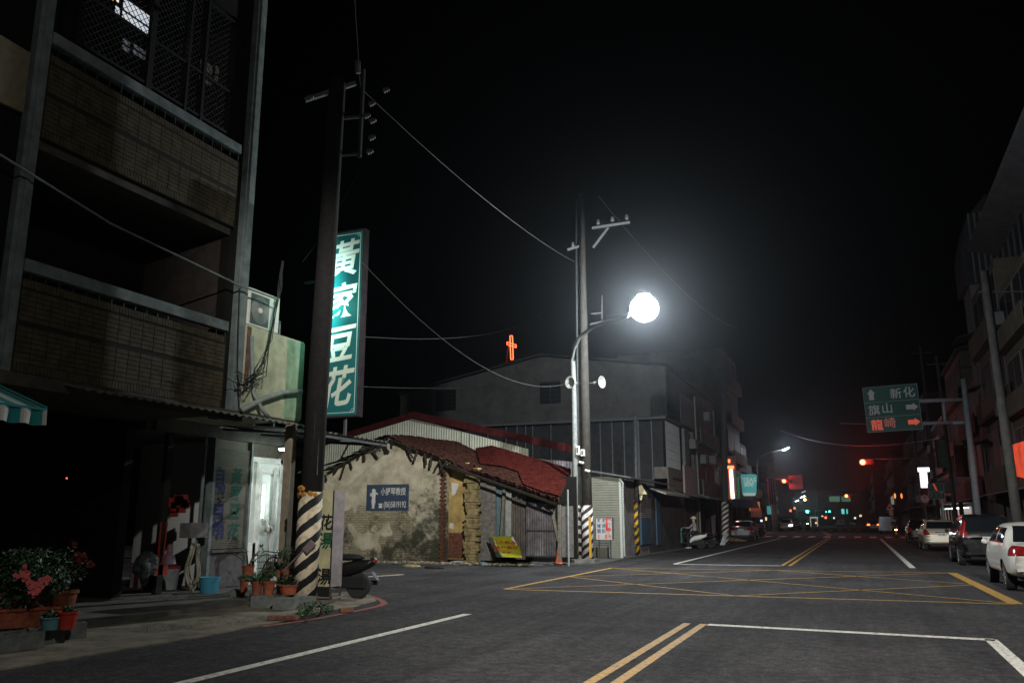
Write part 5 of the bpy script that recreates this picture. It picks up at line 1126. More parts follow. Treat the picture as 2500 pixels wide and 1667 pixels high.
mb = MB(); c = PY(1410,1159,30.5); mb.ball(c, .05); k = one('bulb', 'small cold white bulb glowing under the roof edge behind the lamp post', 'light bulb', mb, mat('bulb', (1,1,1), .5, emit=(.7,.95,1), est=7))
mb = MB(); c = PV(1435,1372,p.xy); mb.prism([(-9.75,28.9,0),(-9.2,28.5,0),(-8.6,28.9,0),(-8.6,29.6,0),(-9.75,29.7,0)], (0,0,.15)); struct('kerb', mb, CONC)

# ================================================================== VEHICLES
def sel_cut(bm, planes):
    for co, no in planes: bmesh.ops.bisect_plane(bm, geom=bm.verts[:]+bm.edges[:]+bm.faces[:], dist=1e-5, plane_co=co, plane_no=no)
def in_poly(x, y, P):
    c = False; n = len(P)
    for i in range(n):
        (x1,y1),(x2,y2) = P[i], P[(i+1) % n]
        if (y1 > y) != (y2 > y) and x < (x2-x1)*(y-y1)/(y2-y1)+x1: c = not c
    return c
def make_car(name, label, kind, paint, group=None, lit=None, plate='4F-0197', dirt=0.1, glass=None):
    K = {
     'sedan': dict(L=4.4, W=.85, top=[(0,.78),(.06,.98),(.62,1.04),(1.15,1.36),(1.6,1.45),(2.4,1.46),(2.85,1.38),(3.35,1.02),(4.1,.86),(4.4,.6)], belt=[(0,.76),(.6,.96),(3.3,.93),(4.4,.58)], side=[(.85,1.0),(1.25,1.32),(2.65,1.36),(3.1,1.0)], rw=[(-.64,1.03),(.64,1.03),(.52,1.37),(-.52,1.37)], rwy=1.45, tail=[(.42,.76),(.44,.95),(1,.98),(1,.74)], ax=(.98,3.5), r=.31),
     'suv': dict(L=4.5, W=.9, top=[(0,.9),(.04,1.15),(.22,1.5),(.5,1.66),(1.2,1.7),(2.5,1.68),(3.0,1.55),(3.5,1.15),(4.25,1.0),(4.5,.7)], belt=[(0,.95),(.3,1.08),(3.4,1.04),(4.5,.7)], side=[(.45,1.12),(.7,1.5),(2.75,1.53),(3.25,1.12)], rw=[(-.68,1.12),(.68,1.12),(.58,1.56),(-.58,1.56)], rwy=.75, tail=[(.62,.98),(.62,1.5),(1,1.5),(1,.98)], ax=(.9,3.52), r=.35),
     'hatch': dict(L=4.25, W=.85, top=[(0,.82),(.05,1.0),(.3,1.08),(.72,1.38),(1.2,1.5),(2.3,1.5),(2.8,1.4),(3.3,1.06),(4.0,.92),(4.25,.62)], belt=[(0,.8),(.5,1.0),(3.2,.98),(4.25,.6)], side=[(.55,1.05),(.85,1.36),(2.6,1.38),(3.05,1.05)], rw=[(-.66,1.08),(.66,1.08),(.56,1.4),(-.56,1.4)], rwy=.95, tail=[(.5,.78),(.66,1.06),(1,1.06),(1,.76)], ax=(.85,3.45), r=.31)}[kind]
    def ip(P, y):
        for (a, b), (c, d) in zip(P[:-1], P[1:]):
            if y <= c: return b+(d-b)*max(0, (y-a))/(c-a)
        return P[-1][1]
    L, W = K['L'], K['W']
    wid = [(0,W*.86),(.15,W*.95),(.8,W),(L-1.1,W),(L-.3,W*.92),(L,W*.76)]
    ys = sorted(set([0,.03,.1,.22,.4,.62,.9,1.15,1.6,2.1,2.5,2.85,3.1,3.35,3.7,L-.3,L-.1,L]))
    vs = []; R = 16
    for y in ys:
        tp, be, w_ = ip(K['top'], y), ip(K['belt'], y), ip(wid, y); be = min(be, tp-.03); zb = .3 if .15 < y < L-.15 else .38
        hh = tp-be; wr = w_*.97-hh*.36
        half = [(0,zb),(w_*.8,zb),(w_*.97,zb+.06),(w_*1.0,zb+.2),(w_*1.01,(zb+be)/2+.05),(w_*.975,be),(wr,max(be+.015, tp-.07)),(wr*.86,max(be+.02, tp-.012)),(0,tp+.012)]
        ring = half+[(-x, z) for x, z in half[-2:0:-1]]
        vs += [(x, y, z) for x, z in ring]
    n = 16
    fs = [(i*n+k, i*n+(k+1) % n, (i+1)*n+(k+1) % n, (i+1)*n+k) for i in range(len(ys)-1) for k in range(n)]
    fs += [tuple(range(n)), tuple((len(ys)-1)*n+k for k in range(n-1,-1,-1))]
    me = bpy.data.meshes.new('b'); me.from_pydata(vs, [], fs); ob = bpy.data.objects.new('b', me); sc.collection.objects.link(ob)
    sm = ob.modifiers.new('s', 'SUBSURF'); sm.levels = 2; bpy.context.view_layer.update()
    m2 = bpy.data.meshes.new_from_object(ob.evaluated_get(bpy.context.evaluated_depsgraph_get())); bpy.data.objects.remove(ob)
    bm = bmesh.new(); bm.from_mesh(m2); bm.normal_update()
    if sum(f.normal.z*(f.calc_center_median().z-.8) for f in bm.faces) < 0: bmesh.ops.reverse_faces(bm, faces=bm.faces)
    def side_planes(P):
        o = []
        for (a, b), (c, d) in zip(P, P[1:]+P[:1]): o.append(((0,a,b), (0,d-b,-(c-a))))
        return o
    def back_planes(P):
        o = []
        for (a, b), (c, d) in zip(P, P[1:]+P[:1]): o.append(((a,0,b), (d-b,0,-(c-a))))
        return o
    t = thing(name, label, 'car', (0,0,0), 0, group)
    paint_m = mat('car_'+paint[0], paint[1], paint[2], .06, 3, metal=paint[3], coat=.8, spec=.5)
    gl_m = glass or mat('car_glass', (.008,.01,.012), .05, spec=.9)
    parts = []
    def take(nm, fsel, m, parent=t):
        if not fsel: return None
        b2 = bm.copy(); b2.faces.ensure_lookup_table(); idx = {f.index for f in fsel}
        bmesh.ops.delete(b2, geom=[f for f in b2.faces if f.index not in idx], context='FACES')
        mm = bpy.data.meshes.new(nm); b2.to_mesh(mm); b2.free(); mm.materials.append(m)
        for p in mm.polygons: p.use_smooth = True
        o = bpy.data.objects.new(nm, mm); sc.collection.objects.link(o); o.parent = t
        bmesh.ops.delete(bm, geom=fsel, context='FACES'); return o
    SP = K['side']; pil = (SP[1][0]*.35+SP[2][0]*.65-.15)
    sel_cut(bm, side_planes(SP)+[((0,pil-.03,0),(0,1,0)),((0,pil+.03,0),(0,1,0))]); bm.faces.index_update(); bm.normal_update()
    for lo, hi in ((-9,pil-.03),(pil+.03,9)):
        for sgn in (-1, 1):
            fl = [f for f in bm.faces if in_poly(f.calc_center_median().y, f.calc_center_median().z, SP) and lo < f.calc_center_median().y < hi and f.normal.x*sgn > .3]
            bm.faces.index_update(); take('side_window', fl, gl_m)
    bm.normal_update()
    RW = K['rw']
    sel_cut(bm, back_planes(RW)); bm.normal_update(); bm.faces.index_update()
    take('rear_window', [f for f in bm.faces if in_poly(f.calc_center_median().x, f.calc_center_median().z, RW) and f.calc_center_median().y < K['rwy'] and f.normal.y < -.1], gl_m); bm.faces.index_update()
    take('windscreen', [f for f in bm.faces if in_poly(f.calc_center_median().x, f.calc_center_median().z, RW) and f.calc_center_median().y > 2.6 and f.normal.y > .1], gl_m); bm.faces.index_update()
    TL = K['tail']; TR = [(-a, b) for a, b in TL]
    sel_cut(bm, back_planes(TL)+back_planes(TR)+[((0,.34,0),(0,1,0)),((0,L-.35,0),(0,1,0))]); bm.normal_update()
    tail_m = mat('tail_lamp', (.22,.012,.012), .15, .3, 12, coat=1, spec=.8) if lit != 'rear' else mat('tail_lamp_lit', (.8,.1,.02), .3, emit=(1,.16,.03), est=4.5)
    for P in (TL, TR):
        bm.faces.index_update(); take('tail_lamp', [f for f in bm.faces if in_poly(f.calc_center_median().x, f.calc_center_median().z, P) and f.calc_center_median().y < .34], tail_m)
    HL = [(.38,.62),(.42,.8),(1,.84),(1,.64)]; HR = [(-a, b) for a, b in HL]
    sel_cut(bm, back_planes(HL)+back_planes(HR)); bm.normal_update()
    hl_m = mat('head_lamp', (.5,.5,.5), .1, coat=1)
    for P in (HL, HR):
        bm.faces.index_update(); mm_ = mat('head_lamp_lit', (1,1,1), .3, emit=(1,.98,.9), est=18) if lit == 'front' and P is HR else hl_m
        take('head_lamp', [f for f in bm.faces if in_poly(f.calc_center_median().x, f.calc_center_median().z, P) and f.calc_center_median().y > L-.5], mm_)
    r = K['r']
    for ay in K['ax']:
        P = [(ay+(r+.05)*math.cos(2*PI*k/14), r+.0+(r+.05)*math.sin(2*PI*k/14)) for k in range(14)]
        sel_cut(bm, side_planes(P)); bm.normal_update()
        bmesh.ops.delete(bm, geom=[f for f in bm.faces if in_poly(f.calc_center_median().y, f.calc_center_median().z, P) and abs(f.calc_center_median().x) > W*.6], context='FACES')
    mm = bpy.data.meshes.new('body'); bm.to_mesh(mm); bm.free(); mm.materials.append(paint_m)
    for p in mm.polygons: p.use_smooth = True
    o = bpy.data.objects.new('body', mm); sc.collection.objects.link(o); o.parent = t
    mb = MB(); mb.box(-W*.62,W*.62,.3,L-.3,.24,.5)
    for ay in K['ax']: mb.box(-W*.9,W*.9,ay-r-.06,ay+r+.06,.32,.62)
    mb.build('underbody', BLACK, t, local=True)
    for ay in K['ax']:
        for sgn in (-1, 1):
            x = sgn*(W-.12); mb = MB(); mb.lathe((x,ay,r), [(r*.66,-.1),(r*.95,-.1),(r,-.07),(r,.07),(r*.95,.1),(r*.66,.1),(r*.64,.06),(r*.64,-.06)], 24, (sgn,0,0)); w_ = mb.build('wheel', RUBBER, t, smooth=False, local=True)
            mb = MB(); mb.lathe((x,ay,r), [(0,.07),(r*.15,.085),(r*.2,.07),(r*.2,.05),(r*.62,.045),(r*.66,.09)], 20, (sgn,0,0))
            for k in range(7): a = 2*PI*k/7; d = Vector((0,math.cos(a),math.sin(a))); mb.bar(Vector((x+sgn*.075,ay,r))+d*r*.12, Vector((x+sgn*.08,ay,r))+d*r*.62, .035, .05, up=(1,0,0))
            mb.build('rim', mat('alloy', (.35,.35,.35), .35, metal=.6), w_, local=True)
    for sgn in (-1, 1): mb = MB(); mb.ball((sgn*(W+.05), SP[3][0]-.14, .99 if kind != 'suv' else 1.12), .075,.05,.06); mb.build('mirror', paint_m if paint[0] != 'dark' else BLACK, t, smooth=True, local=True)
    mb = MB(); mb.box(-.19,.19,-.028,-.012,.74 if kind != 'suv' else .82,.88 if kind != 'suv' else .96); pl_ = mb.build('number_plate', mat('plate_white', (.42,.45,.45), .5), t, local=True)
    zp = .81 if kind != 'suv' else .89; mb = MB(); [mb.box(-.15+i*.05,-.115+i*.05,-.031,-.029,zp-.03,zp+.03) for i in range(6) if i != 2]; mb.build('plate_marks', mat('plate_ink', (.05,.07,.1), .6), pl_, local=True)
    mb = MB(); mb.box(-.28,.28,-.022,-.005,.9 if kind != 'suv' else .985,.925 if kind != 'suv' else 1.01); mb.box(-W*.8,W*.8,-.012,.02,.4,.44); mb.build('trim', BLACK, t, local=True)
    mb = MB(); mb.box(-W*1.005,-W*.995,.9+r,3.4-r,.52,.56); mb.box(W*.995,W*1.005,.9+r,3.4-r,.52,.56); mb.build('side_moulding', paint_m, t, local=True)
    return t
WH = ('white', (.55,.54,.5), .35, 0); BK = ('dark', (.008,.008,.009), .18, .0); CH = ('champagne', (.42,.4,.33), .35, .3); GR = ('grey', (.16,.165,.17), .35, .4)
def put(t, x, y, rz=0, s_=1): t.location = (x, y, 0); t.rotation_euler.z = rz; t.scale = (s_, s_, s_); return t
kg = 'cars parked along the right kerb'
c = put(make_car('parked_car', 'white sedan cut by the right edge, nearest of the cars parked on the right', 'sedan', WH, kg, plate='2K-5836'), 3.72, 20.7)
mb = MB()
for k in range(9): x, z = random.gauss(-.42,.05), random.gauss(.56,.04); mb.add([(x,-.012,z),(x+.03,-.012,z+.01),(x+.05,-.012,z-.03),(x+.02,-.012,z-.04)], [(0,1,2,3)])
mb.build('bumper_scratches', BLACK, c, local=True)
put(make_car('parked_car', 'tall glossy black car between the white sedan and the champagne car', 'suv', BK, kg, plate='AGK-3021'), 3.93, 31.8)
put(make_car('parked_car', 'champagne-coloured hatchback with dark rear window in front of the black car', 'hatch', CH, kg, plate='5981-VN'), 3.72, 46.2)
put(make_car('parked_car', 'small dark car half hidden ahead of the champagne hatchback', 'hatch', BK, kg), 3.75, 60.5)
put(make_car('parked_car', 'grey sedan parked on the left roadside beyond the tall striped pole', 'sedan', GR), -7.75, 62.5)
put(make_car('moving_car', 'white car with one bright headlight coming towards the viewer on the left', 'suv', WH, lit='front'), -9.3, 128.5, PI)
put(make_car('parked_car', 'black car parked just behind the oncoming white car', 'suv', BK), -9.2, 143, PI)
put(make_car('moving_car', 'dark car with both tail lamps glowing orange beyond the far crosswalk', 'sedan', BK, lit='rear', plate=''), 1.9, 124)
put(make_car('moving_car', 'small pale car far down the middle of the road', 'hatch', WH), -3.6, 205)
gd = 'tiny dark cars far down the road'
put(make_car('parked_car', 'tiny dark car far away just right of the small pale car', 'sedan', BK, gd), -1.2, 212)
# tarp-covered van
p = PY(2168,1280,100); t = thing('covered_van', 'small van under a wrinkled pale blue-white tarpaulin right of the glowing tail lamps', 'van', (p.x,100,0))
mb = MB(); vs = []; R = 20
for i in range(13):
    z = .35+1.45*i/12
    for k in range(32):
        a = 2*PI*k/32; cx_, sy_ = math.cos(a), math.sin(a); sx_ = abs(cx_)**.45*(1 if cx_ > 0 else -1); ss = abs(sy_)**.45*(1 if sy_ > 0 else -1); q = 1-.12*(i/12)**4-.03*(i/12); w_ = 1+.04*math.sin(k*3.1)*(1-i/12)
        vs.append((p.x+.85*sx_*q*w_, 102+1.9*ss*q*w_, z+.02*math.sin(k*2.2)))
fs = [(i*32+k, i*32+(k+1) % 32, (i+1)*32+(k+1) % 32, (i+1)*32+k) for i in range(12) for k in range(32)]+[tuple(12*32+k for k in range(32))]
mb.add(vs, fs); mb.build('tarpaulin', mat('tarp', (.45,.5,.55), .7, .15, 4), t, smooth=True)
for sx_ in (-.7,.7):
    for y in (100.7,103.2): mb = MB(); mb.lathe((p.x+sx_,y,.3), [(0,-.09),(.3,-.09),(.3,.09),(0,.09)], 16, (1,0,0)); mb.build('wheel', RUBBER, t)

# scooters: local +y is forward
def make_scooter(label, m1, m2=None, group=None, tail=None, head=None, name='scooter'):
    t = thing(name, label, 'scooter', (0,0,0), 0, group); m2 = m2 or m1
    def B_(nm, mb, m, **k): return mb.build(nm, m, t, local=True, **k)
    for y in (-.62,.64):
        mb = MB(); mb.lathe((0,y,.25), [(.13,-.05),(.22,-.055),(.25,-.02),(.25,.02),(.22,.055),(.13,.05)], 24, (1,0,0)); w_ = B_('wheel', mb, RUBBER)
        mb = MB(); mb.lathe((0,y,.25), [(0,-.04),(.13,-.03),(.13,.03),(0,.04)], 16, (1,0,0)); mb.build('hub', STEEL, w_, local=True)
    mb = MB(); P = [(-.95,.78,.07),(-.85,.72,.13),(-.6,.66,.17),(-.3,.6,.17),(-.12,.5,.15),(-.05,.4,.14)]
    vs = []; n = 12
    for y, z, w_ in P:
        for k in range(n): a = 2*PI*k/n; vs.append((w_*math.cos(a), y, z-.06+ (.14 if z < .7 else .08)*math.sin(a)))
    mb.add(vs, [(i*n+k, i*n+(k+1) % n, (i+1)*n+(k+1) % n, (i+1)*n+k) for i in range(len(P)-1) for k in range(n)]+[tuple(range(n)), tuple((len(P)-1)*n+k for k in range(n))]); B_('rear_body', mb, m1, smooth=True)
    mb = MB(); mb.box(-.16,.16,-.1,.4,.26,.33); mb.box(-.1,.1,-.8,-.1,.2,.42); B_('floorboard', mb, BLACK, bevel=.02)
    mb = MB(); mb.prism([(-.19,.36,.3),(.19,.36,.3),(.22,.43,.65),(.13,.37,.98),(-.13,.37,.98),(-.22,.43,.65)], (0,.09,.03)); mb.prism([(-.1,.44,.5),(.1,.44,.5),(.12,.5,.8),(-.12,.5,.8)], (0,.1,.05)); B_('front_shield', mb, m2, bevel=.03)
    mb = MB(); mb.tube([(0,.66,.25),(0,.5,.6),(0,.36,1.0)], .03, 8); mb.tube([(-.34,.22,1.06),(-.2,.32,1.06),(0,.36,1.02),(.2,.32,1.06),(.34,.22,1.06)], .017, 8); B_('handlebar', mb, DKSTEEL, smooth=True)
    mb = MB(); mb.ball((0,.4,1.0), .14,.1,.08); B_('instrument_cowl', mb, m2, smooth=True)
    mb = MB(); mb.ball((0,.5,.97), .075,.04,.05); B_('head_lamp', mb, head or mat('head_lamp', ()), smooth=True)
    mb = MB(); mb.ball((0,-.38,.78), .145,.36,.065, 14, 8); B_('seat', mb, BLACK, smooth=True)
    mb = MB(); mb.ball((0,-.96,.72), .09,.04,.045); B_('tail_lamp', mb, tail or mat('tail_lamp', (.22,.012,.012), .15, .3, 12, coat=1, spec=.8), smooth=True)
    mb = MB(); mb.prism([(-.08,-.92,.5),(.08,-.92,.5),(.07,-1.04,.36),(-.07,-1.04,.36)], (0,.03,.02)); mb.tube([(0,.34,.28),(0,.5,.5),(0,.66,.53),(0,.84,.46),(0,.9,.38)], .055, 8, .04); B_('mudguard', mb, BLACK)
    for sx_ in (-1, 1): mb = MB(); mb.tube([(sx_*.2,.32,1.06),(sx_*.24,.34,1.22)], .008, 5); mb.ball((sx_*.27,.34,1.27), .07,.015,.045); B_('mirror', mb, DKSTEEL, smooth=True)
    mb = MB(); mb.cyl((.17,-.95,.3),(.15,-.35,.3),.05,.03,10); B_('exhaust', mb, DKSTEEL)
    return t
BLK = mat('black_gloss', (.006,.006,.007), .4, coat=.2); TEALP = mat('teal_panel', (.1,.35,.32), .35); WPN = mat('white_panel', (.5,.5,.48), .35)
def place(t, p, rz): t.location = (p[0], p[1], 0); t.rotation_euler.z = rz; return t
p = G(872,1471); d_ = math.radians(96)
place(make_scooter('black scooter parked behind the cream signboard, its rear wheel towards the road', BLK), (p.x-1.02, p.y+.6), d_)
sR = place(make_scooter('white and teal scooter with a seated helmeted rider, parked before the dark shops', WPN, TEALP), (-8.35,45.6), math.radians(88))
place(make_scooter('dark scooter parked close behind the white and teal one', BLK, WPN), (-8.0,46.9), math.radians(75))
sT = place(make_scooter('red scooter with glowing tail lamp riding away on the right', mat('scooter_red', (.25,.03,.02), .3), None, tail=mat('tail_glow', (1,.2,.05), .3, emit=(1,.3,.06), est=40)), (PY(2187,1300,76).x,76), 0)
sF = place(make_scooter('dark scooter with lit headlight coming from far down the road', BLK, None, head=mat('head_glow', (1,1,1), .3, emit=(1,.9,.8), est=30)), (PY(1972,1280,128).x,128), PI)
for i, (x, y, l) in enumerate(((-8.7,80,'dark scooter parked beyond the grey sedan, nearer one'),(-9.0,83,'dark scooter parked beyond the grey sedan, farther one'))):
    place(make_scooter(l, BLK, None, 'parked scooters beyond the grey sedan'), (x,y), 1.2+i*.4)

# ------------------------------------------------------------------ people
def skinned(name, J, E, m, parent, levels=2):
    """J: name -> (co, radius); E: list of name pairs, first joint is the root"""
    me = bpy.data.meshes.new(name); keys = list(J); idx = {k: i for i, k in enumerate(keys)}
    me.from_pydata([J[k][0] for k in keys], [(idx[a], idx[b]) for a, b in E], [])
    o = bpy.data.objects.new(name, me); sc.collection.objects.link(o)
    o.modifiers.new('skin', 'SKIN'); ss = o.modifiers.new('sub', 'SUBSURF'); ss.levels = levels
    for i, k in enumerate(keys):
        r = J[k][1]; r = (r, r) if not isinstance(r, tuple) else r; me.skin_vertices[0].data[i].radius = r
    me.skin_vertices[0].data[0].use_root = True
    bpy.context.view_layer.update()
    m2 = bpy.data.meshes.new_from_object(o.evaluated_get(bpy.context.evaluated_depsgraph_get())); bpy.data.objects.remove(o)
    m2.name = name; m2.materials.clear(); m2.materials.append(m)
    for p in m2.polygons: p.use_smooth = True; p.material_index = 0
    ob = bpy.data.objects.new(name, m2); sc.collection.objects.link(ob); ob.parent = parent; return ob
SKIN = mat('skin', (.36,.2,.13), .6)
def person(label, loc, rz, seat, top, legs, helmet=None, hair=True, astride=True, arms_fwd=.45, group=None, foot=.08):
    t = thing('person', label, 'person', loc, rz, group); h = seat
    knee_y = .38; kx = .2 if astride else .12; fz = foot
    J = {'pelvis': ((0,0,h+.08), (.15,.11)), 'chest': ((0,.02,h+.38), (.16,.11)), 'neck0': ((0,.03,h+.55), (.07,.07)), 'neck': ((0,.05,h+.62), (.052,.052)), 'head': ((0,.07,h+.71), (.082,.095)), 'crown': ((0,.06,h+.81), (.07,.085))}
    E = [('pelvis','chest'),('chest','neck0'),('neck0','neck'),('neck','head'),('head','crown')]
    for s_ in (-1, 1):
        k = 'l' if s_ < 0 else 'r'
        J.update({k+'sh': ((s_*.17,.03,h+.5), .052), k+'el': ((s_*.25,.03+arms_fwd*.42,h+.27), .04), k+'wr': ((s_*.24,.05+arms_fwd*.9,h+.3), .028), k+'pa': ((s_*.25,.1+arms_fwd*.95,h+.29), (.034,.02)),
                  k+'hip': ((s_*.1,.02,h+.04), .085), k+'kn': ((s_*kx,knee_y,h+.0 if not astride else h-.04), .058), k+'an': ((s_*(kx+.02),knee_y-.05,fz), .036), k+'to': ((s_*(kx+.03),knee_y+.12,fz-.03), .03)})
        E += [('neck0',k+'sh'),(k+'sh',k+'el'),(k+'el',k+'wr'),(k+'wr',k+'pa'),('pelvis',k+'hip'),(k+'hip',k+'kn'),(k+'kn',k+'an'),(k+'an',k+'to')]
        for q in range(4):
            x = s_*(.235+.012*q) if False else J[k+'pa'][0][0]+s_*(-.024+.016*q); a = J[k+'pa'][0]
            J.update({k+'f%d' % q: ((x,a[1]+.045,a[2]-.004), .009), k+'g%d' % q: ((x,a[1]+.07-.004*abs(q-1),a[2]-.032), .008)}); E += [(k+'pa',k+'f%d' % q),(k+'f%d' % q,k+'g%d' % q)]
        J[k+'th'] = ((a[0]-s_*.04,a[1]+.025,a[2]-.015), .01); E.append((k+'pa',k+'th'))
    body = skinned('body', J, E, SKIN, t)
    def gar(nm, ks, es, m, gr):
        return skinned(nm, {k: (J[k][0], tuple(q+gr for q in (J[k][1] if isinstance(J[k][1], tuple) else (J[k][1],)*2))) for k in ks}, es, m, t, 1)
    gar('shirt', ['pelvis','chest','neck0','lsh','lel','lwr','rsh','rel','rwr'], [('pelvis','chest'),('chest','neck0'),('neck0','lsh'),('lsh','lel'),('lel','lwr'),('neck0','rsh'),('rsh','rel'),('rel','rwr')], top, .014)
    gar('trousers', ['pelvis','lhip','lkn','lan','rhip','rkn','ran'], [('pelvis','lhip'),('lhip','lkn'),('lkn','lan'),('pelvis','rhip'),('rhip','rkn'),('rkn','ran')], legs, .012)
    for s_ in (-1, 1):
        k = 'l' if s_ < 0 else 'r'; a = Vector(J[k+'an'][0]); mb = MB(); mb.ball((a.x+s_*.01,a.y+.06,a.z-.03), .05,.13,.045); mb.build('shoe', mat('shoe', (.3,.3,.28), .6), t, smooth=True, local=True)
    c = (0,.065,h+.77)
    if helmet:
        mb = MB(); mb.lathe((0,.045,h+.72), [(.135,0),(.145,.05),(.13,.11),(.09,.155),(0,.175)], 20); mb.box(-.09,.09,.15,.23,h+.78,h+.8); mb.build('helmet', helmet, t, smooth=True, local=True)
    else:
        mb = MB(); mb.lathe((0,.04,h+.73), [(.09,-.03),(.105,.04),(.09,.1),(.05,.135),(0,.14)], 16); mb.build('hair', BLACK, t, smooth=True, local=True)
    fh = MB(); fh.ball((0,.165,h+.735), .014,.02,.02, 8, 6); fh.ball((0,.155,h+.695), .025,.01,.006, 8, 5); 
    for s_ in (-1, 1): fh.ball((s_*.085,.06,h+.74), .012,.02,.03, 8, 6)
    fh.build('face', SKIN, t, smooth=True, local=True)
    ey = MB(); [ey.ball((s_*.032,.153,h+.758), .011,.008,.007, 8, 5) for s_ in (-1, 1)]; ey.build('eyes', BLACK, t, local=True)
    return t
GREYS = mat('grey_shirt', (.16,.15,.17), .85); NAVY = mat('navy_trousers', (.015,.017,.025), .85); DRED = mat('dark_red_shirt', (.07,.015,.015), .85)
a = math.radians(88)
def onsc(o, back=.34): r = o.rotation_euler.z; return (o.location.x+math.sin(r)*back, o.location.y-math.cos(r)*back, 0)
person('person in grey jacket and pale helmet sitting on the white and teal scooter', onsc(sR), sR.rotation_euler.z, .8, GREYS, NAVY, helmet=mat('pale_helmet', (.3,.36,.28), .3, coat=.8), arms_fwd=.52)
person('person in dark red shirt sitting behind the scooter by the dark shop front', (-9.3,46.3,0), -.9, .5, DRED, NAVY, astride=False, foot=.1)
mb = MB(); q_ = thing('stool', 'low dark stool under the person in dark red', 'stool', (-9.3,46.3,0)); mb.box(-9.47,-9.13,46.13,46.47,.46,.5); mb.build('seat', BLACK, q_)
for x in (-9.44,-9.16):
    for y in (46.16,46.44): mb = MB(); mb.bar((x,y,.0),(x,y,.46),.03); mb.build('leg', BLACK, q_)
person('person in dark clothes riding the red scooter away from the viewer', onsc(sT), 0, .8, NAVY, NAVY, helmet=mat('black_helmet', (.02,.02,.02), .3), arms_fwd=.52)
person('person in dark clothes riding the far scooter towards the viewer', onsc(sF), PI, .8, NAVY, NAVY, helmet=mat('black_helmet', ()), arms_fwd=.52)
point('tail_light_glow', (sT.location.x, 74.9, .75), 6, (1,.3,.08), .05)

# ================================================================== STREET: LEFT ROW
def facade_building(name, label, y0, y1, X, side, z, m, floors, dep=10, ground=3.0, wm=None, roofm=None, cat='building', win=2, lit=()):
    """side -1: stands left of the road and faces +x; +1: right of the road and faces -x"""
    t = thing(name, label, cat, (X, (y0+y1)/2, 0)); s_ = -side   # facing direction
    mb = MB(); mb.box(min(X,X+side*dep), max(X,X+side*dep), y0, y1, ground, z); mb.build('wall', m, t)
    mb = MB(); mb.box(min(X+side*1.8,X+side*dep), max(X+side*1.8,X+side*dep), y0, y1, 0, ground); mb.build('shop_wall', mat('dark_shopfront', (.05,.05,.055), .8, .4, 1.5), t)
    for y in (y0+.02, y1-.32): mb = MB(); mb.box(min(X,X+side*.35), max(X,X+side*.35), y, y+.3, 0, ground); mb.build('pillar', m, t)
    mb = MB(); a = X+s_*.9; mb.prism([(X,y0,ground+.15),(a,y0,ground-.12),(a,y0,ground-.06),(X,y0,ground+.22)], (0,y1-y0,0)); mb.build('canopy', roofm or mat('canopy_dark', ()), t)
    fh = (z-ground)/floors; wm = wm or SID2; w_ = (y1-y0)/win
    for f in range(floors):
        z0 = ground+f*fh
        mb = MB(); mb.box(min(X,X+s_*.5), max(X,X+s_*.5), y0+.1, y1-.1, z0+.05, z0+.12); mb.box(min(X+s_*.44,X+s_*.5), max(X+s_*.44,X+s_*.5), y0+.1, y1-.1, z0+.12, z0+fh*.32); mb.build('balcony', m, t)
        for k in range(win):
            ya, yb = y0+k*w_+.25, y0+(k+1)*w_-.25; q = X+s_*.01
            mb = MB(); mb.box(min(q,q+s_*.02), max(q,q+s_*.02), ya, yb, z0+fh*.36, z0+fh*.86); o = mb.build('window', LITW if (f, k) in lit else wm, t)
            mb = MB(); q2 = q+s_*.03
            for yy in (ya, (ya+yb)/2, yb): mb.box(min(q,q2), max(q,q2)+.01, yy-.03, yy+.03, z0+fh*.34, z0+fh*.88)
            for zz in (z0+fh*.35, z0+fh*.87): mb.box(min(q,q2)-.005, max(q,q2), ya, yb, zz-.03, zz+.03)
            mb.build('frame', mat('window_frame_grey', (.13,.13,.13), .7), o)
    return t
LITW = mat('lit_room', (.4,.4,.4), .6, emit=(.7,.75,.7), est=.25)
CA = mat('facade_grey', (.17,.16,.15), .9, .35, 1.2); CB = mat('facade_beige', (.09,.08,.062), .9, .3, 1.0); CC = mat('facade_dark', (.035,.035,.038), .9, .3, 1.5); CD = mat('facade_rust', (.07,.05,.04), .9, .5, .8); CE = mat('facade_redtile', (.06,.022,.02), .9, .4, 2); CF = mat('facade_white', (.13,.13,.135), .85, .25, .8)
facade_building('shophouse', 'grey three-storey shophouse next to the big hall on the left', 56.1, 64.5, -9.7, -1, 9.8, CA, 2)
facade_building('shophouse', 'narrow dark shophouse beyond the grey one, behind the tall striped pole', 64.6, 70, -10.2, -1, 8.0, CC, 2)
facade_building('shophouse', 'white-pillared shop carrying the vertical neon sign on the left', 70.1, 77, -10.4, -1, 6.5, CF, 1)
facade_building('concrete_tower', 'tall stained concrete block rising above the teal drink sign', 77.1, 86, -10.3, -1, 17, CD, 4, win=1)
facade_building('shophouse', 'dark shophouse behind the leaning striped poles on the left', 86.1, 97, -11, -1, 9.5, CC, 2)
facade_building('shophouse', 'low dark shophouse on the left after the poles', 97.1, 112, -12, -1, 7.5, CC, 1, win=3)
facade_building('shophouse', 'far dark shophouse on the left past the second junction', 150, 175, -15, -1, 10.5, CC, 3, win=4)
facade_building('shophouse', 'farthest shophouse at the left end of the street', 176, 215, -18, -1, 9, CA, 2, win=5)
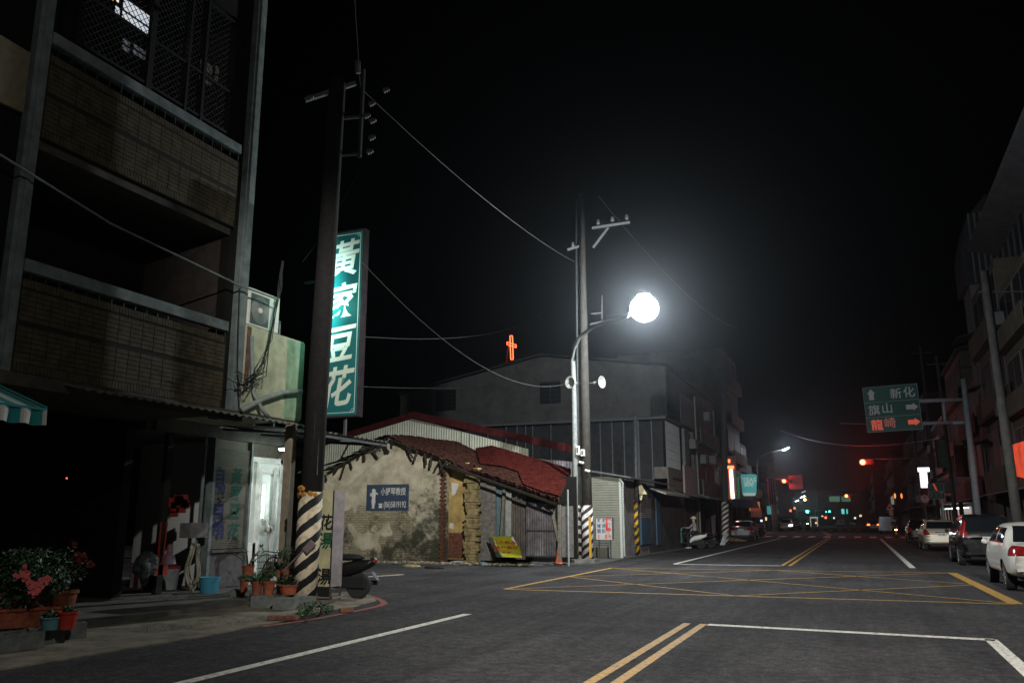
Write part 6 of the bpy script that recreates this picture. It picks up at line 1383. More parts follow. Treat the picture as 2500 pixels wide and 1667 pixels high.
for X_, y, z, l in ((-9.55,58,5.2,'boxy air conditioner on the lower grey facade beyond the hall, nearer one'),(-9.55,62,5.4,'boxy air conditioner on the lower grey facade beyond the hall, farther one'),(-9.55,60.5,8.4,'boxy air conditioner near the roof of the grey facade beyond the hall'),(-9.5,54,5.9,'boxy air conditioner beside the pinkish board of the hall')):
    mb = MB(); mb.box(X_-.05,X_+.35,y-.4,y+.4,z,z+.6); o = one('air_conditioner', l, 'air conditioner', mb, mat('ac_dim', (.22,.22,.21), .7), bevel=.02, group='air conditioners on the left street fronts'); mb = MB(); mb.box(X_+.35,X_+.36,y-.3,y+.15,z+.08,z+.52); mb.build('grille', BLACK, o)
for y, l in ((56.3,'long vertical drain pipe between the hall and the grey shophouse'),(64.4,'long vertical drain pipe at the far side of the grey shophouse')):
    mb = MB(); mb.cyl((-9.55,y,0),(-9.55,y,9.6),.06,None,8); one('drain_pipe', l, 'pipe', mb, mat('dull_white', ()))
# neon vertical sign
p = PY(1785,1130,70); t = thing('neon_sign', 'narrow vertical sign with white tube and orange-red top on the left row', 'sign', p)
a = PY(1783,1146,70); b = PY(1790,1216,70)
mb = MB(); mb.box(a.x-.35,a.x+.45,70,70.2,b.z-.1,PY(1785,1112,70).z); mb.build('casing', mat('neon_casing', (.3,.22,.22), .7), t)
mb = MB(); mb.prism([(a.x-.05,69.95,a.z),(a.x+.16,69.95,a.z),(b.x+.08,69.95,b.z),(b.x-.13,69.95,b.z)], (0,.04,0)); mb.build('white_tube', mat('white_neon', (1,1,1), .4, emit=(1,.9,.88), est=7), t)
mb = MB(); mb.prism([(a.x-.12,69.96,a.z),(a.x-.05,69.96,a.z),(b.x-.13,69.96,b.z),(b.x-.2,69.96,b.z)], (0,.03,0)); c = PY(1782,1132,70); mb.box(c.x-.12,c.x+.02,69.95,69.99,c.z+.1,PY(1782,1121,70).z); mb.box(c.x-.32,c.x+.3,69.95,69.99,a.z+.08,a.z+.3); mb.build('red_tube', mat('orange_neon', (1,.2,.05), .4, emit=(1,.12,.04), est=5), t)
# drink shop sign (trapezoid cup shape)
Yt = 73; t = thing('drink_sign', 'teal cup-shaped sign lettered TEAS on the left row', 'sign', PY(1829,1200,Yt))
pts = [PY(x, y, Yt) for x, y in ((1811,1157),(1844,1157),(1848,1160),(1846,1205),(1843,1210),(1816,1210),(1813,1207),(1808,1161))]
TEALS = mat('teal_sign', (.1,.4,.4), .5, emit=(.08,.36,.36), est=.55)
mb = MB(); mb.prism(pts, (0,.15,0)); fc = mb.build('face', TEALS, t)
mb = MB(); mb.prism([PY(x, y, Yt-.01) for x, y in ((1814,1203),(1845.5,1203),(1843,1209.5),(1816.5,1209.5))], (0,-.02,0)); mb.build('white_base', mat('sign_glow_white', (.5,.55,.5), .5, emit=(.5,.6,.55), est=.5), t)
letters([('TEAS',PY(1829,1171,Yt-.01),EX,EZ,.5),('原味',PY(1829,1182,Yt-.01),EX,EZ,.42)], mat('sign_glow_white', ()), fc, off=.02)
mb = MB(); mb.cyl(PY(1850,1205,Yt+1)+Vector((0,0,0)), PY(1850,1205,Yt+1.15), .42, None, 20); one('round_sign', 'dull brown round sign just right of the teal cup sign', 'sign', mb, mat('brown_disc', (.2,.12,.1), .7))
mb = MB(); p = PY(1806,1190,Yt); mb.box(p.x-.3,p.x-.05,Yt,Yt+.2,p.z-.9,p.z+.9); one('green_sign', 'narrow green hanging sign left of the teal cup sign', 'sign', mb, mat('green_sign', (.03,.25,.12), .5, emit=(.02,.3,.12), est=.3))
mb = MB(); a = PY(1792,1220,72); b = PY(1826,1238,72); mb.prism([(a.x,71,a.z),(b.x+.3,71,a.z),(b.x+.5,71,b.z),(a.x,71,b.z)], (0,5,0)); one('shop_awning', 'dark blue shop awning below the vertical neon sign', 'awning', mb, mat('blue_awning', (.04,.05,.09), .8))
# striped poles along the left
def pole(name, label, px0, py0, px1, py1, r, m, stripe=None, sh=2.2, group=None):
    g = G(px0, py0); tp = PV(px1, py1, g.xy); t = thing(name, label, 'pole', g, 0, group); mb = MB(); mb.cyl(g, tp, r, r*.7, 14); mb.build('shaft', m, t, smooth=True)
    if stripe: d = (tp-g).normalized(); mb = MB(); mb.cyl(g+d*.03, g+d*sh, r*1.05, r*1.03, 18); mb.build('stripe_band', stripe, t, smooth=True)
    return t, g, tp
PCON = mat('pole_dark_concrete', (.06,.058,.055), .9, .3, 3)
pole('utility_pole', 'dark leaning utility pole with black and cream stripes beside the grey sedan', 1771,1327,1766,900,.22,PCON,STRW2,2.6)
c = G(1790,1322); mb = MB()
for k in range(5): mb.ball((c.x+.25*k-.3, c.y-.3, .2-.03*k), .3,.25,.2-.03*k, 10, 6)
one('sand_sack', 'pale brown sack slumped at the foot of the dark striped pole', 'sack', mb, mat('sack', (.2,.13,.07), .95, .3, 5), smooth=True)
c = G(1757,1330); mb = MB(); mb.prism([c, c+Vector((.3,.1,0)), c+Vector((.5,.1,.75)), c+Vector((.3,0,.7))], (0,.05,0)); one('silver_bag', 'crumpled silver bag left of the sack', 'bag', mb, mat('silver_foil', (.4,.42,.42), .3, metal=.5, bump=1, scale=8))
pole('sign_post', 'slim pale post with orange stripes right of the vertical neon sign', 1832,1290,1825,1117,.07,WPLAST,STRY,2.2)
pg = 'poles bunched on the left roadside'
for px, w_, tx_, ty_, l, m in ((1888,.16,1874,1122,'leftmost pole of the bunch with a fine checker of stripes',STEEL),(1893,.17,1880,1130,'middle pole of the striped bunch, slightly leaning',STEEL),(1898,.2,1884,1100,'thickest pole of the striped bunch, nearest the road',CONC)):
    pole('utility_pole', l, px, 1296-(px-1888)*.2, tx_, ty_, w_, m, STRW2, 3.6, pg)
pole('utility_pole', 'plain thin grey pole just right of the striped bunch', 1902,1280,1896,1195,.09,STEEL,None)
pole('utility_pole', 'tall dark pole in the gap between the teal cup sign and the bunch', 1872,1285,1862,1120,.14,PCON,None)
mb = MB(); a = PY(1872,1235,95); b = PY(1883,1255,95); mb.box(a.x,b.x,95,95.1,b.z,a.z); one('road_sign', 'small teal road sign left of the bunched poles', 'sign', mb, mat('teal_sign', ()))
mb = MB()
for z in (.35,.7,1.05): mb.bar((-9.9,86,z),(-8.4,86,z),.06)
for x in (-9.9,-8.4): mb.bar((x,86,0),(x,86,1.15),.06)
one('railing', 'low white three-bar railing behind the grey sedan', 'railing', mb, WPLAST)
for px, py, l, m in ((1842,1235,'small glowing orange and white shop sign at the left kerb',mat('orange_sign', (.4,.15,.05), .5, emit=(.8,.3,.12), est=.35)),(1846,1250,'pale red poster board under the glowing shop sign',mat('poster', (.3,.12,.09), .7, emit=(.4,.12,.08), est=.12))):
    c = PY(px,py,84); mb = MB(); mb.box(c.x-.5,c.x+.5,84,84.1,c.z-.45,c.z+.4); one('shop_board', l, 'sign', mb, m)

# ================================================================== STREET: RIGHT ROW
facade_building('apartment_building', 'beige building with projecting eaves cut by the right edge', 42, 50.5, 8, 1, 13.5, CB, 3, dep=12)
mb = MB(); a = PX(2455,170,8); mb.prism([(8.0,30,15.2),(6.6,30,15.6),(6.6,30,15.8),(8.0,30,15.7)], (0,19,0)); one('roof_eave', 'dark overhanging sheet roof at the top right corner', 'roof', mb, CC)
facade_building('apartment_building', 'building with a pale corrugated top storey behind the near dark pole', 50.6, 60, 8, 1, 15.5, CB, 3, dep=12)
t = thing('white_tower', 'tall narrow white building with a curved-top metal storey on the right', 'building', (8,61.5,0))
mb = MB(); mb.box(8,20,60.1,63.5,0,16.5); mb.build('wall', CF, t)
mb = MB(); mb.prism([(7.7,60.1,16.5),(14,60.1,16.5),(14,60.1,22),(9.5,60.1,22.6),(8.2,60.1,21),(7.7,60.1,19)], (0,4,0)); mb.build('metal_storey', CC, t)
mb = MB()
for i in range(16): mb.box(8.3+i*.35,8.42+i*.35,60.05,60.1,16.6,21.4)
mb.build('rib', CF, t)
for z in (4.5,8.0,11.5): mb = MB(); mb.box(7.98,7.995,60.8,62.6,z,z+1.6); mb.build('window', SID2, t); mb = MB(); mb.prism([(8,60.5,z+1.9),(6.9,60.5,z+1.6),(6.9,60.5,z+1.66),(8,60.5,z+2.0)], (0,2.4,0)); mb.build('window_hood', CC, t)
facade_building('shophouse', 'red-tiled shophouse right of the white tower, behind the gantry pole', 63.7, 73, 8.3, 1, 11.5, CE, 2, dep=12)
facade_building('apartment_building', 'broad beige building with a sloping sheet roof behind the green signs', 73.1, 86, 8.5, 1, 14.5, CB, 3, dep=12)
mb = MB(); mb.prism([(8.2,73,14.5),(20.8,73,17.4),(20.8,73,17.6),(8.2,73,14.75)], (0,13.2,0)); one('sheet_roof', 'sloping corrugated roof on top of the broad beige building', 'roof', mb, CC)
facade_building('shophouse', 'shophouse with brightly lit ground floor on the right', 86.1, 100, 8, 1, 11, CA, 3, dep=12, win=3)
facade_building('shophouse', 'dark four-storey shophouse past the lit shop on the right', 100.1, 118, 7.6, 1, 15, CC, 4, dep=12, win=3)
facade_building('shophouse', 'balconied shophouse beside the far crosswalk on the right', 118.1, 140, 7.2, 1, 12.5, CD, 3, dep=12, win=4)
facade_building('shophouse', 'far shophouse with pale green windows on the right', 152, 185, 6, 1, 12, CD, 3, dep=12, win=5, lit=((0,1),(0,2)))
facade_building('shophouse', 'farthest shophouse on the right of the street', 186, 230, 3.5, 1, 11, CC, 3, dep=12, win=5)
facade_building('corner_block', 'dark block closing the far end of the street', 270, 300, -30, -1, 13, CC, 3, dep=30, win=4)
mb = MB(); mb.box(-12,14,300,310,0,11); one('end_building', 'low dark building straight ahead at the street end', 'building', mb, CC)
# wall patch on the near right building, red light put in as glow
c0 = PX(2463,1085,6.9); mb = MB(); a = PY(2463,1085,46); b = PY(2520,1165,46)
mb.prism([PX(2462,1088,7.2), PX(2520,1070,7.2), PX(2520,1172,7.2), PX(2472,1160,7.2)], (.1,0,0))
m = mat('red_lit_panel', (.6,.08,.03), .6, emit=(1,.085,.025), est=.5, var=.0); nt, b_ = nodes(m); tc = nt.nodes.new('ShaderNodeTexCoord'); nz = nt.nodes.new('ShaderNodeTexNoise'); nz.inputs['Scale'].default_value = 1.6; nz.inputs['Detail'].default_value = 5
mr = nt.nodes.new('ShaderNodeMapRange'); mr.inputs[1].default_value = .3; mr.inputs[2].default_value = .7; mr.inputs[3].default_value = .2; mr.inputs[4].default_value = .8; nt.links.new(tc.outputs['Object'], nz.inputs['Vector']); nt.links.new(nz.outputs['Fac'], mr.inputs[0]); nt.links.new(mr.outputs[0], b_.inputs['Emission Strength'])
one('red_lit_wall_patch', 'glowing orange-red panel on the building at the right edge', 'sign', mb, m)
# near dark utility pole on the right
g = Vector((5.6,37,0)); tp = PV(2405,680,(5.5,37)); t = thing('utility_pole', 'dark plain utility pole rising in front of the white tower', 'utility pole', g)
mb = MB(); mb.cyl((5.62,37.2,0), (tp.x,tp.y,tp.z+.3), .19,.15,16); mb.build('shaft', PCON, t, smooth=True)
mb = MB(); mb.bar((5.2,37,10.4),(7.6,37,10.2),.06); mb.build('crossarm', DKSTEEL, t)
# window air conditioner and hood on the right
for px, py, l in ((2445,780,'small dim air conditioner high on the beige building at right'),(2462,1000,'second dim air conditioner lower on the beige building at right')):
    c = PX(px,py,7.9); mb = MB(); mb.box(7.3,8,c.y-.5,c.y+.4,c.z-.35,c.z+.35); o = one('air_conditioner', l, 'air conditioner', mb, CF, bevel=.02); mb = MB(); mb.box(c.x-.62,c.x-.605,c.y-.2,c.y+.2,c.z-.2,c.z+.2); mb.build('grille', BLACK, o)
for i, (y, z, w_, h_, l) in enumerate(((66,4.4,.9,2.2,'dim vertical shop sign on the red-tiled shophouse'),(75,3.6,1.4,.8,'dim shop sign low on the broad beige building, nearer one'),(80,5.8,.8,2.4,'dim vertical shop sign on the broad beige building'),(104,4.2,.9,2.6,'dim vertical shop sign past the lit shop'),(112,3.5,1.2,.9,'dim box sign over the arcade past the lit shop'),(126,4.5,.8,2.2,'dim vertical shop sign beside the far crosswalk'))):
    mb = MB(); mb.box(6.6,7.4,y,y+.2,z,z+h_); one('hanging_sign', l, 'sign', mb, mat('dim_sign_%d' % (i % 3), [(.2,.07,.06),(.16,.16,.18),(.07,.13,.1)][i % 3], .7, .3, 3))
# lit shop
t = thing('shop_interior', 'bright white shop front behind the champagne car', 'shop', (8,92,0)); LS = mat('lit_shop', (.6,.6,.6), .7, emit=(.85,.82,.78), est=.55)
mb = MB(); a = PX(2183,1240,7.9); b = PX(2290,1240,7.9); ya, yb = 87.5, 98.5; mb.box(9.6,9.7,ya,yb,.1,2.7)
mm = mat('lit_shop_wall', (.6,.58,.55), .8, emit=(.75,.62,.6), est=.3, var=.4, scale=2.5); mb.build('shelf_wall', mm, t)
mb = MB(); [mb.box(8.3,9.5,y,y+.12,2.55,2.6) for y in (88,90,92,94,96,98)]; mb.build('strip_lamp', mat('strip_lamp', (1,1,1), .5, emit=(.9,1,1), est=6), t)
mb = MB(); [mb.box(7.95,8.05,y,y+.12,.1,2.7) for y in (87.6,90.2,93,95.8,98.4)]; mb.build('frame', mat('white_door_frame', ()), t)
mb = MB(); [mb.box(9.2,9.5,y,y+.7,.1,1.5+random.random()*.6) for y in (88.2,89.6,91,93.4,94.6,96.6)]; mb.build('shelf', mat('shelf_red', (.35,.1,.08), .7, col2=(.4,.4,.4), scale=4), t)
# white vertical lit sign
Yw = 84; t = thing('lit_sign', 'bright white T-shaped vertical lit sign above the green road signs', 'sign', PY(2255,1150,Yw))
LSG = mat('white_lit_sign', (1,1,1), .5, emit=(.95,.9,1), est=1.6)
a = PY(2240,1141,Yw); b = PY(2270,1151,Yw); mb = MB(); mb.box(a.x,b.x,Yw,Yw+.2,b.z,a.z); mb.build('top_box', LSG, t)
a = PY(2245,1153,Yw); b = PY(2267,1190,Yw); mb = MB(); mb.box(a.x,b.x,Yw,Yw+.2,b.z,a.z); fc = mb.build('body_box', LSG, t)
mb = MB(); [mb.box(a.x+.25+.12*(k % 2),b.x-.3-.1*(k % 3),Yw-.02,Yw-.01,a.z-.3-k*.17,a.z-.24-k*.17) for k in range(7)]; mb.build('faint_marks', mat('sign_pink', (.6,.2,.25), .6, emit=(.8,.5,.55), est=.9), fc)
# green direction gantry sign
GS = thing('road_sign', 'large green overhead direction sign with three lines of white characters and arrows', 'road sign', (5.6,48,0)); Yg = 48.0
K = [PY(x, y, Yg) for x, y in ((2105,947),(2238,936),(2249,1047),(2119,1056))]
GRN = mat('sign_green', (.004,.05,.042), .5, .2, 3); REFW = mat('reflective_white', (.3,.3,.3), .5)
uR = (K[1]-K[0]).normalized(); uD = (K[3]-K[0]); wS = (K[1]-K[0]).length; hS = uD.length; uDn = uD.normalized(); uRb = Vector((uR.x,0,uR.z)).normalized()
# a rectangular panel, slightly rotated like the photographed one
def SP_(u, v, d=0): return K[0]+uRb*(u*wS)+Vector((uRb.z,0,-uRb.x))*(v*hS)+Vector((0,-d,0))
mb = MB(); mb.prism([SP_(0,0),SP_(1,0),SP_(1,1),SP_(0,1)], (0,.06,0)); pn = mb.build('panel', GRN, GS)
REDR = mat('red_reflection_glow', (.45,.1,.07), .5, emit=(.6,.07,.04), est=.45)  # red signal light thrown back by the sign, put in as emission
mb = MB(); w2 = .012
for a, b in (((0,0),(1,0)),((1,0),(1,1)),((1,1),(0,1)),((0,1),(0,0)),((0,.345),(1,.345)),((0,.675),(1,.675))): mb.bar(SP_(*a,.01), SP_(*b,.01), .045, .01)
mb.build('border_line', REFW, pn)
dn = Vector((uRb.z,0,-uRb.x)); upn = -dn
letters([('新',SP_(.6,.18,.01),uRb,upn,.58),('化',SP_(.84,.17,.01),uRb,upn,.58),('旗',SP_(.17,.51,.01),uRb,upn,.58),('山',SP_(.41,.49,.01),uRb,upn,.58)], REFW, pn, off=.012)
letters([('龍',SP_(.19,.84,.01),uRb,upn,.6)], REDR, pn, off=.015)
letters([('崎',SP_(.43,.81,.01),uRb,upn,.58)], mat('dim_red_reflection_glow', (.35,.15,.12), .5, emit=(.4,.1,.07), est=.14), pn, off=.012)  # reflected red light put in as a fainter glow
def arrow(u, v, ang, m):
    c = SP_(u, v, .015); r = (uRb*math.cos(ang)+upn*math.sin(ang)); q = Vector((-r.z,0,r.x)); mb = MB()
    P = [(-.28,-.12),(.05,-.12),(.05,-.2),(.3,0),(.05,.2),(.05,.12),(-.28,.12)]; mb.prism([c+r*a+q*b for a, b in P], (0,.005,0)); mb.build('arrow', m, pn)
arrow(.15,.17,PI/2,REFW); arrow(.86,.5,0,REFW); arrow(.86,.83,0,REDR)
GP = mat('gantry_blue_grey', (.14,.16,.18), .6, .2, 4)
b_ = PY(2385,1255,48); mb = MB(); mb.cyl((5.55,48,0), (PY(2352,925,48).x,48,PY(2352,925,48).z), .17,.13,16); mb.build('mast', GP, GS, smooth=True)
mb = MB()
for (x0_, y0_, x1_, y1_, r) in ((2180,981,2356,975,.11),(2180,1036,2325,1031,.1)): mb.cyl(PY(x0_,y0_,48.15), PY(x1_,y1_,48.15), r, None, 10)
mb.cyl(PY(2303,980,48.15), PY(2308,1035,48.15), .08, None, 10); a = PY(2325,1032,48.15); mb.cyl(a, (5.55,48.1,a.z-.02), .09,None,10); mb.build('arm', GP, GS, smooth=True)
# small green signs + round sign + triangle sign
Ys = 70; t = thing('road_sign', 'pair of small dark green road signs with orange light streaks above the parked cars', 'road sign', PY(2285,1200,Ys))
for (x0_, y0_, x1_, y1_) in ((2264,1180,2305,1199),(2266,1202,2308,1218)):
    a = PY(x0_,y0_,Ys); b = PY(x1_,y1_,Ys); mb = MB(); mb.box(a.x,b.x,Ys,Ys+.05,b.z,a.z); o = mb.build('panel', GRN, t)
    mb = MB(); e = .03
    for q in ((a.x,b.x,a.z-e,a.z),(a.x,b.x,b.z,b.z+e),(a.x,a.x+e,b.z+e,a.z-e),(b.x-e,b.x,b.z+e,a.z-e)): mb.box(q[0],q[1],Ys-.01,Ys-.002,q[2],q[3])
    mb.build('border', REFW, o); mb = MB(); [mb.obox(((a.x+b.x)/2+dx,Ys-.008,(a.z+b.z)/2+dz), EX, EZ, EY, .12,.02,.003) for dx in (-.35,-.02,.3) for dz in (-.12,-.03,.06,.13)]; mb.build('worn_marks', mat('dim_white', (.12,.14,.14), .6), o)
mb = MB(); mb.prism([PY(2276,1180,Ys-.02), PY(2281,1180,Ys-.02), PY(2290,1198,Ys-.02), PY(2284,1196,Ys-.02)], (0,-.005,0)); mb.build('reflection_strip', REDR, t)  # reflected light streak on the green signs, drawn as a glowing strip
a = PY(2296,1180,Ys+.1); mb = MB(); mb.cyl((a.x,Ys+.12,0), (a.x,Ys+.12,a.z), .07, None, 10); mb.build('post', mat('post_white', (.35,.42,.42), .6), t)
c = PY(2258,1217,68); t = thing('round_road_sign', 'round white sign with a thick red ring and dark symbol beside the small green signs', 'road sign', c)
mb = MB(); mb.cyl(c, c+Vector((0,.04,0)), .32, None, 28); mb.build('plate', mat('sign_plate_white', (.3,.25,.25), .6), t)
mb = MB(); mb.tube([c+Vector((.29*math.cos(k*PI/14), -.01, .29*math.sin(k*PI/14))) for k in range(29)], .035, 6); mb.build('red_ring', mat('sign_red', ()), t)
mb = MB(); mb.bar(c+Vector((0,-.01,-.17)), c+Vector((0,-.01,.1)), .06,.01); mb.bar(c+Vector((-.14,-.01,.0)), c+Vector((.14,-.01,0)), .05,.01); mb.prism([c+Vector((-.12,-.015,.08)), c+Vector((.12,-.015,.08)), c+Vector((0,-.015,.2))], (0,.005,0)); mb.build('symbol', mat('sign_red_dark', (.2,.02,.02), .6), t)
mb = MB(); mb.cyl((c.x,68.1,0),(c.x,68.1,c.z), .04,None,8); mb.build('post', STEEL, t)
c = PY(2172,1240,88); t = thing('triangle_road_sign', 'pale triangular warning sign on a post above the covered van', 'road sign', c)
mb = MB(); mb.prism([PY(2171,1229,88), PY(2183,1243,88), PY(2164,1243,88)], (0,.04,0)); mb.build('plate', mat('tri_plate', (.55,.42,.36), .6), t)
mb = MB(); mb.prism([PY(2172,1233,87.98), PY(2176,1241,87.98), PY(2168,1241,87.98)], (0,.005,0)); mb.build('symbol', BLACK, t)
mb = MB(); a = PY(2170,1244,88); b = PY(2181,1258,88); mb.box(a.x,b.x,88,88.04,b.z,a.z); mb.build('lower_plate', mat('low_plate', (.4,.3,.28), .6), t)
mb = MB(); mb.cyl((c.x+.1,88.1,0),(c.x+.1,88.1,c.z), .04,None,8); mb.build('post', STEEL, t)
# tree clump in front of the lit shop
c = PX(2275,1245,6.6); t = thing('small_tree', 'small dark roadside shrub in front of the lit shop', 'shrub', (6.6,c.y,0)); mb = MB(); leafball(mb, (6.6,c.y,1.75), .9,.9,.5, 420, .09); mb.build('foliage', [LEAFD, LEAF], t); mb = MB(); mb.tube([(6.6,c.y,0),(6.6,c.y,1.6)], .06, 6); mb.build('stem', BARK, t)
# poles on the right
pr = 'slender dark poles on the right side'
for x, y, h, dx, l in ((6.2,78,16,-.1,'slender dark pole before the white lit sign'),(6.4,96,12,-.4,'slender dark pole left of the lit shop'),(6.3,66,13,-.15,'slender dark pole between the gantry arm and the beige wall')):
    t = thing('utility_pole', l, 'utility pole', (x,y,0), 0, pr); mb = MB(); mb.cyl((x,y,0),(x+dx,y,h), .14,.1,12); mb.build('shaft', PCON, t, smooth=True); mb = MB(); mb.bar((x-.8,y,h-.6),(x+.8,y,h-.6),.07); mb.build('crossarm', DKSTEEL, t)

# ================================================================== TRAFFIC LIGHTS AND FAR LAMPS
def signal(label, c, col, est, arm_to, r=.15, power=0, glow=None, side='right'):
    t = thing('traffic_light', label, 'traffic light', (arm_to[0], arm_to[1], 0)); c = Vector(c)
    mb = MB(); mb.box(c.x-.22,c.x+.95,c.y+.05,c.y+.25,c.z-.22,c.z+.22); mb.build('housing', BLACK, t)
    mb = MB(); mb.ball((c.x,c.y,c.z), r, .06, r, 18, 10); mb.build('lit_lens', mat('lens_%d_%d_%d_%d' % (int(col[0]*99), int(col[1]*99), int(col[2]*99), int(est)), col, .4, emit=col, est=est), t, smooth=True)
    mb = MB(); [mb.ball((c.x+dx,c.y+.05,c.z), .13,.03,.13, 14, 8) for dx in (.37,.73)]; mb.build('dark_lens', mat('dark_lens', (.03,.02,.02), .3), t, smooth=True)
    mb = MB(); mb.cyl((arm_to[0],arm_to[1],0),(arm_to[0],arm_to[1],c.z+.5), .12,.1,12); mb.cyl((arm_to[0],arm_to[1],c.z+.3),(c.x,c.y+.3,c.z+.28), .07,.05,10); mb.build('mast', STEEL, t, smooth=True)
    if power: point('signal_light', (c.x,c.y-.35,c.z), power, glow or col, .12)
    return t
signal('large glowing red traffic light hanging over the road on the right', PY(2106,1128,88), (1,.2,.1), 5, (7.0,88.5), .26, 600, (1,.035,.02))
signal('glowing red traffic light on the left in front of the dull red panel', PY(1914,1174,115), (1,.18,.09), 5, (-10.6,115.5), .24, 260, (1,.035,.02))
signal('orange-red traffic light far ahead beside the pale green signs', PY(2066,1210,190), (1,.3,.08), 5, (4.5,190.5), .28, 250, (1,.12,.03))
signal('small amber traffic light far away under the two white lamps', PY(1965,1219,230), (1,.4,.1), 16, (-22,230.5), .3)
gg = [((1971,1248),(.05,1,.7),20,.36,'brightest green traffic light far down the road'),((2025,1248),(.05,1,.75),16,.22,'small green traffic light far away, right one of a close pair'),((2017,1249),(.05,.9,.7),8,.15,'fainter green traffic light far away, left one of a close pair')]
for (px, py), col, est, r, l in gg:
    c = PY(px,py,260); signal(l, c, col, est, (c.x-3,260.5), r, 260 if r > .3 else 0, (.02,1,.55))
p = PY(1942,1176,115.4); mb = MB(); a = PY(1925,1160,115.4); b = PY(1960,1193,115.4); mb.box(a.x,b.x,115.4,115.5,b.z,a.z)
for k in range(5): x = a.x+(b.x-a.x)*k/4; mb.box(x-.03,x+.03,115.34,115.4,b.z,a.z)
one('overhead_panel', 'dull reddish back of an overhead panel right of the left red light', 'sign panel', mb, mat('panel_red_lit', (.25,.12,.12), .8, .2, 2))  # the signal's red light on the panel is put into its colour
for x0_, x1_, l in ((2024,2051,'pale green overhead sign far ahead, left one of two'),(2054,2077,'pale green overhead sign far ahead, right one with the red light over it')):
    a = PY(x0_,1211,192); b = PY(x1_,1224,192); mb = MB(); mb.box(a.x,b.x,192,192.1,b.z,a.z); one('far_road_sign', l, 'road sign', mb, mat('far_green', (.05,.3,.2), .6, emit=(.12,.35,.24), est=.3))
for x0_, x1_, l in ((2054,2062,'small glowing turquoise shop sign far away, left one of two'),(2066,2070,'small glowing turquoise shop sign far away, right one of two')):
    a = PY(x0_,1242,230); b = PY(x1_,1254,230); mb = MB(); mb.box(a.x,b.x,230,230.1,b.z,a.z); one('far_shop_sign', l, 'sign', mb, mat('turquoise', (.1,.6,.6), .6, emit=(.12,.8,.75), est=.8))
def far_lamp(label, c, base, w_=.5, est=8, power=0):
    t = thing('street_lamp', label, 'street lamp', (base[0],base[1],0)); c = Vector(c)
    mb = MB(); mb.tube([(base[0],base[1],0),(base[0],base[1],c.z-1.2),(base[0]+(c.x-base[0])*.3,base[1],c.z-.4),(c.x,c.y,c.z)], .09, 8, .05); mb.build('pole', STEEL, t, smooth=True)
    mb = MB(); mb.obox(c, (1,0,.35), (0,1,0), (-.35,0,1), w_, .15, .07); mb.build('lamp_head', mat('far_lamp_%d' % int(est), (1,1,1), .5, emit=(.8,.92,1), est=est), t)
    if power: point('street_lamp_light', c-EZ*.3, power, (.85,.93,1), .2)
far_lamp('street lamp with a small tilted white dash of light above the bunched poles', PY(1919,1095,100), (-10.3,101), .42, 3, 1100)
far_lamp('street lamp on the left beyond the red panel, its head lit cold white', PY(1960,1212,210), (PY(1938,1250,210).x,210), .5, 14, 900)
far_lamp('small distant street lamp, lower of two white lights on the left', PY(1946,1222,240), (PY(1930,1250,240).x,240), .45, 14)
far_lamp('distant unlit-looking street lamp arm with a dull head left of the lit ones', PY(1962,1200,150), (PY(1937,1250,150).x,150), .35, .4)
for px, py, l, m in ((1930,1246,'tiny orange light on the dark left building far away',NC),(1940,1240,'tiny orange sign above the black car far away',NC),(2016,1263,'tiny red light low on the road far away',NC),(2185,1210,'small amber lantern under the right balcony, left one',mat('amber', (1,.4,.1), .5, emit=(1,.3,.06), est=1.2)),(2201,1210,'small amber lantern under the right balcony, right one',mat('amber', ()))):
    Yq = 200 if px < 2100 else 104; c = PY(px,py,Yq); mb = MB(); mb.ball(c, .22 if px < 2100 else .1, .1, .22 if px < 2100 else .3, 10, 6); one('small_light', l, 'light', mb, m)
WARM = mat('warm_shop_light', (1,.7,.4), .5, emit=(1,.62,.3), est=1.1); COOL = mat('cool_shop_light', (.9,1,1), .5, emit=(.8,.95,1), est=1.2)
for px, py, w_, h_, Yq, m, l in ((2098,1256,6,5,170,WARM,'small warm lit shop opening just left of the glowing tail lamps'),(2085,1262,5,4,190,COOL,'small cold lit opening further left of the glowing tail lamps'),(2034,1262,4,4,230,COOL,'tiny cold lit opening between the green lights and the pale car'),(2005,1258,5,3,235,WARM,'tiny warm lit opening right of the pale-roofed shelter'),(1990,1274,5,4,215,WARM,'tiny warm lamp low on the road by the pale-roofed shelter'),(1868,1262,4,8,100,WARM,'narrow warm lit doorway behind the bunched poles'),(1856,1268,5,5,92,COOL,'narrow cold lit doorway beyond the grey sedan')):
    a = PY(px,py,Yq); b = PY(px+w_,py+h_,Yq); mb = MB(); mb.box(a.x,b.x,Yq,Yq+.3,b.z,a.z); one('lit_opening', l, 'shop light', mb, m)
# headlights far away / lit shelter
a = PY(1977,1262,210); b = PY(1996,1266,210); mb = MB(); mb.box(a.x,b.x,210,212,b.z+.1,a.z+.1); mb.box(a.x,a.x+.2,210,210.2,0,b.z+.1); mb.box(b.x-.2,b.x,210,210.2,0,b.z+.1); one('roadside_shelter', 'small pale-roofed shelter lit up at the left far down the road', 'shelter', mb, mat('shelter_lit', (.5,.48,.45), .6, emit=(.7,.68,.6), est=.35))

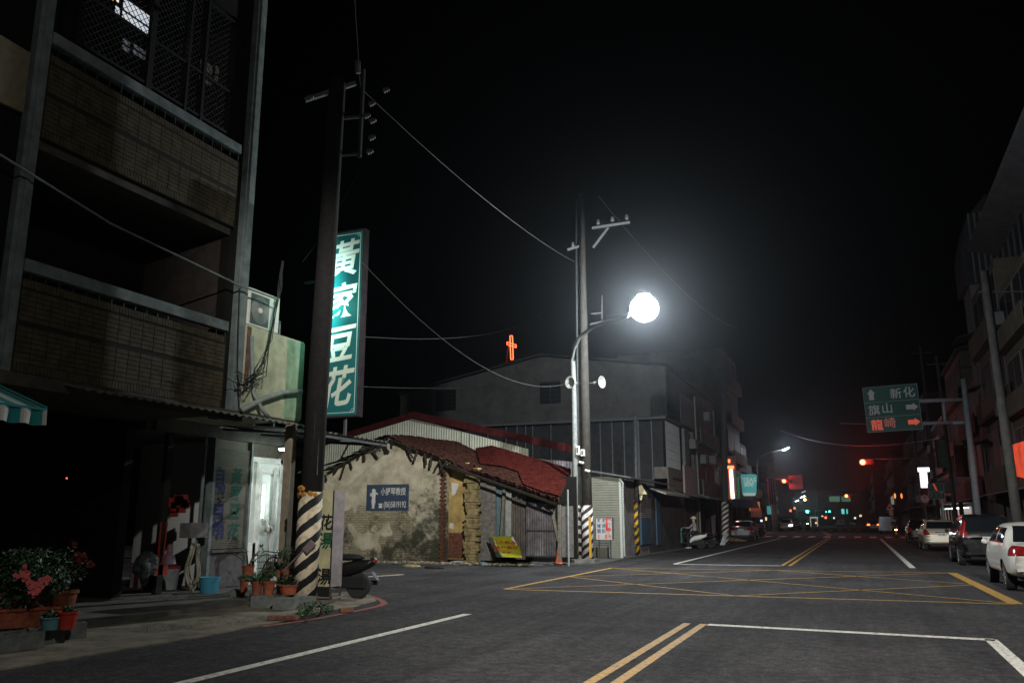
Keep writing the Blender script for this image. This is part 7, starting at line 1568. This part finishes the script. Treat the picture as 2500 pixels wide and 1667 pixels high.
# ================================================================== OVERHEAD WIRES
WIRE = mat('wire', (.02,.02,.02), .7); WIREL = mat('wire_lit', (.04,.04,.04), .6)  # second one is paler: lamplight on the wire put into its colour
def wire(label, a, b, sag, r=.02, m=None, group='overhead wires'):
    a, b = Vector(a), Vector(b); pts = [a.lerp(b, i/24)+Vector((0,0,-4*sag*(i/24)*(1-i/24))) for i in range(25)]
    mb = MB(); mb.tube(pts, r*.45, 5); one('wire', label, 'wire', mb, m or WIRE, group=group)
pt = PV(880,215,NP.xy); e = PV(1422,650,(-8.97,29.34))
wire('wire from the near pole crossarm slanting down to the concrete pole by the lamp', pt, e, .35, .012, WIREL)
wire('wire from the near pole up to the top edge of the picture', pt, Vector((-3.3,4.2,9.4)), .1, .012)
wire('wire sagging from the near pole to the loudspeaker pole, lowest on the left', PV(884,640,NP.xy), PV(1395,932,(-8.97,29.34)), 1.0, .018, WIREL)
wire('faint wire crossing behind the teal sign to the hall', PV(888,822,(-10,16)), PY(1330,760,47), .6, .02)
wire('faint level wire behind the teal sign above the gable', PV(888,944,(-10,16)), PY(1240,940,46.8), .1, .015)
wire('white wire sagging between the gantry sign and the left row', PY(1905,1050,110), PY(2300,1068,72), 1.2, .035, mat('wire_white', (.6,.6,.6), .5))
wire('short white wire ending at the left edge of the big green sign', PY(2050,1033,75), PY(2120,1035,60), .0, .03, mat('wire_white', ()))
wire('wire from the concrete pole top receding down the left row', PV(1460,478,(-8.97,29.34)), PY(1800,800,80), 1.0, .02, WIREL)
wire('wire from the lamp towards the grey shophouse roof', PY(1615,880,40), PY(1700,945,56), .1, .02, WIREL)
wire('thin wire between the dark right pole and the right edge', PX(2360,715,5.7), PX(2520,738,5.7), .1, .02)
wire('wire drooping between poles on the left row', PY(1830,1075,80), PY(1868,1110,100), .6, .02)
wire('service wire from the near pole down to the tiled building', PV(892,388,NP.xy), PX(738,640,-10.3), .15, .012)
# ================================================================== HAZE
mb = MB(); mb.box(-70,60,-12,330,-1,30); hz = mb.build('haze', mat('haze', (1,1,1)))  # thin haze added so the lamps get a glare halo
hz['kind'] = 'stuff'; m = MATS['haze']; nt = m.node_tree; nt.nodes.remove(nt.nodes['Principled BSDF'])
pv = nt.nodes.new('ShaderNodeVolumePrincipled'); pv.inputs['Color'].default_value = (.8,.9,1,1); pv.inputs['Density'].default_value = .0004; pv.inputs['Anisotropy'].default_value = .92
m.cycles.volume_sampling = 'EQUIANGULAR'
nt.links.new(pv.outputs[0], nt.nodes['Material Output'].inputs['Volume'])
